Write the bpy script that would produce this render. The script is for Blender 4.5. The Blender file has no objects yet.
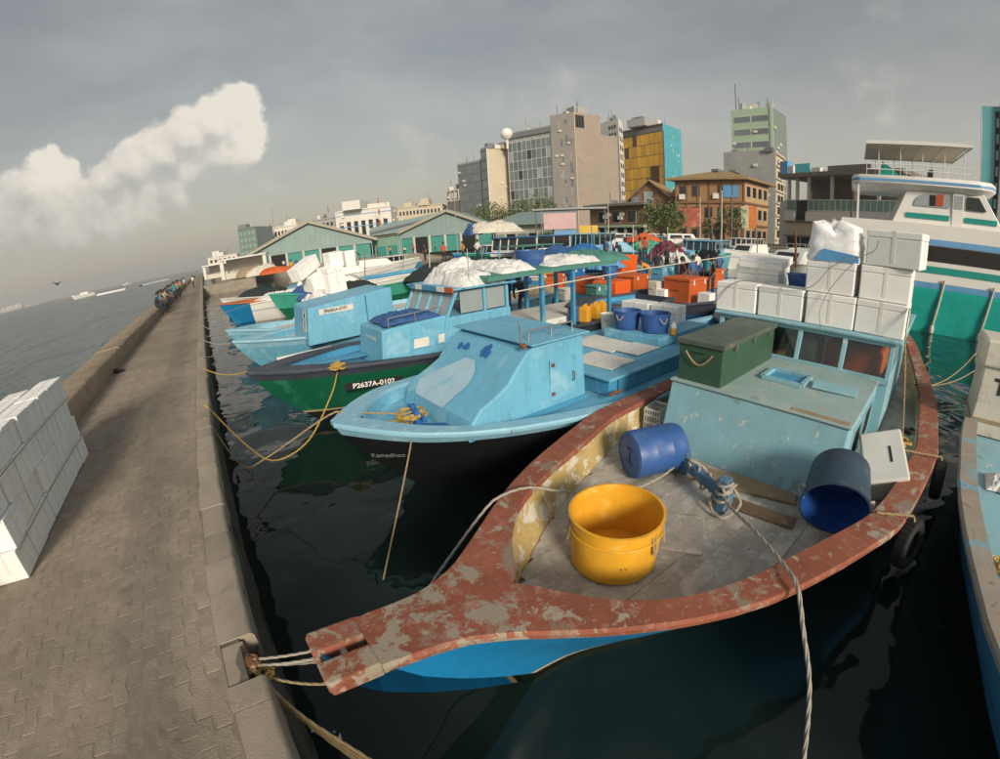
import bpy, bmesh, math, random
from mathutils import Vector, Matrix
random.seed(7)
R_ = math.radians
sc = bpy.context.scene
# ------------------------------------------------------------------ camera
# wide action-camera lens: theta = r/F*(1+K*(r/F)^2), r in pixels of the 1000x759 photograph
F_, K_, PITCH, ROLL = 441.5, -0.057, R_(18.8), R_(-3.44)
CAM = Vector((0, 0, 3.8))
_up = Vector((math.sin(ROLL)*math.cos(PITCH), math.cos(ROLL)*math.cos(PITCH), math.sin(PITCH))).normalized()
_fw = Vector((0, 0, -1)); _fh = (_fw - _up*_fw.dot(_up)).normalized(); _rt = _fh.cross(_up)
# world axes: X runs out across the basin, Y runs along the quay, Z is up, water is z = 0
_WX = _rt*.809 + _fh*.587; _WY = _rt*-.587 + _fh*.809
ROT = Matrix((_WX.normalized(), _WY.normalized(), _up))
cam = bpy.data.cameras.new('camera'); camo = bpy.data.objects.new('camera', cam)
sc.collection.objects.link(camo); sc.camera = camo
cam.type = 'PANO'; cam.panorama_type = 'FISHEYE_LENS_POLYNOMIAL'
cam.sensor_fit = 'HORIZONTAL'; cam.sensor_width = 36.0; cam.sensor_height = 36.0*777/1024
_pm = 1000/36.0/F_
cam.fisheye_fov = R_(200)
cam.fisheye_polynomial_k0 = 0; cam.fisheye_polynomial_k1 = -_pm; cam.fisheye_polynomial_k2 = 0
cam.fisheye_polynomial_k3 = -K_*_pm**3; cam.fisheye_polynomial_k4 = 0
cam.clip_start = .05; cam.clip_end = 60000
camo.matrix_world = Matrix.Translation(CAM) @ ROT.to_4x4()
def ray(px, py):
    dx, dy = px-500, 379.5-py; r = math.hypot(dx, dy)+1e-9; t = r/F_; t *= 1+K_*t*t
    return ROT @ Vector((math.sin(t)*dx/r, math.sin(t)*dy/r, -math.cos(t)))
def onz(px, py, z): d = ray(px, py); return CAM + d*((z-CAM.z)/d.z)
def onx(px, py, x): d = ray(px, py); return CAM + d*(x/d.x)
def ony(px, py, y): d = ray(px, py); return CAM + d*(y/d.y)
def far(px, py, D): d = ray(px, py); return CAM + d*(D/math.hypot(d.x, d.y))
# ------------------------------------------------------------------ sun, sky, exposure
SUNDIR = Vector((-.32, -.95, 0)).normalized(); EL = R_(24)
SUNV = Vector((SUNDIR.x*math.cos(EL), SUNDIR.y*math.cos(EL), math.sin(EL)))
sl = bpy.data.lights.new('sun', 'SUN'); slo = bpy.data.objects.new('sun', sl); sc.collection.objects.link(slo)
sl.energy = 2.5; sl.angle = R_(14.0); sl.color = (1.0, .89, .74)
slo.rotation_euler = (-SUNV).to_track_quat('-Z', 'Y').to_euler()
vs = sc.view_settings
vs.view_transform = 'Standard'; vs.look = 'None'; vs.gamma = 1; vs.exposure = 0.72; vs.use_curve_mapping = False
sc.cycles.max_bounces = 8; sc.cycles.transparent_max_bounces = 12
sc.cycles.use_denoising = True
wd = bpy.data.worlds.new('World'); sc.world = wd; wd.use_nodes = True
wt = wd.node_tree; wt.nodes.clear()
def WN(t, **k):
    n = wt.nodes.new(t)
    for a, v in k.items(): setattr(n, a, v)
    return n
def wl(a, b): wt.links.new(a, b)
def wmath(op, a, b=None, c=None, clamp=False):
    n = WN('ShaderNodeMath', operation=op, use_clamp=clamp)
    for i, v in enumerate((a, b, c)):
        if v is None: continue
        if isinstance(v, (int, float)): n.inputs[i].default_value = v
        else: wl(v, n.inputs[i])
    return n.outputs[0]
def wvec(op, a, b=None):
    n = WN('ShaderNodeVectorMath', operation=op)
    for i, v in enumerate((a, b)):
        if v is None: continue
        if isinstance(v, (tuple, Vector)): n.inputs[i].default_value = tuple(v)
        else: wl(v, n.inputs[i])
    return n.outputs['Value'] if op in ('DOT_PRODUCT', 'DISTANCE', 'LENGTH') else n.outputs[0]
def wramp(v, a, b, lo=0., hi=1., smooth=True):
    n = WN('ShaderNodeMapRange'); n.interpolation_type = 'SMOOTHSTEP' if smooth else 'LINEAR'
    wl(v, n.inputs[0]); n.inputs[1].default_value = a; n.inputs[2].default_value = b
    n.inputs[3].default_value = lo; n.inputs[4].default_value = hi
    return n.outputs[0]
def wmix(f, a, b):
    n = WN('ShaderNodeMix', data_type='RGBA')
    if isinstance(f, float): n.inputs[0].default_value = f
    else: wl(f, n.inputs[0])
    for i, v in ((6, a), (7, b)):
        if isinstance(v, tuple): n.inputs[i].default_value = (*v, 1)
        else: wl(v, n.inputs[i])
    return n.outputs[2]
def wnoise(vec, scale, detail=6, rough=.55, dist=0.):
    n = WN('ShaderNodeTexNoise'); wl(vec, n.inputs['Vector'])
    n.inputs['Scale'].default_value = scale; n.inputs['Detail'].default_value = detail
    n.inputs['Roughness'].default_value = rough; n.inputs['Distortion'].default_value = dist
    return n
tc = WN('ShaderNodeTexCoord'); D = wvec('NORMALIZE', tc.outputs['Generated'])
sky = WN('ShaderNodeTexSky', sky_type='NISHITA', sun_disc=False)
sky.sun_elevation = EL; sky.sun_rotation = math.atan2(SUNDIR.x, SUNDIR.y)
sky.air_density = 1.5; sky.dust_density = 3.0
# thin overcast veil with soft streaks: planar projection of the direction
sep = WN('ShaderNodeSeparateXYZ'); wl(D, sep.inputs[0])
zz = wmath('ADD', wmath('ABSOLUTE', sep.outputs[2]), .18)
cmb = WN('ShaderNodeCombineXYZ')
wl(wmath('DIVIDE', sep.outputs[0], zz), cmb.inputs[0]); wl(wmath('DIVIDE', sep.outputs[1], zz), cmb.inputs[1])
n1 = wnoise(cmb.outputs[0], .55, 5, .5, .3).outputs['Fac']
n2 = wnoise(cmb.outputs[0], 2.6, 6, .58, .4).outputs['Fac']
veil = wmath('ADD', wmath('MULTIPLY', n1, .75), wmath('MULTIPLY', n2, .25))
grey = wmix(wramp(veil, .36, .66), (1.3, 1.31, 1.31), (2.7, 2.56, 2.36))
elev = wramp(sep.outputs[2], 0., .5)
grey = wmix(elev, (2.85, 2.65, 2.35), grey)
base = wmix(.78, sky.outputs[0], grey)
# scattered small pale puffs
puff = wnoise(D, 5.5, 7, .6, .2).outputs['Fac']
low = wmath('MULTIPLY', wramp(sep.outputs[2], .02, .1), wramp(sep.outputs[2], .55, .25))
base = wmix(wmath('MULTIPLY', wmath('MULTIPLY', wramp(puff, .56, .72), low), .35), base, (4.3, 4.0, 3.5))
# the cumulus: blobs in the tangent plane of its own direction, eroded by noise
CC = ray(150, 180).normalized(); CR = CC.cross(Vector((0, 0, 1))).normalized(); CU = CR.cross(CC)
dc = wvec('DOT_PRODUCT', D, CC)
front = wramp(dc, .3, .5)
pa = wmath('DIVIDE', wvec('DOT_PRODUCT', D, CR), wmath('MAXIMUM', dc, .2)); pb = wmath('DIVIDE', wvec('DOT_PRODUCT', D, CU), wmath('MAXIMUM', dc, .2))
cp = WN('ShaderNodeCombineXYZ'); wl(pa, cp.inputs[0]); wl(pb, cp.inputs[1])
blobs = [(238, 110, 30), (214, 122, 34), (246, 138, 26), (190, 136, 34), (222, 152, 34), (160, 152, 32), (136, 162, 27), (190, 166, 32), (108, 178, 22), (64, 178, 24), (46, 168, 22), (88, 216, 40), (124, 206, 38), (40, 208, 46), (150, 200, 38), (176, 196, 26), (70, 232, 50), (16, 228, 54), (-30, 240, 70), (34, 188, 28), (116, 226, 44)]
def field(P):
    f = None
    for bx, by, br in blobs:
        d = ray(bx, by); k = d.dot(CC); c = (d.dot(CR)/k, d.dot(CU)/k, 0)
        e = ray(bx+br, by); ke = e.dot(CC); rr = (Vector((e.dot(CR)/ke, e.dot(CU)/ke, 0))-Vector(c)).length
        v = wmath('SUBTRACT', 1.0, wmath('MULTIPLY', wvec('DISTANCE', P, c), 1/rr))
        if f is None: f = v
        else:
            n = WN('ShaderNodeMath', operation='SMOOTH_MAX'); wl(f, n.inputs[0]); wl(v, n.inputs[1]); n.inputs[2].default_value = .45; f = n.outputs[0]
    return f
def warp(P):
    wq = WN('ShaderNodeVectorMath', operation='MULTIPLY_ADD'); wl(wnoise(P, 14, 8, .62).outputs['Color'], wq.inputs[0]); wq.inputs[1].default_value = (.065, .065, 0); wl(wvec('SUBTRACT', P, (.0325, .0325, 0)), wq.inputs[2]); return wq.outputs[0]
def fine(P): return wmath('MULTIPLY', wmath('SUBTRACT', wnoise(P, 24, 10, .6).outputs['Fac'], .5), .5)
P0 = cp.outputs[0]; Q0 = warp(P0); f0 = field(Q0); g0 = fine(P0)
f1 = field(wvec('ADD', Q0, (.05, .065, 0))); g1 = fine(wvec('ADD', P0, (.012, .016, 0)))
c0 = wmath('ADD', f0, g0)
lit = wmath('SUBTRACT', f0, f1)
soft = wmath('ADD', .2, wmath('MULTIPLY', wramp(lit, .5, -.5), 1.0))
alpha = wmath('MULTIPLY', wmath('POWER', wmath('DIVIDE', wmath('ADD', c0, -.03), soft, clamp=True), 1.2), front)
alpha = wmath('MULTIPLY', alpha, wramp(pb, -.30, -.12, .0, 1.))
tone = wmath('ADD', wmath('ADD', .44, wmath('MULTIPLY', lit, .42)), wmath('MULTIPLY', wmath('SUBTRACT', g0, g1), 1.1))
tone = wmath('ADD', tone, wmath('MULTIPLY', wmath('ADD', wmath('MULTIPLY', pa, .6), wmath('MULTIPLY', pb, 1.2)), .9), clamp=True)
ccol = wmix(wramp(tone, .05, .85, smooth=False), (2.75, 2.62, 2.42), (5.3, 4.95, 4.4))
# soft grey base under it
final = wmix(wmath('MULTIPLY', alpha, .93), base, ccol)
bg = WN('ShaderNodeBackground'); wl(final, bg.inputs[0]); bg.inputs[1].default_value = .1
out = WN('ShaderNodeOutputWorld'); wl(bg.outputs[0], out.inputs[0])
# ------------------------------------------------------------------ helpers
COL = sc.collection
class MB:
    """collects vertices and faces; build() links them as one mesh object"""
    def __init__(s): s.v = []; s.f = []; s.m = []
    def quad(s, a, b, c, d, m=0):
        i = len(s.v); s.v += [tuple(a), tuple(b), tuple(c), tuple(d)]; s.f.append((i, i+1, i+2, i+3)); s.m.append(m); return s
    def box(s, c, d, rot=None, m=0, taper=(1, 1)):
        i = len(s.v); c = Vector(c)
        for z in (-1, 1):
            tx, ty = taper if z > 0 else (1, 1)
            for x, y in ((-1, -1), (1, -1), (1, 1), (-1, 1)):
                p = Vector((x*d[0]/2*tx, y*d[1]/2*ty, z*d[2]/2))
                if rot: p = rot @ p
                s.v.append(tuple(c+p))
        for f in ((3, 2, 1, 0), (4, 5, 6, 7), (0, 1, 5, 4), (1, 2, 6, 5), (2, 3, 7, 6), (3, 0, 4, 7)):
            s.f.append(tuple(i+k for k in f)); s.m.append(m)
        return s
    def bx(s, x0, x1, y0, y1, z0, z1, m=0): return s.box(((x0+x1)/2, (y0+y1)/2, (z0+z1)/2), (x1-x0, y1-y0, z1-z0), m=m)
    def bar(s, a, b, w, h=None, m=0, upv=(0, 0, 1)):
        a, b = Vector(a), Vector(b); d = b-a; L = d.length
        if L < 1e-6: return s
        z = d.normalized(); u = Vector(upv)
        if abs(z.dot(u)) > .98: u = Vector((1, 0, 0))
        x = u.cross(z).normalized(); y = z.cross(x); rot = Matrix((x, y, z)).transposed()
        return s.box((a+b)/2, (w, h or w, L), rot, m)
    def loft(s, rings, closed=True, caps=(False, False), m=0, mf=None):
        i0 = len(s.v); n = len(rings[0])
        for r in rings: s.v += [tuple(p) for p in r]
        for j in range(len(rings)-1):
            for k in range(n if closed else n-1):
                a = i0+j*n+k; b = i0+j*n+(k+1) % n
                s.f.append((a, b, b+n, a+n)); s.m.append(mf(j, k) if mf else m)
        if caps[0]: s.f.append(tuple(i0+k for k in range(n))[::-1]); s.m.append(m)
        if caps[1]: s.f.append(tuple(i0+(len(rings)-1)*n+k for k in range(n))); s.m.append(m)
        return s
    def tube(s, pts, r, n=6, caps=True, m=0, rf=None):
        pts = [Vector(p) for p in pts]; rings = []; nrm = None
        for i, p in enumerate(pts):
            t = (pts[min(i+1, len(pts)-1)]-pts[max(i-1, 0)]).normalized()
            if nrm is None:
                nrm = t.cross(Vector((0, 0, 1)))
                if nrm.length < .05: nrm = t.cross(Vector((1, 0, 0)))
            nrm = (nrm-t*nrm.dot(t)).normalized(); bn = t.cross(nrm)
            rr = rf(i/(len(pts)-1)) if rf else (r[i] if isinstance(r, (list, tuple)) else r)
            rings.append([p+(nrm*math.cos(a)+bn*math.sin(a))*rr for a in [k*2*math.pi/n for k in range(n)]])
        return s.loft(rings, True, (caps, caps), m)
    def lathe(s, prof, n=24, c=(0, 0, 0), m=0, cap=(True, True), rot=None, sx=1, sy=1):
        c = Vector(c); rings = []
        for r, z in prof:
            ring = []
            for k in range(n):
                p = Vector((r*math.cos(k*2*math.pi/n)*sx, r*math.sin(k*2*math.pi/n)*sy, z))
                ring.append(c+(rot @ p if rot else p))
            rings.append(ring)
        return s.loft(rings, True, cap, m)
    def prism(s, poly, vec, m=0):
        vec = Vector(vec); a = [Vector(p) for p in poly]
        return s.loft([a, [p+vec for p in a]], True, (True, True), m)
    def mesh(s, name, mats, smooth=False):
        me = bpy.data.meshes.new(name); me.from_pydata(s.v, [], s.f); me.update()
        for mt in (mats if isinstance(mats, (list, tuple)) else [mats]): me.materials.append(M[mt] if isinstance(mt, str) else mt)
        if len(me.materials) > 1: me.polygons.foreach_set('material_index', s.m)
        b = bmesh.new(); b.from_mesh(me); bmesh.ops.recalc_face_normals(b, faces=b.faces); b.to_mesh(me); b.free()
        if smooth:
            me.polygons.foreach_set('use_smooth', [True]*len(me.polygons))
            try: me.set_sharp_from_angle(angle=R_(smooth if smooth is not True else 40))
            except Exception: pass
        return me
    def build(s, name, mats, parent=None, smooth=False, bevel=0, loc=None):
        return put(name, s.mesh(name, mats, smooth), parent, bevel, loc)
def put(name, me, parent=None, bevel=0, loc=None, rot=None, scale=None):
    o = bpy.data.objects.new(name, me); COL.objects.link(o); o.parent = parent
    if loc is not None: o.location = loc
    if rot is not None: o.rotation_euler = rot
    if scale is not None: o.scale = scale
    if bevel:
        b = o.modifiers.new('bevel', 'BEVEL'); b.width = bevel; b.segments = 2; b.limit_method = 'ANGLE'; b.angle_limit = R_(40)
    return o
def tag(o, label=None, cat=None, group=None, kind=None):
    for k, v in (('label', label), ('category', cat), ('group', group), ('kind', kind)):
        if v: o[k] = v
    return o
def thing(name, label, cat, loc=(0, 0, 0), rz=0, group=None, scale=None, rot=None):
    o = bpy.data.objects.new(name, None); COL.objects.link(o); o.empty_display_size = .2
    o.location = loc; o.rotation_euler = rot or (0, 0, rz)
    if scale: o.scale = scale
    return tag(o, label, cat, group)
KIDS = {}
def copy_tree(o, loc=None, rz=None, label=None, parent=None, scale=None, rot=None, deep=0):
    c = o.copy(); COL.objects.link(c); c.parent = parent
    if parent is None:
        if loc is not None: c.location = loc
        if rz is not None: c.rotation_euler = (0, 0, rz)
        if rot is not None: c.rotation_euler = rot
        if scale is not None: c.scale = scale
        if label: c['label'] = label
    for ch in KIDS.get(o.name) or [x for x in o.children]:
        copy_tree(ch, parent=c)
    return c
def text_mesh(txt, size, mat, name='lettering', extrude=.002, bold=0.0):
    cu = bpy.data.curves.new(name, 'FONT'); cu.body = txt; cu.size = size; cu.extrude = extrude; cu.offset = bold
    cu.align_x = 'CENTER'; cu.align_y = 'CENTER'
    o = bpy.data.objects.new(name, cu); COL.objects.link(o)
    me = bpy.data.meshes.new_from_object(o.evaluated_get(bpy.context.evaluated_depsgraph_get()))
    bpy.data.objects.remove(o); me.materials.clear(); me.materials.append(M[mat]); me.name = name
    return me
def place_text(txt, size, mat, o, xdir, ydir, parent=None, name='lettering', bold=0.0):
    """flat lettering at point o (local to parent), reading along xdir with its top along ydir"""
    x = Vector(xdir).normalized(); y = Vector(ydir); y = (y-x*y.dot(x)).normalized(); z = x.cross(y)
    m = Matrix((x, y, z)).transposed().to_4x4(); m.translation = Vector(o)
    ob = put(name, text_mesh(txt, size, mat, name, bold=bold), parent); ob.matrix_local = m
    return ob
def sag(a, b, s, n=16):
    a, b = Vector(a), Vector(b)
    return [a.lerp(b, i/n)-Vector((0, 0, s*4*(i/n)*(1-i/n))) for i in range(n+1)]
def curve(pts, n=8):
    """Catmull-Rom through points"""
    P = [Vector(p) for p in pts]; P = [P[0]*2-P[1]]+P+[P[-1]*2-P[-2]]; out = []
    for i in range(1, len(P)-2):
        for k in range(n):
            t = k/n; a, b, c, d = P[i-1], P[i], P[i+1], P[i+2]
            out.append(.5*((2*b)+(c-a)*t+(2*a-5*b+4*c-d)*t*t+(3*b-a-3*c+d)*t**3))
    return out+[P[-2]]
def strands(mb, pts, r, turns_per_m=9, n=5):
    """a laid three-strand rope along pts"""
    P = [Vector(p) for p in pts]; Q = [P[0]]; step = max(r*.9, .008)
    for a, b in zip(P, P[1:]):
        k = max(1, int((b-a).length/step)); Q += [a.lerp(b, (i+1)/k) for i in range(k)]
    if len(Q) > 700: Q = Q[::len(Q)//700+1]+[Q[-1]]
    for s in range(3):
        out = []; L = 0; nrm = None
        for i, p in enumerate(Q):
            t = (Q[min(i+1, len(Q)-1)]-Q[max(i-1, 0)]).normalized()
            if i: L += (p-Q[i-1]).length
            if nrm is None: nrm = t.cross(Vector((.3, .2, 1)))
            nrm = (nrm-t*nrm.dot(t)).normalized(); bn = t.cross(nrm); a = L*turns_per_m*2*math.pi*.02/r*.25+s*2.0944
            out.append(p+(nrm*math.cos(a)+bn*math.sin(a))*r*.52)
        mb.tube(out, r*.56, n)
    return mb
def rope(pts, r, mat, label, cat='rope', group=None, laid=True, name='mooring_rope'):
    mb = MB()
    if laid: strands(mb, pts, r)
    else: mb.tube(pts, r, 6)
    return tag(mb.build(name, mat, smooth=80), label, cat, group)
# ------------------------------------------------------------------ materials
M = {}
def mat(name, col, rough=.6, var=.12, scale=3., bump=.0, bscale=40., wear=(), metal=0., spec=.4, streak=0., rnd=0., coat=0., trans=0., alpha=1., emit=None, sub=0.):
    m = bpy.data.materials.new(name); m.use_nodes = True; M[name] = m; t = m.node_tree; N = t.nodes; b = N['Principled BSDF']
    def n(tp, **k):
        x = N.new(tp)
        for a, v in k.items(): setattr(x, a, v)
        return x
    L = t.links.new
    b.inputs['Roughness'].default_value = rough; b.inputs['Metallic'].default_value = metal
    b.inputs['Specular IOR Level'].default_value = spec; b.inputs['Coat Weight'].default_value = coat
    b.inputs['Transmission Weight'].default_value = trans; b.inputs['Alpha'].default_value = alpha
    tcn = n('ShaderNodeTexCoord'); oi = n('ShaderNodeObjectInfo')
    off = n('ShaderNodeVectorMath', operation='SCALE'); off.inputs[0].default_value = (37, 17, 29); L(oi.outputs['Random'], off.inputs['Scale'])
    ad = n('ShaderNodeVectorMath', operation='ADD'); L(tcn.outputs['Object'], ad.inputs[0]); L(off.outputs[0], ad.inputs[1]); V = ad.outputs[0]
    def noise(s, det=5, ro=.6, vec=None, di=0.):
        x = n('ShaderNodeTexNoise'); x.inputs['Scale'].default_value = s; x.inputs['Detail'].default_value = det; x.inputs['Roughness'].default_value = ro; x.inputs['Distortion'].default_value = di
        L(vec or V, x.inputs['Vector']); return x.outputs['Fac']
    def rng(v, a, c, lo, hi):
        x = n('ShaderNodeMapRange'); L(v, x.inputs[0])
        for i, q in enumerate((a, c, lo, hi)): x.inputs[i+1].default_value = q
        return x.outputs[0]
    def mul(c, f):
        x = n('ShaderNodeVectorMath', operation='SCALE')
        if isinstance(c, tuple): x.inputs[0].default_value = c
        else: L(c, x.inputs[0])
        L(f, x.inputs['Scale']); return x.outputs[0]
    def mix(f, a, c):
        x = n('ShaderNodeMix', data_type='RGBA'); L(f, x.inputs[0])
        for i, q in ((6, a), (7, c)):
            if isinstance(q, tuple): x.inputs[i].default_value = (*q, 1)
            else: L(q, x.inputs[i])
        return x.outputs[2]
    f = rng(noise(scale, 6, .65), .25, .75, 1-var, 1+var); c = mul(tuple(col), f)
    if rnd: c = mul(c, rng(oi.outputs['Random'], 0, 1, 1-rnd, 1+rnd))
    if streak:
        mp = n('ShaderNodeMapping'); L(V, mp.inputs[0]); mp.inputs['Scale'].default_value = (1, 1, .12)
        c = mix(rng(noise(scale*4, 4, .6, mp.outputs[0]), .5, .8, 0, streak), c, tuple(x*.45+.03 for x in col))
    masks = []
    for wc, ws, th, soft in wear:
        mk = rng(noise(ws, 8, .68, di=.4), th, th+soft, 0, 1); masks.append(mk); c = mix(mk, c, tuple(wc))
    L(c, b.inputs['Base Color'])
    rr = rng(noise(scale*2.3, 4), .3, .7, max(.02, rough-.1), min(1, rough+.1)); L(rr, b.inputs['Roughness'])
    if emit: b.inputs['Emission Color'].default_value = (*emit[:3], 1); b.inputs['Emission Strength'].default_value = emit[3]
    if bump:
        h = noise(bscale, 6, .6)
        if masks:
            x = n('ShaderNodeMath', operation='MULTIPLY_ADD'); L(masks[-1], x.inputs[0]); x.inputs[1].default_value = -.6; L(h, x.inputs[2]); h = x.outputs[0]
        bn = n('ShaderNodeBump'); bn.inputs['Strength'].default_value = bump; bn.inputs['Distance'].default_value = .01; L(h, bn.inputs['Height']); L(bn.outputs[0], b.inputs['Normal'])
    return m
WOODGREY = (.30, .27, .22)
mat('concrete', (.27, .235, .19), .9, .25, 1.2, .5, 60, wear=[((.17, .145, .115), 2.2, .55, .2), ((.36, .33, .28), 9, .62, .1)])
mat('kerb_concrete', (.30, .255, .20), .9, .2, 1.6, .5, 70, wear=[((.2, .17, .13), 3.0, .56, .16), ((.42, .38, .32), 14, .64, .1)], rnd=.08)
mat('paver', (.258, .217, .167), .9, .25, 4, .8, 70, wear=[((.295, .248, .188), 2.4, .48, .2), ((.195, .163, .127), 5, .6, .14), ((.33, .285, .225), 30, .62, .08), ((.13, .112, .095), 1.1, .66, .08)], rnd=.05)
mat('joint_sand', (.24, .20, .15), .95, .25, 3, .6, 120, wear=[((.17, .14, .1), 6, .55, .2)])
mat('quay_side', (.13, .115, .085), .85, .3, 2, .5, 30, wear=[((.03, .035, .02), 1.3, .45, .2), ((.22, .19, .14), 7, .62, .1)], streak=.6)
mat('foam', (.82, .82, .80), .75, .05, 3, .3, 220, wear=[((.66, .635, .58), 3.5, .62, .14), ((.5, .45, .37), 11, .70, .06)], rnd=.05)
mat('foam_lid', (.83, .83, .81), .75, .05, 4, .25, 220, wear=[((.6, .57, .5), 5, .66, .12)], rnd=.05)
mat('tape', (.74, .71, .64), .35, .1, 6)
mat('wrap', (.86, .87, .88), .18, .05, 5, .6, 14, spec=.6)
mat('tarp_blue', (.10, .30, .55), .5, .15, 4, .4, 20)
mat('red_paint', (.25, .078, .044), .8, .28, 2.0, .45, 60, wear=[((.31, .15, .10), 7, .54, .08), ((.17, .09, .065), 2.3, .58, .1), ((.235, .18, .135), 1.7, .56, .06), ((.34, .29, .225), 4.6, .57, .04), ((.31, .265, .205), 24, .6, .05)])
mat('yellow_peel', (.47, .345, .14), .7, .2, 3, .4, 60, wear=[((.62, .58, .48), 5, .52, .05), ((.27, .22, .15), 9, .63, .06)])
mat('deck_wood', (.37, .345, .30), .9, .25, 2.0, .6, 60, wear=[((.52, .50, .45), 2.6, .5, .12), ((.25, .21, .165), 1.8, .56, .12), ((.56, .54, .49), 11, .58, .08), ((.2, .165, .125), 15, .64, .06)], rnd=.03)
mat('plank_tan', (.31, .235, .14), .85, .2, 3, .4, 60, wear=[((.2, .15, .1), 5, .58, .12)], rnd=.15)
mat('plank_dark', (.14, .095, .06), .85, .2, 3, .4, 60, wear=[((.28, .23, .17), 8, .6, .12)])
mat('hull_blue', (.012, .20, .44), .35, .12, 2, .1, 40, wear=[((.2, .3, .36), 16, .70, .03)], spec=.5)
mat('hull_black', (.012, .014, .016), .4, .2, 2, .1, 40)
mat('tan_line', (.42, .32, .18), .7, .2, 9)
mat('cabin_pale', (.235, .445, .52), .6, .1, 1.6, .2, 60, wear=[((.205, .37, .415), 1.2, .48, .2), ((.56, .55, .47), 5.5, .615, .03), ((.17, .29, .29), 2.2, .6, .05), ((.36, .27, .18), 10, .69, .03)], streak=.2)
mat('cabin_top', (.27, .38, .375), .7, .14, 2, .3, 60, wear=[((.38, .40, .35), 3, .52, .14), ((.23, .26, .24), 6, .6, .1)])
mat('blue_light', (.14, .40, .565), .5, .1, 1.8, .2, 30, wear=[((.25, .49, .62), 1.4, .56, .1), ((.10, .32, .47), 2.6, .6, .08), ((.33, .50, .57), 12, .67, .04), ((.20, .16, .12), 17, .70, .04)], streak=.4)
mat('blue_pale', (.24, .47, .60), .5, .1, 2, .2, 40, wear=[((.33, .54, .63), 3, .56, .08), ((.16, .35, .46), 4.5, .62, .07), ((.26, .21, .16), 13, .69, .04)], streak=.35)
mat('blue_mid', (.06, .265, .44), .5, .12, 2, .2, 40, wear=[((.14, .36, .5), 3, .56, .1), ((.2, .2, .18), 13, .69, .04)], streak=.35)
mat('blue_deep', (.02, .12, .34), .5, .15, 2, .1, 50, wear=[((.1, .22, .4), 4, .6, .1)])
mat('blue_navy', (.045, .055, .075), .55, .2, 2, .1, 50, wear=[((.08, .1, .14), 4, .6, .1)])
mat('teal_hull', (.02, .40, .345), .3, .1, 1, .05, 30, wear=[((.02, .22, .21), 1.2, .55, .2)], spec=.5)
mat('green_hull', (.008, .115, .06), .35, .12, 1.4, .05, 40, wear=[((.03, .2, .11), 2, .55, .1)], spec=.5)
mat('green_light', (.05, .33, .24), .5, .12, 2, .1, 50)
mat('green_chest', (.035, .085, .052), .5, .12, 3, .15, 60, wear=[((.065, .1, .07), 3, .55, .15)])
mat('chest_lid', (.075, .10, .08), .55, .15, 3, .15, 60, wear=[((.13, .14, .115), 2.5, .55, .15)])
mat('canopy_green', (.07, .215, .18), .6, .12, 2, .15, 50)
mat('white_paint', (.72, .71, .67), .45, .07, 1.5, .05, 40, wear=[((.55, .52, .46), 4, .64, .1)], streak=.12)
mat('yacht_white', (.70, .69, .655), .3, .05, .8, .02, 20, spec=.5, wear=[((.6, .58, .53), 1.1, .6, .2)])
mat('yacht_blue', (.13, .32, .56), .4, .1)
mat('stripe_teal', (.01, .25, .21), .4, .1)
mat('stripe_black', (.02, .018, .017), .3, .1)
mat('dirty_white', (.55, .52, .45), .6, .15, 2, .2, 50, wear=[((.34, .29, .22), 3, .58, .1)])
mat('yellow_tub', (.70, .36, .025), .5, .12, 2.5, .15, 60, wear=[((.58, .28, .02), 1.5, .5, .2), ((.74, .46, .10), 5, .56, .12), ((.36, .22, .07), 3.2, .62, .10), ((.3, .19, .06), 16, .66, .04)], streak=.25, spec=.4, sub=.1)
mat('blue_tub', (.014, .06, .25), .4, .15, 3, .1, 50, wear=[((.06, .1, .24), 4, .57, .12)], spec=.5)
mat('barrel_blue', (.03, .095, .29), .45, .15, 3, .1, 50, wear=[((.09, .15, .3), 3, .54, .14), ((.2, .25, .33), 14, .66, .05)], streak=.3, spec=.5)
mat('barrel_dark', (.03, .055, .085), .5, .2, 2, .1, 50, wear=[((.09, .12, .15), 5, .58, .12)])
mat('orange_bin', (.72, .115, .014), .5, .1, 2, .08, 50, wear=[((.5, .06, .01), 3, .6, .1)])
mat('orange_brown', (.5, .1, .02), .55, .1, 2, .08, 50, wear=[((.36, .07, .02), 3, .6, .1)])
mat('orange_rim', (.42, .12, .03), .6, .15, 2)
mat('yellow_can', (.68, .33, .03), .5, .1, 3)
mat('white_plastic', (.70, .69, .65), .45, .06, 3, .05, 40, wear=[((.5, .46, .38), 6, .66, .1)])
mat('rope_grey', (.36, .33, .28), .9, .2, 30, .5, 200)
mat('rope_tan', (.34, .255, .14), .9, .25, 30, .5, 200)
mat('rope_yellow', (.46, .31, .08), .85, .25, 20, .4, 200)
mat('rope_green', (.15, .2, .14), .85, .25, 20, .4, 200)
mat('rubber', (.016, .016, .016), .75, .2, 4, .3, 60, wear=[((.07, .065, .055), 5, .6, .15)])
mat('steel', (.35, .35, .34), .4, .15, 5, metal=.8)
mat('rust', (.16, .07, .03), .85, .3, 8, .4, 80)
mat('glass', (.02, .025, .028), .08, .1, 1, spec=.6)
mat('glass_pale', (.28, .33, .34), .12, .12, 1.2, spec=.6)
mat('glass_gold', (.74, .41, .03), .3, .4, .3, metal=.35, spec=.5)
mat('glass_golddark', (.10, .055, .012), .15, .3, .35, metal=.6, spec=.7)
mat('glass_teal', (.07, .42, .50), .15, .15, .3, metal=.3, spec=.6)
mat('glass_green', (.12, .24, .20), .15, .2, .5, spec=.6)
mat('glass_grey', (.19, .225, .23), .1, .35, .3, metal=.4, spec=.6)
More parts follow.
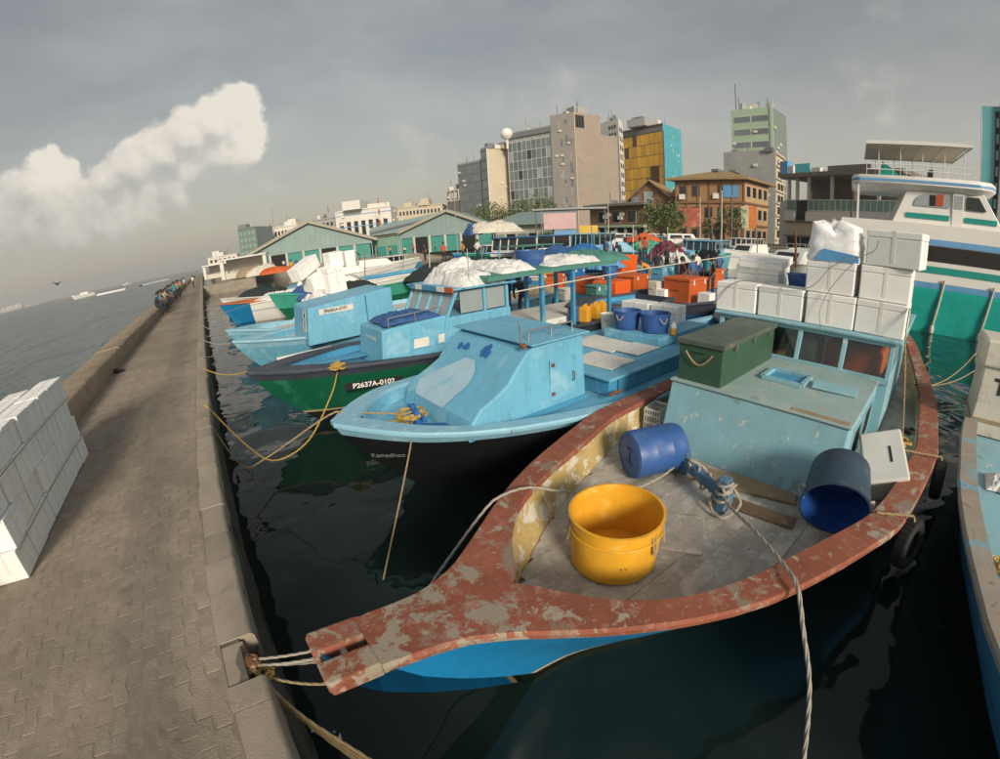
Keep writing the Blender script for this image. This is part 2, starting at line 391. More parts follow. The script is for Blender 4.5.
mat('grey_board', (.64, .625, .58), .7, .1, 2, .15, 60, wear=[((.34, .33, .3), 3, .56, .12)])
mat('white_print', (.8, .79, .75), .6, .05); mat('black_print', (.02, .02, .022), .6, .05); mat('grey_print', (.42, .5, .55), .6, .05); mat('brown_print', (.3, .17, .05), .6, .1)
mat('sack', (.64, .645, .64), .6, .08, 4, .5, 30, wear=[((.4, .55, .65), 2.2, .66, .06)])
mat('net', (.02, .03, .03), .9, .3, 8, .6, 60)
mat('awning', (.50, .45, .37), .8, .08, 1.5)
mat('skin', (.20, .11, .07), .6, .08, 6); mat('hair', (.012, .010, .009), .6, .1, 8)
for k_, c_ in dict(shirt_red=(.42, .07, .03), shirt_blue=(.05, .11, .24), shirt_teal=(.05, .26, .3), shirt_white=(.6, .59, .56), shirt_dark=(.03, .03, .038), shirt_orange=(.6, .25, .05), shirt_maroon=(.09, .022, .025), shirt_tan=(.36, .27, .18), trousers_dark=(.025, .027, .034), trousers_tan=(.2, .16, .12), trousers_blue=(.04, .06, .12)).items(): mat(k_, c_, .85, .12, 6, .2, 60)
# buildings
mat('shed_metal', (.215, .295, .285), .55, .1, .5, .05, 20, wear=[((.22, .32, .31), .6, .52, .1)], streak=.15)
mat('shed_roof', (.19, .265, .265), .55, .12, .3, wear=[((.2, .28, .27), .5, .52, .1)])
mat('shed_trim', (.33, .31, .25), .7, .1, 1)
mat('shed_door', (.04, .235, .2), .6, .15, .8)
mat('shed_green', (.19, .33, .25), .6, .1, .8)
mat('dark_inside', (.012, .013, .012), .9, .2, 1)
mat('b_brown', (.30, .25, .205), .85, .08, .25, .1, 8, wear=[((.26, .215, .175), .22, .5, .2)], streak=.18)
mat('b_brownleft', (.27, .25, .23), .85, .1, .25, .1, 8)
mat('b_cream', (.52, .45, .34), .85, .08, .2, wear=[((.44, .38, .29), .25, .52, .2)], streak=.2)
mat('b_white', (.62, .60, .55), .8, .06, .3, wear=[((.48, .46, .41), .5, .58, .2)], streak=.15)
mat('b_dark', (.15, .16, .17), .7, .12, .3)
mat('b_grey', (.33, .335, .33), .85, .08, .2, wear=[((.27, .27, .26), .3, .52, .2)], streak=.3)
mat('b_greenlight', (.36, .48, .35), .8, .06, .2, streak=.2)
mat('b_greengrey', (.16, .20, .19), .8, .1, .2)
mat('b_brick', (.20, .105, .06), .9, .2, 2, .3, 12)
mat('b_tan', (.31, .175, .085), .85, .12, .6, .2, 8)
mat('b_tanlight', (.42, .28, .155), .85, .1, .6)
mat('b_roof', (.27, .185, .085), .8, .15, .8, .2, 10)
mat('b_concrete', (.50, .485, .45), .85, .12, .4, .2, 8, streak=.3)
mat('b_darkconcrete', (.16, .14, .12), .9, .25, .5, .2, 8)
mat('b_teal', (.12, .37, .41), .5, .1, .3)
mat('mullion', (.10, .105, .105), .6, .1, 1); mat('mullion_white', (.6, .6, .56), .6, .08, 1)
mat('sign_pink', (.55, .38, .38), .7, .1, 1); mat('sign_yellow', (.66, .42, .06), .7, .1, 1)
mat('poster_red', (.35, .09, .055), .6, .6, .55, wear=[((.06, .05, .06), .7, .55, .04), ((.5, .35, .28), 1.1, .6, .03)])
mat('poster_orange', (.55, .17, .04), .6, .2, 1); mat('poster_cream', (.5, .47, .33), .6, .3, 1, wear=[((.12, .2, .14), 1.2, .58, .05)])
mat('bark', (.12, .085, .055), .9, .2, 6, .4, 30)
mat('leaf_a', (.085, .12, .032), .7, .3, 6, rnd=.1); mat('leaf_b', (.12, .14, .04), .7, .3, 6); mat('leaf_c', (.055, .085, .028), .7, .3, 6)
mat('land', (.22, .2, .17), .9, .2, .3, .3, 8)
mat('foam_water', (.6, .62, .62), .6, .1, 2)
mat('cloth_blue', (.03, .09, .24), .8, .2, 5, .4, 25); mat('cloth_maroon', (.16, .04, .06), .8, .2, 5)
mat('crate', (.55, .54, .5), .5, .1, 4)
def bow_wear():
    """ropes and feet have rubbed the paint off the stem plate: tan wood shows there, broken up by noise"""
    m = M['red_paint']; t = m.node_tree; N = t.nodes; L = t.links.new; b = N['Principled BSDF']; src = b.inputs['Base Color'].links[0].from_socket
    g = N.new('ShaderNodeNewGeometry'); sp = N.new('ShaderNodeSeparateXYZ'); L(g.outputs['Position'], sp.inputs[0])
    nz = N.new('ShaderNodeTexNoise'); nz.inputs['Scale'].default_value = 4.2; nz.inputs['Detail'].default_value = 9; nz.inputs['Roughness'].default_value = .68; nz.inputs['Distortion'].default_value = .5; L(g.outputs['Position'], nz.inputs['Vector'])
    r = N.new('ShaderNodeMapRange'); r.interpolation_type = 'SMOOTHSTEP'; L(sp.outputs[0], r.inputs[0]); r.inputs[1].default_value = 2.3; r.inputs[2].default_value = .9; r.inputs[3].default_value = -.2; r.inputs[4].default_value = .025
    a = N.new('ShaderNodeMath'); a.operation = 'ADD'; L(nz.outputs['Fac'], a.inputs[0]); L(r.outputs[0], a.inputs[1])
    k = N.new('ShaderNodeMapRange'); L(a.outputs[0], k.inputs[0]); k.inputs[1].default_value = .53; k.inputs[2].default_value = .57
    x = N.new('ShaderNodeMix'); x.data_type = 'RGBA'; L(k.outputs[0], x.inputs[0]); L(src, x.inputs[6]); x.inputs[7].default_value = (.29, .245, .185, 1); L(x.outputs[2], b.inputs['Base Color'])
bow_wear()
# ------------------------------------------------------------------ clear window glass and water
def special_mats():
    m = bpy.data.materials.new('window_clear'); m.use_nodes = True; M['window_clear'] = m; t = m.node_tree; N = t.nodes; N.clear()
    g = N.new('ShaderNodeBsdfGlossy'); g.inputs['Roughness'].default_value = .06; g.inputs['Color'].default_value = (.8, .85, .85, 1)
    tr = N.new('ShaderNodeBsdfTransparent'); tr.inputs['Color'].default_value = (.8, .83, .81, 1)
    fr = N.new('ShaderNodeFresnel'); fr.inputs[0].default_value = 1.45
    ad = N.new('ShaderNodeMath'); ad.operation = 'ADD'; ad.inputs[1].default_value = .03; t.links.new(fr.outputs[0], ad.inputs[0])
    mx = N.new('ShaderNodeMixShader'); t.links.new(ad.outputs[0], mx.inputs[0]); t.links.new(tr.outputs[0], mx.inputs[1]); t.links.new(g.outputs[0], mx.inputs[2])
    o = N.new('ShaderNodeOutputMaterial'); t.links.new(mx.outputs[0], o.inputs[0])
    m = bpy.data.materials.new('water'); m.use_nodes = True; M['water'] = m; t = m.node_tree; N = t.nodes; L = t.links.new; b = N['Principled BSDF']
    tcn = N.new('ShaderNodeTexCoord'); sp = N.new('ShaderNodeSeparateXYZ'); L(tcn.outputs['Object'], sp.inputs[0])
    def rng(v, a, c, lo, hi):
        x = N.new('ShaderNodeMapRange'); x.interpolation_type = 'SMOOTHSTEP'; L(v, x.inputs[0])
        for i, q in enumerate((a, c, lo, hi)): x.inputs[i+1].default_value = q
        return x.outputs[0]
    def mth(op, a, c):
        x = N.new('ShaderNodeMath'); x.operation = op
        for i, q in enumerate((a, c)):
            if isinstance(q, (int, float)): x.inputs[i].default_value = q
            else: L(q, x.inputs[i])
        return x.outputs[0]
    def noise(s, d, ro, sx=1., sy=1., di=0.):
        mp = N.new('ShaderNodeMapping'); L(tcn.outputs['Object'], mp.inputs[0]); mp.inputs['Scale'].default_value = (sx, sy, 1); mp.inputs['Rotation'].default_value = (0, 0, .5)
        x = N.new('ShaderNodeTexNoise'); x.inputs['Scale'].default_value = s; x.inputs['Detail'].default_value = d; x.inputs['Roughness'].default_value = ro; x.inputs['Distortion'].default_value = di
        L(mp.outputs[0], x.inputs['Vector']); return x.outputs['Fac']
    openw = rng(sp.outputs[0], -4.6, -3.8, 1., 0.)
    basin = mth('ADD', mth('MULTIPLY', noise(.8, 2, .45, 1, 1, .5), .15), mth('MULTIPLY', noise(2.6, 1, .5), .008))
    swell = mth('ADD', mth('MULTIPLY', noise(.16, 4, .55, 1, .45, .5), 2.8), mth('ADD', mth('MULTIPLY', noise(.9, 4, .6, 1, .5, .4), .6), mth('MULTIPLY', noise(4, 3, .6), .07)))
    x = N.new('ShaderNodeMix'); x.data_type = 'FLOAT'; L(openw, x.inputs[0]); L(basin, x.inputs[2]); L(swell, x.inputs[3])
    bp = N.new('ShaderNodeBump'); bp.inputs['Strength'].default_value = 1.0; bp.inputs['Distance'].default_value = .5; L(x.outputs[0], bp.inputs['Height']); L(bp.outputs[0], b.inputs['Normal'])
    teal = rng(sp.outputs[0], 9., 20., 0., 1.)
    c1 = N.new('ShaderNodeMix'); c1.data_type = 'RGBA'; L(teal, c1.inputs[0]); c1.inputs[6].default_value = (.008, .017, .014, 1); c1.inputs[7].default_value = (.006, .035, .03, 1)
    c2 = N.new('ShaderNodeMix'); c2.data_type = 'RGBA'; L(openw, c2.inputs[0]); L(c1.outputs[2], c2.inputs[6]); c2.inputs[7].default_value = (.095, .115, .12, 1)
    L(c2.outputs[2], b.inputs['Base Color'])
    r = N.new('ShaderNodeMix'); r.data_type = 'FLOAT'; L(openw, r.inputs[0]); r.inputs[2].default_value = .03; r.inputs[3].default_value = .3; L(r.outputs[0], b.inputs['Roughness'])
    b.inputs['IOR'].default_value = 1.33; b.inputs['Specular IOR Level'].default_value = .5
    # quay slab: worn pavers far off, a darker strip, mortar-smeared band
    m = bpy.data.materials.new('quay_paving'); m.use_nodes = True; M['quay_paving'] = m
special_mats()
QZ, QE, SW = 1.4, -.385, -3.2          # quay level, quay edge x, seawall base x
tag(MB().quad((-9000, -9000, 0), (9000, -9000, 0), (9000, 14000, 0), (-9000, 14000, 0)).build('sea', 'water'), kind='structure')
# ------------------------------------------------------------------ quay
def quay():
    q = thing('quay', 'long concrete quay', 'quay'); del q['category']; del q['label']; q['kind'] = 'structure'
    # bed on which the pavers lie, then the worn far surface, then the vertical side
    mb = MB(); mb.bx(SW-1.1, -.64, -8, 172, -1.2, QZ-.0022)
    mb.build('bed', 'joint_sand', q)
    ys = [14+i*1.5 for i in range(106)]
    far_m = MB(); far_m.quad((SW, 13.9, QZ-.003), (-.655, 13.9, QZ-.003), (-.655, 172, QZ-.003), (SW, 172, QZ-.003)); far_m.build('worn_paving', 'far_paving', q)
    rnd = random.Random(3)
    # side face, rough stone concrete with ledges
    rows = [(-1.2, -.40), (-.2, -.41), (.15, -.43), (.55, -.415), (.9, -.43), (1.2, -.42), (1.26, -.40)]
    rings = []
    n = 300
    for zz_, xx_ in rows:
        rings.append([(xx_+rnd.uniform(-.025, .025), -8+i*.25 if i < 200 else 42+(i-200)*1.3, zz_+rnd.uniform(-.03, .03)) for i in range(n)])
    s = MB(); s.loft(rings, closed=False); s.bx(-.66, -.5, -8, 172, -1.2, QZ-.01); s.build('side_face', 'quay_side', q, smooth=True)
    # kerb stones, uneven lengths, one broken away at the mooring ring
    y = -7.8; i = 0
    while y < 172:
        ln = rnd.choice((.46, .55, .62, .7)) if y < 2.2 or 2.62 < y < 9 else rnd.uniform(.9, 1.8)
        if y > 40: ln = 6
        if y < 2.2 and y+ln > 2.2: ln = 2.2-y
        if 2.15 <= y < 2.6:   # broken stone: only its inner half is left
            k = MB(); k.prism([(-.655, 2.205, 1.2), (-.655, 2.575, 1.2), (-.47, 2.575, 1.2), (-.515, 2.49, 1.2), (-.55, 2.40, 1.2), (-.53, 2.30, 1.2), (-.56, 2.205, 1.2)], (0, 0, .192)); k.build('kerb_stone', 'kerb_concrete', q, bevel=.012); y = 2.6; continue
        g = .004 if rnd.random() < .5 else .012
        xo = QE+rnd.uniform(-.012, .006); zt = QZ+rnd.uniform(-.006, .004); n_ = max(2, int(ln/.12)) if y < 12 else 2; rr = []
        for j in range(n_+1):
            yy = y+g/2+(ln-g)*j/n_; w = rnd.uniform(-.006, .006) if y < 12 else 0; c_ = .035+rnd.uniform(-.01, .015)
            rr.append([(-.655, yy, 1.15), (-.655, yy, zt-.004), (-.63, yy, zt), (xo-c_+w, yy, zt), (xo-.012+w, yy, zt-.012), (xo+w, yy, zt-c_), (xo+w*1.5, yy, 1.15)])
        k = MB(); k.loft(rr, True, (True, True)); k.build('kerb_stone', 'kerb_concrete', q, smooth=50); y += ln; i += 1
    # wavy interlocking pavers
    def paver(k):
        r = random.Random(k); w, l = .1085, .2185; pts = []
        zig = [0, .011, .011, 0, -.011, -.011, 0]
        for j in range(7): pts.append((w/2+zig[j], -l/2+l*j/6))
        for j in range(7): pts.append((-w/2+zig[6-j], l/2-l*j/6))
        pts = [(a+r.uniform(-.0015, .0015), b+r.uniform(-.0015, .0015)) for a, b in pts]
        ch = .0025; rings = [[(a, b, -.03) for a, b in pts], [(a, b, -ch) for a, b in pts], [(a*(1-.08), b*(1-.04), 0) for a, b in pts]]
        return MB().loft(rings, True, (False, True))
    meshes = [paver(k).mesh('paver', 'paver') for k in range(5)]
    cells = []
    for ci in range(22):
        cx = -.655-.06-ci*.1145
        for rj in range(-4, 62):
            cy = rj*.2265+(.113 if ci % 2 else 0)
            if cy < -.9: continue
            if cx < -2.5 and 4.2 < cy < 7.5: continue
            cells.append((math.hypot(cx, cy), cx, cy))
    cells.sort()
    near = [c for c in cells if c[2] > .1 or c[1] > -2.4][:300]
    ns = set(near); rest = MB()
    for c in cells:
        z = QZ+rnd.uniform(-.0025, .0015)
        if c in ns:
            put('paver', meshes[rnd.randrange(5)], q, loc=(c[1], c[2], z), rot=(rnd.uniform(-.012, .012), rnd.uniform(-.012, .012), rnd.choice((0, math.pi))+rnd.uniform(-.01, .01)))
        else:
            src = paver(rnd.randrange(5)); i0 = len(rest.v)
            rest.v += [(x+c[1], y_+c[2], zz_+z) for x, y_, zz_ in src.v]; rest.f += [tuple(i0+k for k in f) for f in src.f]; rest.m += src.m
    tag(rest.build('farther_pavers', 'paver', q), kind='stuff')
    # sand and mortar smeared over the joints, in patches of their own shape
    sm = MB()
    for k in range(150):
        x, y_ = rnd.uniform(-3.1, -.7), rnd.uniform(.2, 13); r_ = rnd.uniform(.03, .16)*(.5 if x > -1.0 else 1); n_ = 14
        ring = [(x+math.cos(a)*r_*(1+rnd.uniform(-.35, .35)), y_+math.sin(a)*r_*1.7*(1+rnd.uniform(-.35, .35)), QZ-.005) for a in [j*2*math.pi/n_ for j in range(n_)]]
        sm.loft([ring, [((p[0]-x)*.35+x, (p[1]-y_)*.35+y_, QZ+.0035+.000025*k) for p in ring]], True, (False, True))
    tag(sm.build('sand_patches', 'joint_sand', q, smooth=True), kind='stuff')
    return q
def paving_mat():
    m = M['quay_paving']; t = m.node_tree; N = t.nodes; L = t.links.new; b = N['Principled BSDF']; b.inputs['Roughness'].default_value = .9
paving_mat()
mat('far_paving', (.265, .222, .172), .9, .2, .8, .4, 30, wear=[((.21, .178, .14), .5, .52, .2), ((.295, .25, .195), 3, .58, .15)])
# the paving colour has one darker strip along the quay, its edges broken by noise
def dark_strip(mname):
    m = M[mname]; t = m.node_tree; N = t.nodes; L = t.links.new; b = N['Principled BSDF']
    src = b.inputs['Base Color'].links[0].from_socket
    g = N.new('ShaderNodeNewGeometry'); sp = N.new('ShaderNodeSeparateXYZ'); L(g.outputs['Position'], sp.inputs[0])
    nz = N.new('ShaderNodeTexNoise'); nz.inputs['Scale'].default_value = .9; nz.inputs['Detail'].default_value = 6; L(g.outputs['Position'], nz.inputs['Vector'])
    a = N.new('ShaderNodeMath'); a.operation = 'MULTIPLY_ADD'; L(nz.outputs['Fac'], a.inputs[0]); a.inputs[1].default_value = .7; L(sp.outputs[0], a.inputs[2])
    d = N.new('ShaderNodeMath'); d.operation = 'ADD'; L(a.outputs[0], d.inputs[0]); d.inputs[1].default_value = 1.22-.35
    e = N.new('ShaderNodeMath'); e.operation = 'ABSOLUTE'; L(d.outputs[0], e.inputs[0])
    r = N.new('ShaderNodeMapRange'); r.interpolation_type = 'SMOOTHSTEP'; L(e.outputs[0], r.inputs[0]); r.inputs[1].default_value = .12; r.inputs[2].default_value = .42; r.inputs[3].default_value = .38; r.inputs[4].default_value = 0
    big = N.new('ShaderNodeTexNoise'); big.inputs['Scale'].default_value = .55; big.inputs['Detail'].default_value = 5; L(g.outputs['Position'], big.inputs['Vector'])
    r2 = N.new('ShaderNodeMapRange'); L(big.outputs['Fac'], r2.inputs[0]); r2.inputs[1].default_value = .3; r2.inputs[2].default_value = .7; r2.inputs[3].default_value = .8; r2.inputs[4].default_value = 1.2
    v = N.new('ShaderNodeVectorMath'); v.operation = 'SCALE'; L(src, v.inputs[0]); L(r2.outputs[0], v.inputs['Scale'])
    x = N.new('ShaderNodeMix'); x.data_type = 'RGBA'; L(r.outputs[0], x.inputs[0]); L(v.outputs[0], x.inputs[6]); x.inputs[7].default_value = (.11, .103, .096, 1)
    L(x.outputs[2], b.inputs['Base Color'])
dark_strip('paver'); dark_strip('joint_sand'); dark_strip('far_paving')
quay()
# ------------------------------------------------------------------ seawall
def seawall():
    w = thing('seawall', 'low broad concrete seawall along the open-sea side of the quay', 'wall'); r = random.Random(5)
    y = -8
    while y < 172:
        ln = 2.4 if y < 30 else 8; g = .012; rr = []; n_ = 6 if y < 30 else 1
        h = .49+r.uniform(-.02, .02)
        for j in range(n_+1):
            yy = y+g/2+(ln-g)*j/n_; e = lambda: r.uniform(-.015, .015)
            rr.append([(SW+.03+e(), yy, QZ-.02), (SW+e(), yy, QZ+h-.05+e()), (SW-.06+e(), yy, QZ+h+e()*.5), (SW-.78+e(), yy, QZ+h-.01+e()*.5), (SW-.86+e(), yy, QZ+h-.07), (SW-.95, yy, -1)])
        MB().loft(rr, True, (True, True)).build('wall_block', 'seawall_concrete', w, smooth=50); y += ln
mat('seawall_concrete', (.285, .225, .155), .9, .22, 1.5, .6, 40, wear=[((.17, .125, .08), 1.6, .55, .15), ((.38, .32, .24), 7, .62, .1)], streak=.35)
seawall()
# ------------------------------------------------------------------ land round the basin
LAND = [(2, 172), (2, 92), (6, 84), (44, 72), (58, 52), (61, 30), (63, -60), (300, -160), (900, 200), (600, 900), (100, 700)]
lm = MB(); lm.prism([(x, y, -1.5) for x, y in LAND], (0, 0, 2.9)); tag(lm.build('shore_ground', 'land'), kind='structure')
lm = MB(); lm.prism([(-4.1, 172, -1.5), (60, 171.9, -1.5), (60, 260, -1.5), (-4.1, 260, -1.5)], (0, 0, 2.89)); tag(lm.build('pier_head_ground', 'land'), kind='structure')
# ------------------------------------------------------------------ waves of the open sea beyond the wall, as real relief
def waves():
    from mathutils import noise as mn
    xs = [-4.2]; 
    while xs[-1] > -190: xs.append(xs[-1]-max(.45, (-xs[-1])*.017))
    ys = [-12.]
    while ys[-1] < 330: ys.append(ys[-1]+max(.5, abs(ys[-1])*.017))
    me = MB(); rr = []
    for x in xs:
        row = []
        for y in ys:
            p = Vector((x*.22+y*.05, y*.11, 0)); f = min(1, (-4.0-x)/3)*min(1, (190+x)/40)*min(1, max(0, (330-y)/80))
            h = mn.noise(p)*.5+(1-abs(mn.noise(p*2.3+Vector((7, 0, 0))))*2)*.22+mn.noise(p*5.1)*.12
            row.append((x, y, .02+max(-.015, (h+.25)*.32*f)))
        rr.append(row)
    me.loft(rr, False); tag(me.build('sea_waves', 'water', smooth=180), kind='structure')
waves()
# ------------------------------------------------------------------ boat building blocks
def lerp_tab(tab, x):
    if x <= tab[0][0]: return tab[0][1]
    for (a, va), (b, vb) in zip(tab, tab[1:]):
        if x <= b:
            t = (x-a)/(b-a); return va+(vb-va)*t
    return tab[-1][1]
def smooth_tab(tab, n=40):
    x0, x1 = tab[0][0], tab[-1][0]; xs = [x0+(x1-x0)*i/n for i in range(n+1)]
    ys = [lerp_tab(tab, x) for x in xs]
    for _ in range(2): ys = [ys[0]]+[(ys[i-1]+2*ys[i]+ys[i+1])/4 for i in range(1, n)]+[ys[-1]]
    return list(zip(xs, ys))
class Hull:
    """sheer outline HB(x), sheer height ZS(x), inner outline HI(x), centre line YC(x); all local, bow at small x"""
    def __init__(s, HB, ZS, HI=None, yaw=0., rake=.9, draft=.5, gw=.22, ns=40):
        s.hb = smooth_tab(HB, ns); s.zs = smooth_tab(ZS, ns); s.x0, s.x1 = HB[0][0], HB[-1][0]; s.yaw = yaw; s.rake = rake; s.draft = draft; s.gw = gw
        s.hi = smooth_tab(HI, ns) if HI else None; s.ns = ns
        s.X = [s.x0+(s.x1-s.x0)*(i/ns)**1.35 for i in range(ns+1)]
    def B(s, x): return lerp_tab(s.hb, x)
    def Z(s, x): return lerp_tab(s.zs, x)
    def I(s, x): return max(0, lerp_tab(s.hi, x)) if s.hi else max(0, s.B(x)-s.gw)
    def Y(s, x): return s.yaw*(x-s.x0)
    def sides(s, parent, mats, bands, name='hull'):
        """bands: fractions of the height below the sheer at which the next material begins"""
        rows = sorted(set([0, .06, .14, .24, .36, .5, .66, .82, 1]+[1-b for b in bands])); mb = MB(); L = s.x1-s.x0
        def pt(x, r, sg):
            t = (x-s.x0)/L; e = .95-.62*min(1, t*2.2); z = -s.draft+(s.Z(x)-s.draft*-1)*r
            y = s.B(x)*(r**e if r > 0 else 0)*.985
            xx = x+s.rake*(1-r)**1.25*max(0, 1-t*1.6)**2.2
            return (xx, s.Y(x)+sg*y, z-.02)
        def mf(j, k):
            f = 1-(rows[k]+rows[k+1])/2; return sum(f > b for b in bands)
        for sg in (-1, 1):
            mb.loft([[pt(x, r, sg) for r in rows] for x in s.X], False, mf=lambda j, k: mf(j, k))
        # transom and stem closing faces
        for x in (s.x1, s.x0):
            for k in range(len(rows)-1):
                a, b = pt(x, rows[k], -1), pt(x, rows[k+1], -1); c, d = pt(x, rows[k+1], 1), pt(x, rows[k], 1)
                mb.quad(a, b, c, d, mf(0, k))
        return mb.build(name, mats, parent, smooth=50)
    def gunwale(s, parent, m, th=.07, out=.03, name='gunwale', wob=.006):
        mb = MB()
        for sg in (-1, 1):
            rr = []; r = random.Random(2)
            for x in s.X:
                o = s.B(x)+out+r.uniform(-wob, wob); i = s.I(x); z = s.Z(x)+r.uniform(-wob, wob)*.5; y = s.Y(x)
                k = .006 if i > .01 else 0
                rr.append([(x, y+sg*o, z-th), (x, y+sg*(o+.008), z-th*.4), (x, y+sg*(o-.012), z), (x, y+sg*(i+k), z+.003), (x, y+sg*i, z-.008), (x, y+sg*i, z-th)])
            mb.loft(rr, True, (True, True))
        return mb.build(name, m, parent, smooth=35)
    def hz(s, x, z):
        """half-beam of the hull skin at height z, allowing for the raked stem"""
        L = s.x1-s.x0; xs = x
        for _ in range(6):
            t = max(0, (xs-s.x0)/L); r = min(1, max(.01, (z+s.draft)/(s.Z(xs)+s.draft))); xs = max(s.x0, x-s.rake*(1-r)**1.25*max(0, 1-t*1.6)**2.2)
        t = max(0, (xs-s.x0)/L); return s.B(xs)*r**(.95-.62*min(1, t*2.2))*.985
    def bulwark(s, parent, m, dz, name='inner_bulwark'):
        mb = MB()
        for sg in (-1, 1):
            rr = []
            for x in s.X:
                i = s.I(x)
                if i < .03: continue
                z = s.Z(x)-.05; k = min(i, s.hz(x, dz-.03)-.05); k2 = min(i+.01, s.hz(x, (z+dz)/2)-.03)
                if k < .02: continue
                rr.append([(x, s.Y(x)+sg*(i+.012), z), (x, s.Y(x)+sg*k2, (z+dz)/2), (x, s.Y(x)+sg*k, dz-.03)])
            mb.loft(rr, False)
        return mb.build(name, m, parent, smooth=60)
    def dw(s, x, dz): return min(s.I(x), s.hz(x, dz-.03)-.045)
    def deck(s, parent, m, dz, name='deck'):
        mb = MB(); rr = []
        for x in s.X:
            i = s.dw(x, dz)
            if i < .02: continue
            rr.append([(x, s.Y(x)-i-.012, dz), (x, s.Y(x), dz+.015), (x, s.Y(x)+i+.012, dz)])
        mb.loft(rr, False); return mb.build(name, m, parent)
    def planks(s, parent, m, dz, w, xe, name='deck_plank'):
        r = random.Random(11); y = -s_max(s)-.1
        k = 0
        while y < s_max(s)+.1:
            y0, y1 = y+.0015, y+w-.0015; rr = []; h = dz+r.uniform(-.004, .004)
            for x in [s.x0+(xe-s.x0)*q/60 for q in range(61)]:
                i = s.dw(x, dz); a, b = max(y0, -i), min(y1, i)
                if b-a < .01: 
                    if rr: break
                    continue
                c = s.Y(x); rr.append([(x, c+a, h-.03), (x, c+a, h), (x, c+b, h+r.uniform(-.001, .001)), (x, c+b, h-.03)])
            if len(rr) > 1: MB().loft(rr, True, (True, True)).build(name, m, parent)
            y += w; k += 1
def s_max(s): return max(b for _, b in s.hb)
def pane(parent, q, fm='white_paint', gm='glass', fw=.05, ft=.03, name='window'):
    """window filling the quad q (4 corners, local): frame bars proud of the wall with the pane as its sub-part"""
    q = [Vector(p) for p in q]; n = (q[1]-q[0]).cross(q[3]-q[0]).normalized(); mb = MB(); c = sum(q, Vector())/4
    o = [p+(p-c).normalized()*fw*.5 for p in q]; i_ = [p-(p-c).normalized()*fw*.6 for p in q]; k = n*ft/2
    mb.loft([[p-k for p in o], [p+k for p in o], [p+k for p in i_], [p-k for p in i_], [p-k for p in o]], True)
    f = mb.build(name, fm, parent)
    g = MB(); g.loft([[p-n*.004 for p in q], [p+n*.004 for p in q]], True, (True, True)); g.build('pane', gm, f)
    return f
def house(parent, prof, y0, y1, m, name='cabin', tumble=.0, bevel=.02):
    """cabin: side profile in x,z extruded from y0 to y1, leaning in by tumble at the top"""
    zs = [p[1] for p in prof]; lo, hi = min(zs), max(zs); mb = MB()
    def ring(y, sg): return [(x, y+sg*tumble*(z-lo)/(hi-lo+1e-6), z) for x, z in prof]
    mb.loft([ring(y0, 1), ring(y1, -1)], True, (True, True)); return mb.build(name, m, parent, bevel=bevel)
def slab(parent, x0, x1, y0, y1, z0, z1, m, name='roof', bevel=.02):
    return MB().bx(x0, x1, y0, y1, z0, z1).build(name, m, parent, bevel=bevel)
def rail(parent, pts, posts, r, m, name='rail', h=.4):
    mb = MB(); mb.tube(pts, r, 6)
    for p in posts: mb.tube([p, (p[0], p[1], p[2]-h)], r, 6)
    return mb.build(name, m, parent, smooth=True)
def coil(c, r, m, label, n=3, thick=.012, seed=1, name='rope_coil', tangle=.5):
    rd = random.Random(seed); pts = []
    for k in range(n*12):
        a = k*2*math.pi/12; rr = r*(1+rd.uniform(-tangle, tangle)); pts.append((c[0]+math.cos(a)*rr, c[1]+math.sin(a)*rr, c[2]+thick+thick*k/14+rd.uniform(0, thick*1.6)))
    return rope(curve(pts, 4), thick, m, label, 'rope coil', name=name)
# ---- shared prototypes --------------------------------------------------------
def foam_proto():
    """foam fish box: body 1 x 1 x .8, lid above it, tape; scaled per copy"""
    t = thing('foam_box', 'x', 'foam box')
    r = random.Random(1); mb = MB(); mb.bx(-.49, .49, -.49, .49, 0, .80); mb.build('body', 'foam', t, bevel=.025)
    MB().bx(-.494, .494, -.494, .494, .804, 1).build('lid', 'foam_lid', t, bevel=.025)
    tp = MB(); tp.bx(-.05, .05, -.497, .497, .25, 1.006); tp.build('tape', 'tape', t)
    tp = MB(); tp.bx(-.497, .497, -.035, .035, .12, 1.004); tp.build('tape', 'tape', t)
    KIDS[t.name] = list(t.children); return t
FOAM = foam_proto(); FOAM_USED = [False]
def foam_box(loc, dims, label, group, rz=0., rot=None):
    """dims: x, y, z size; loc is the middle of the base"""
    sx, sy, sz = dims
    if rot is None: rot = (0, 0, rz)
    if not FOAM_USED[0]:
        FOAM_USED[0] = True; o = FOAM; o.location = loc; o.rotation_euler = rot; o.scale = (sx, sy, sz); o['label'] = label
    else: o = copy_tree(FOAM, loc, None, label, scale=(sx, sy, sz), rot=rot)
    o['group'] = group; return o
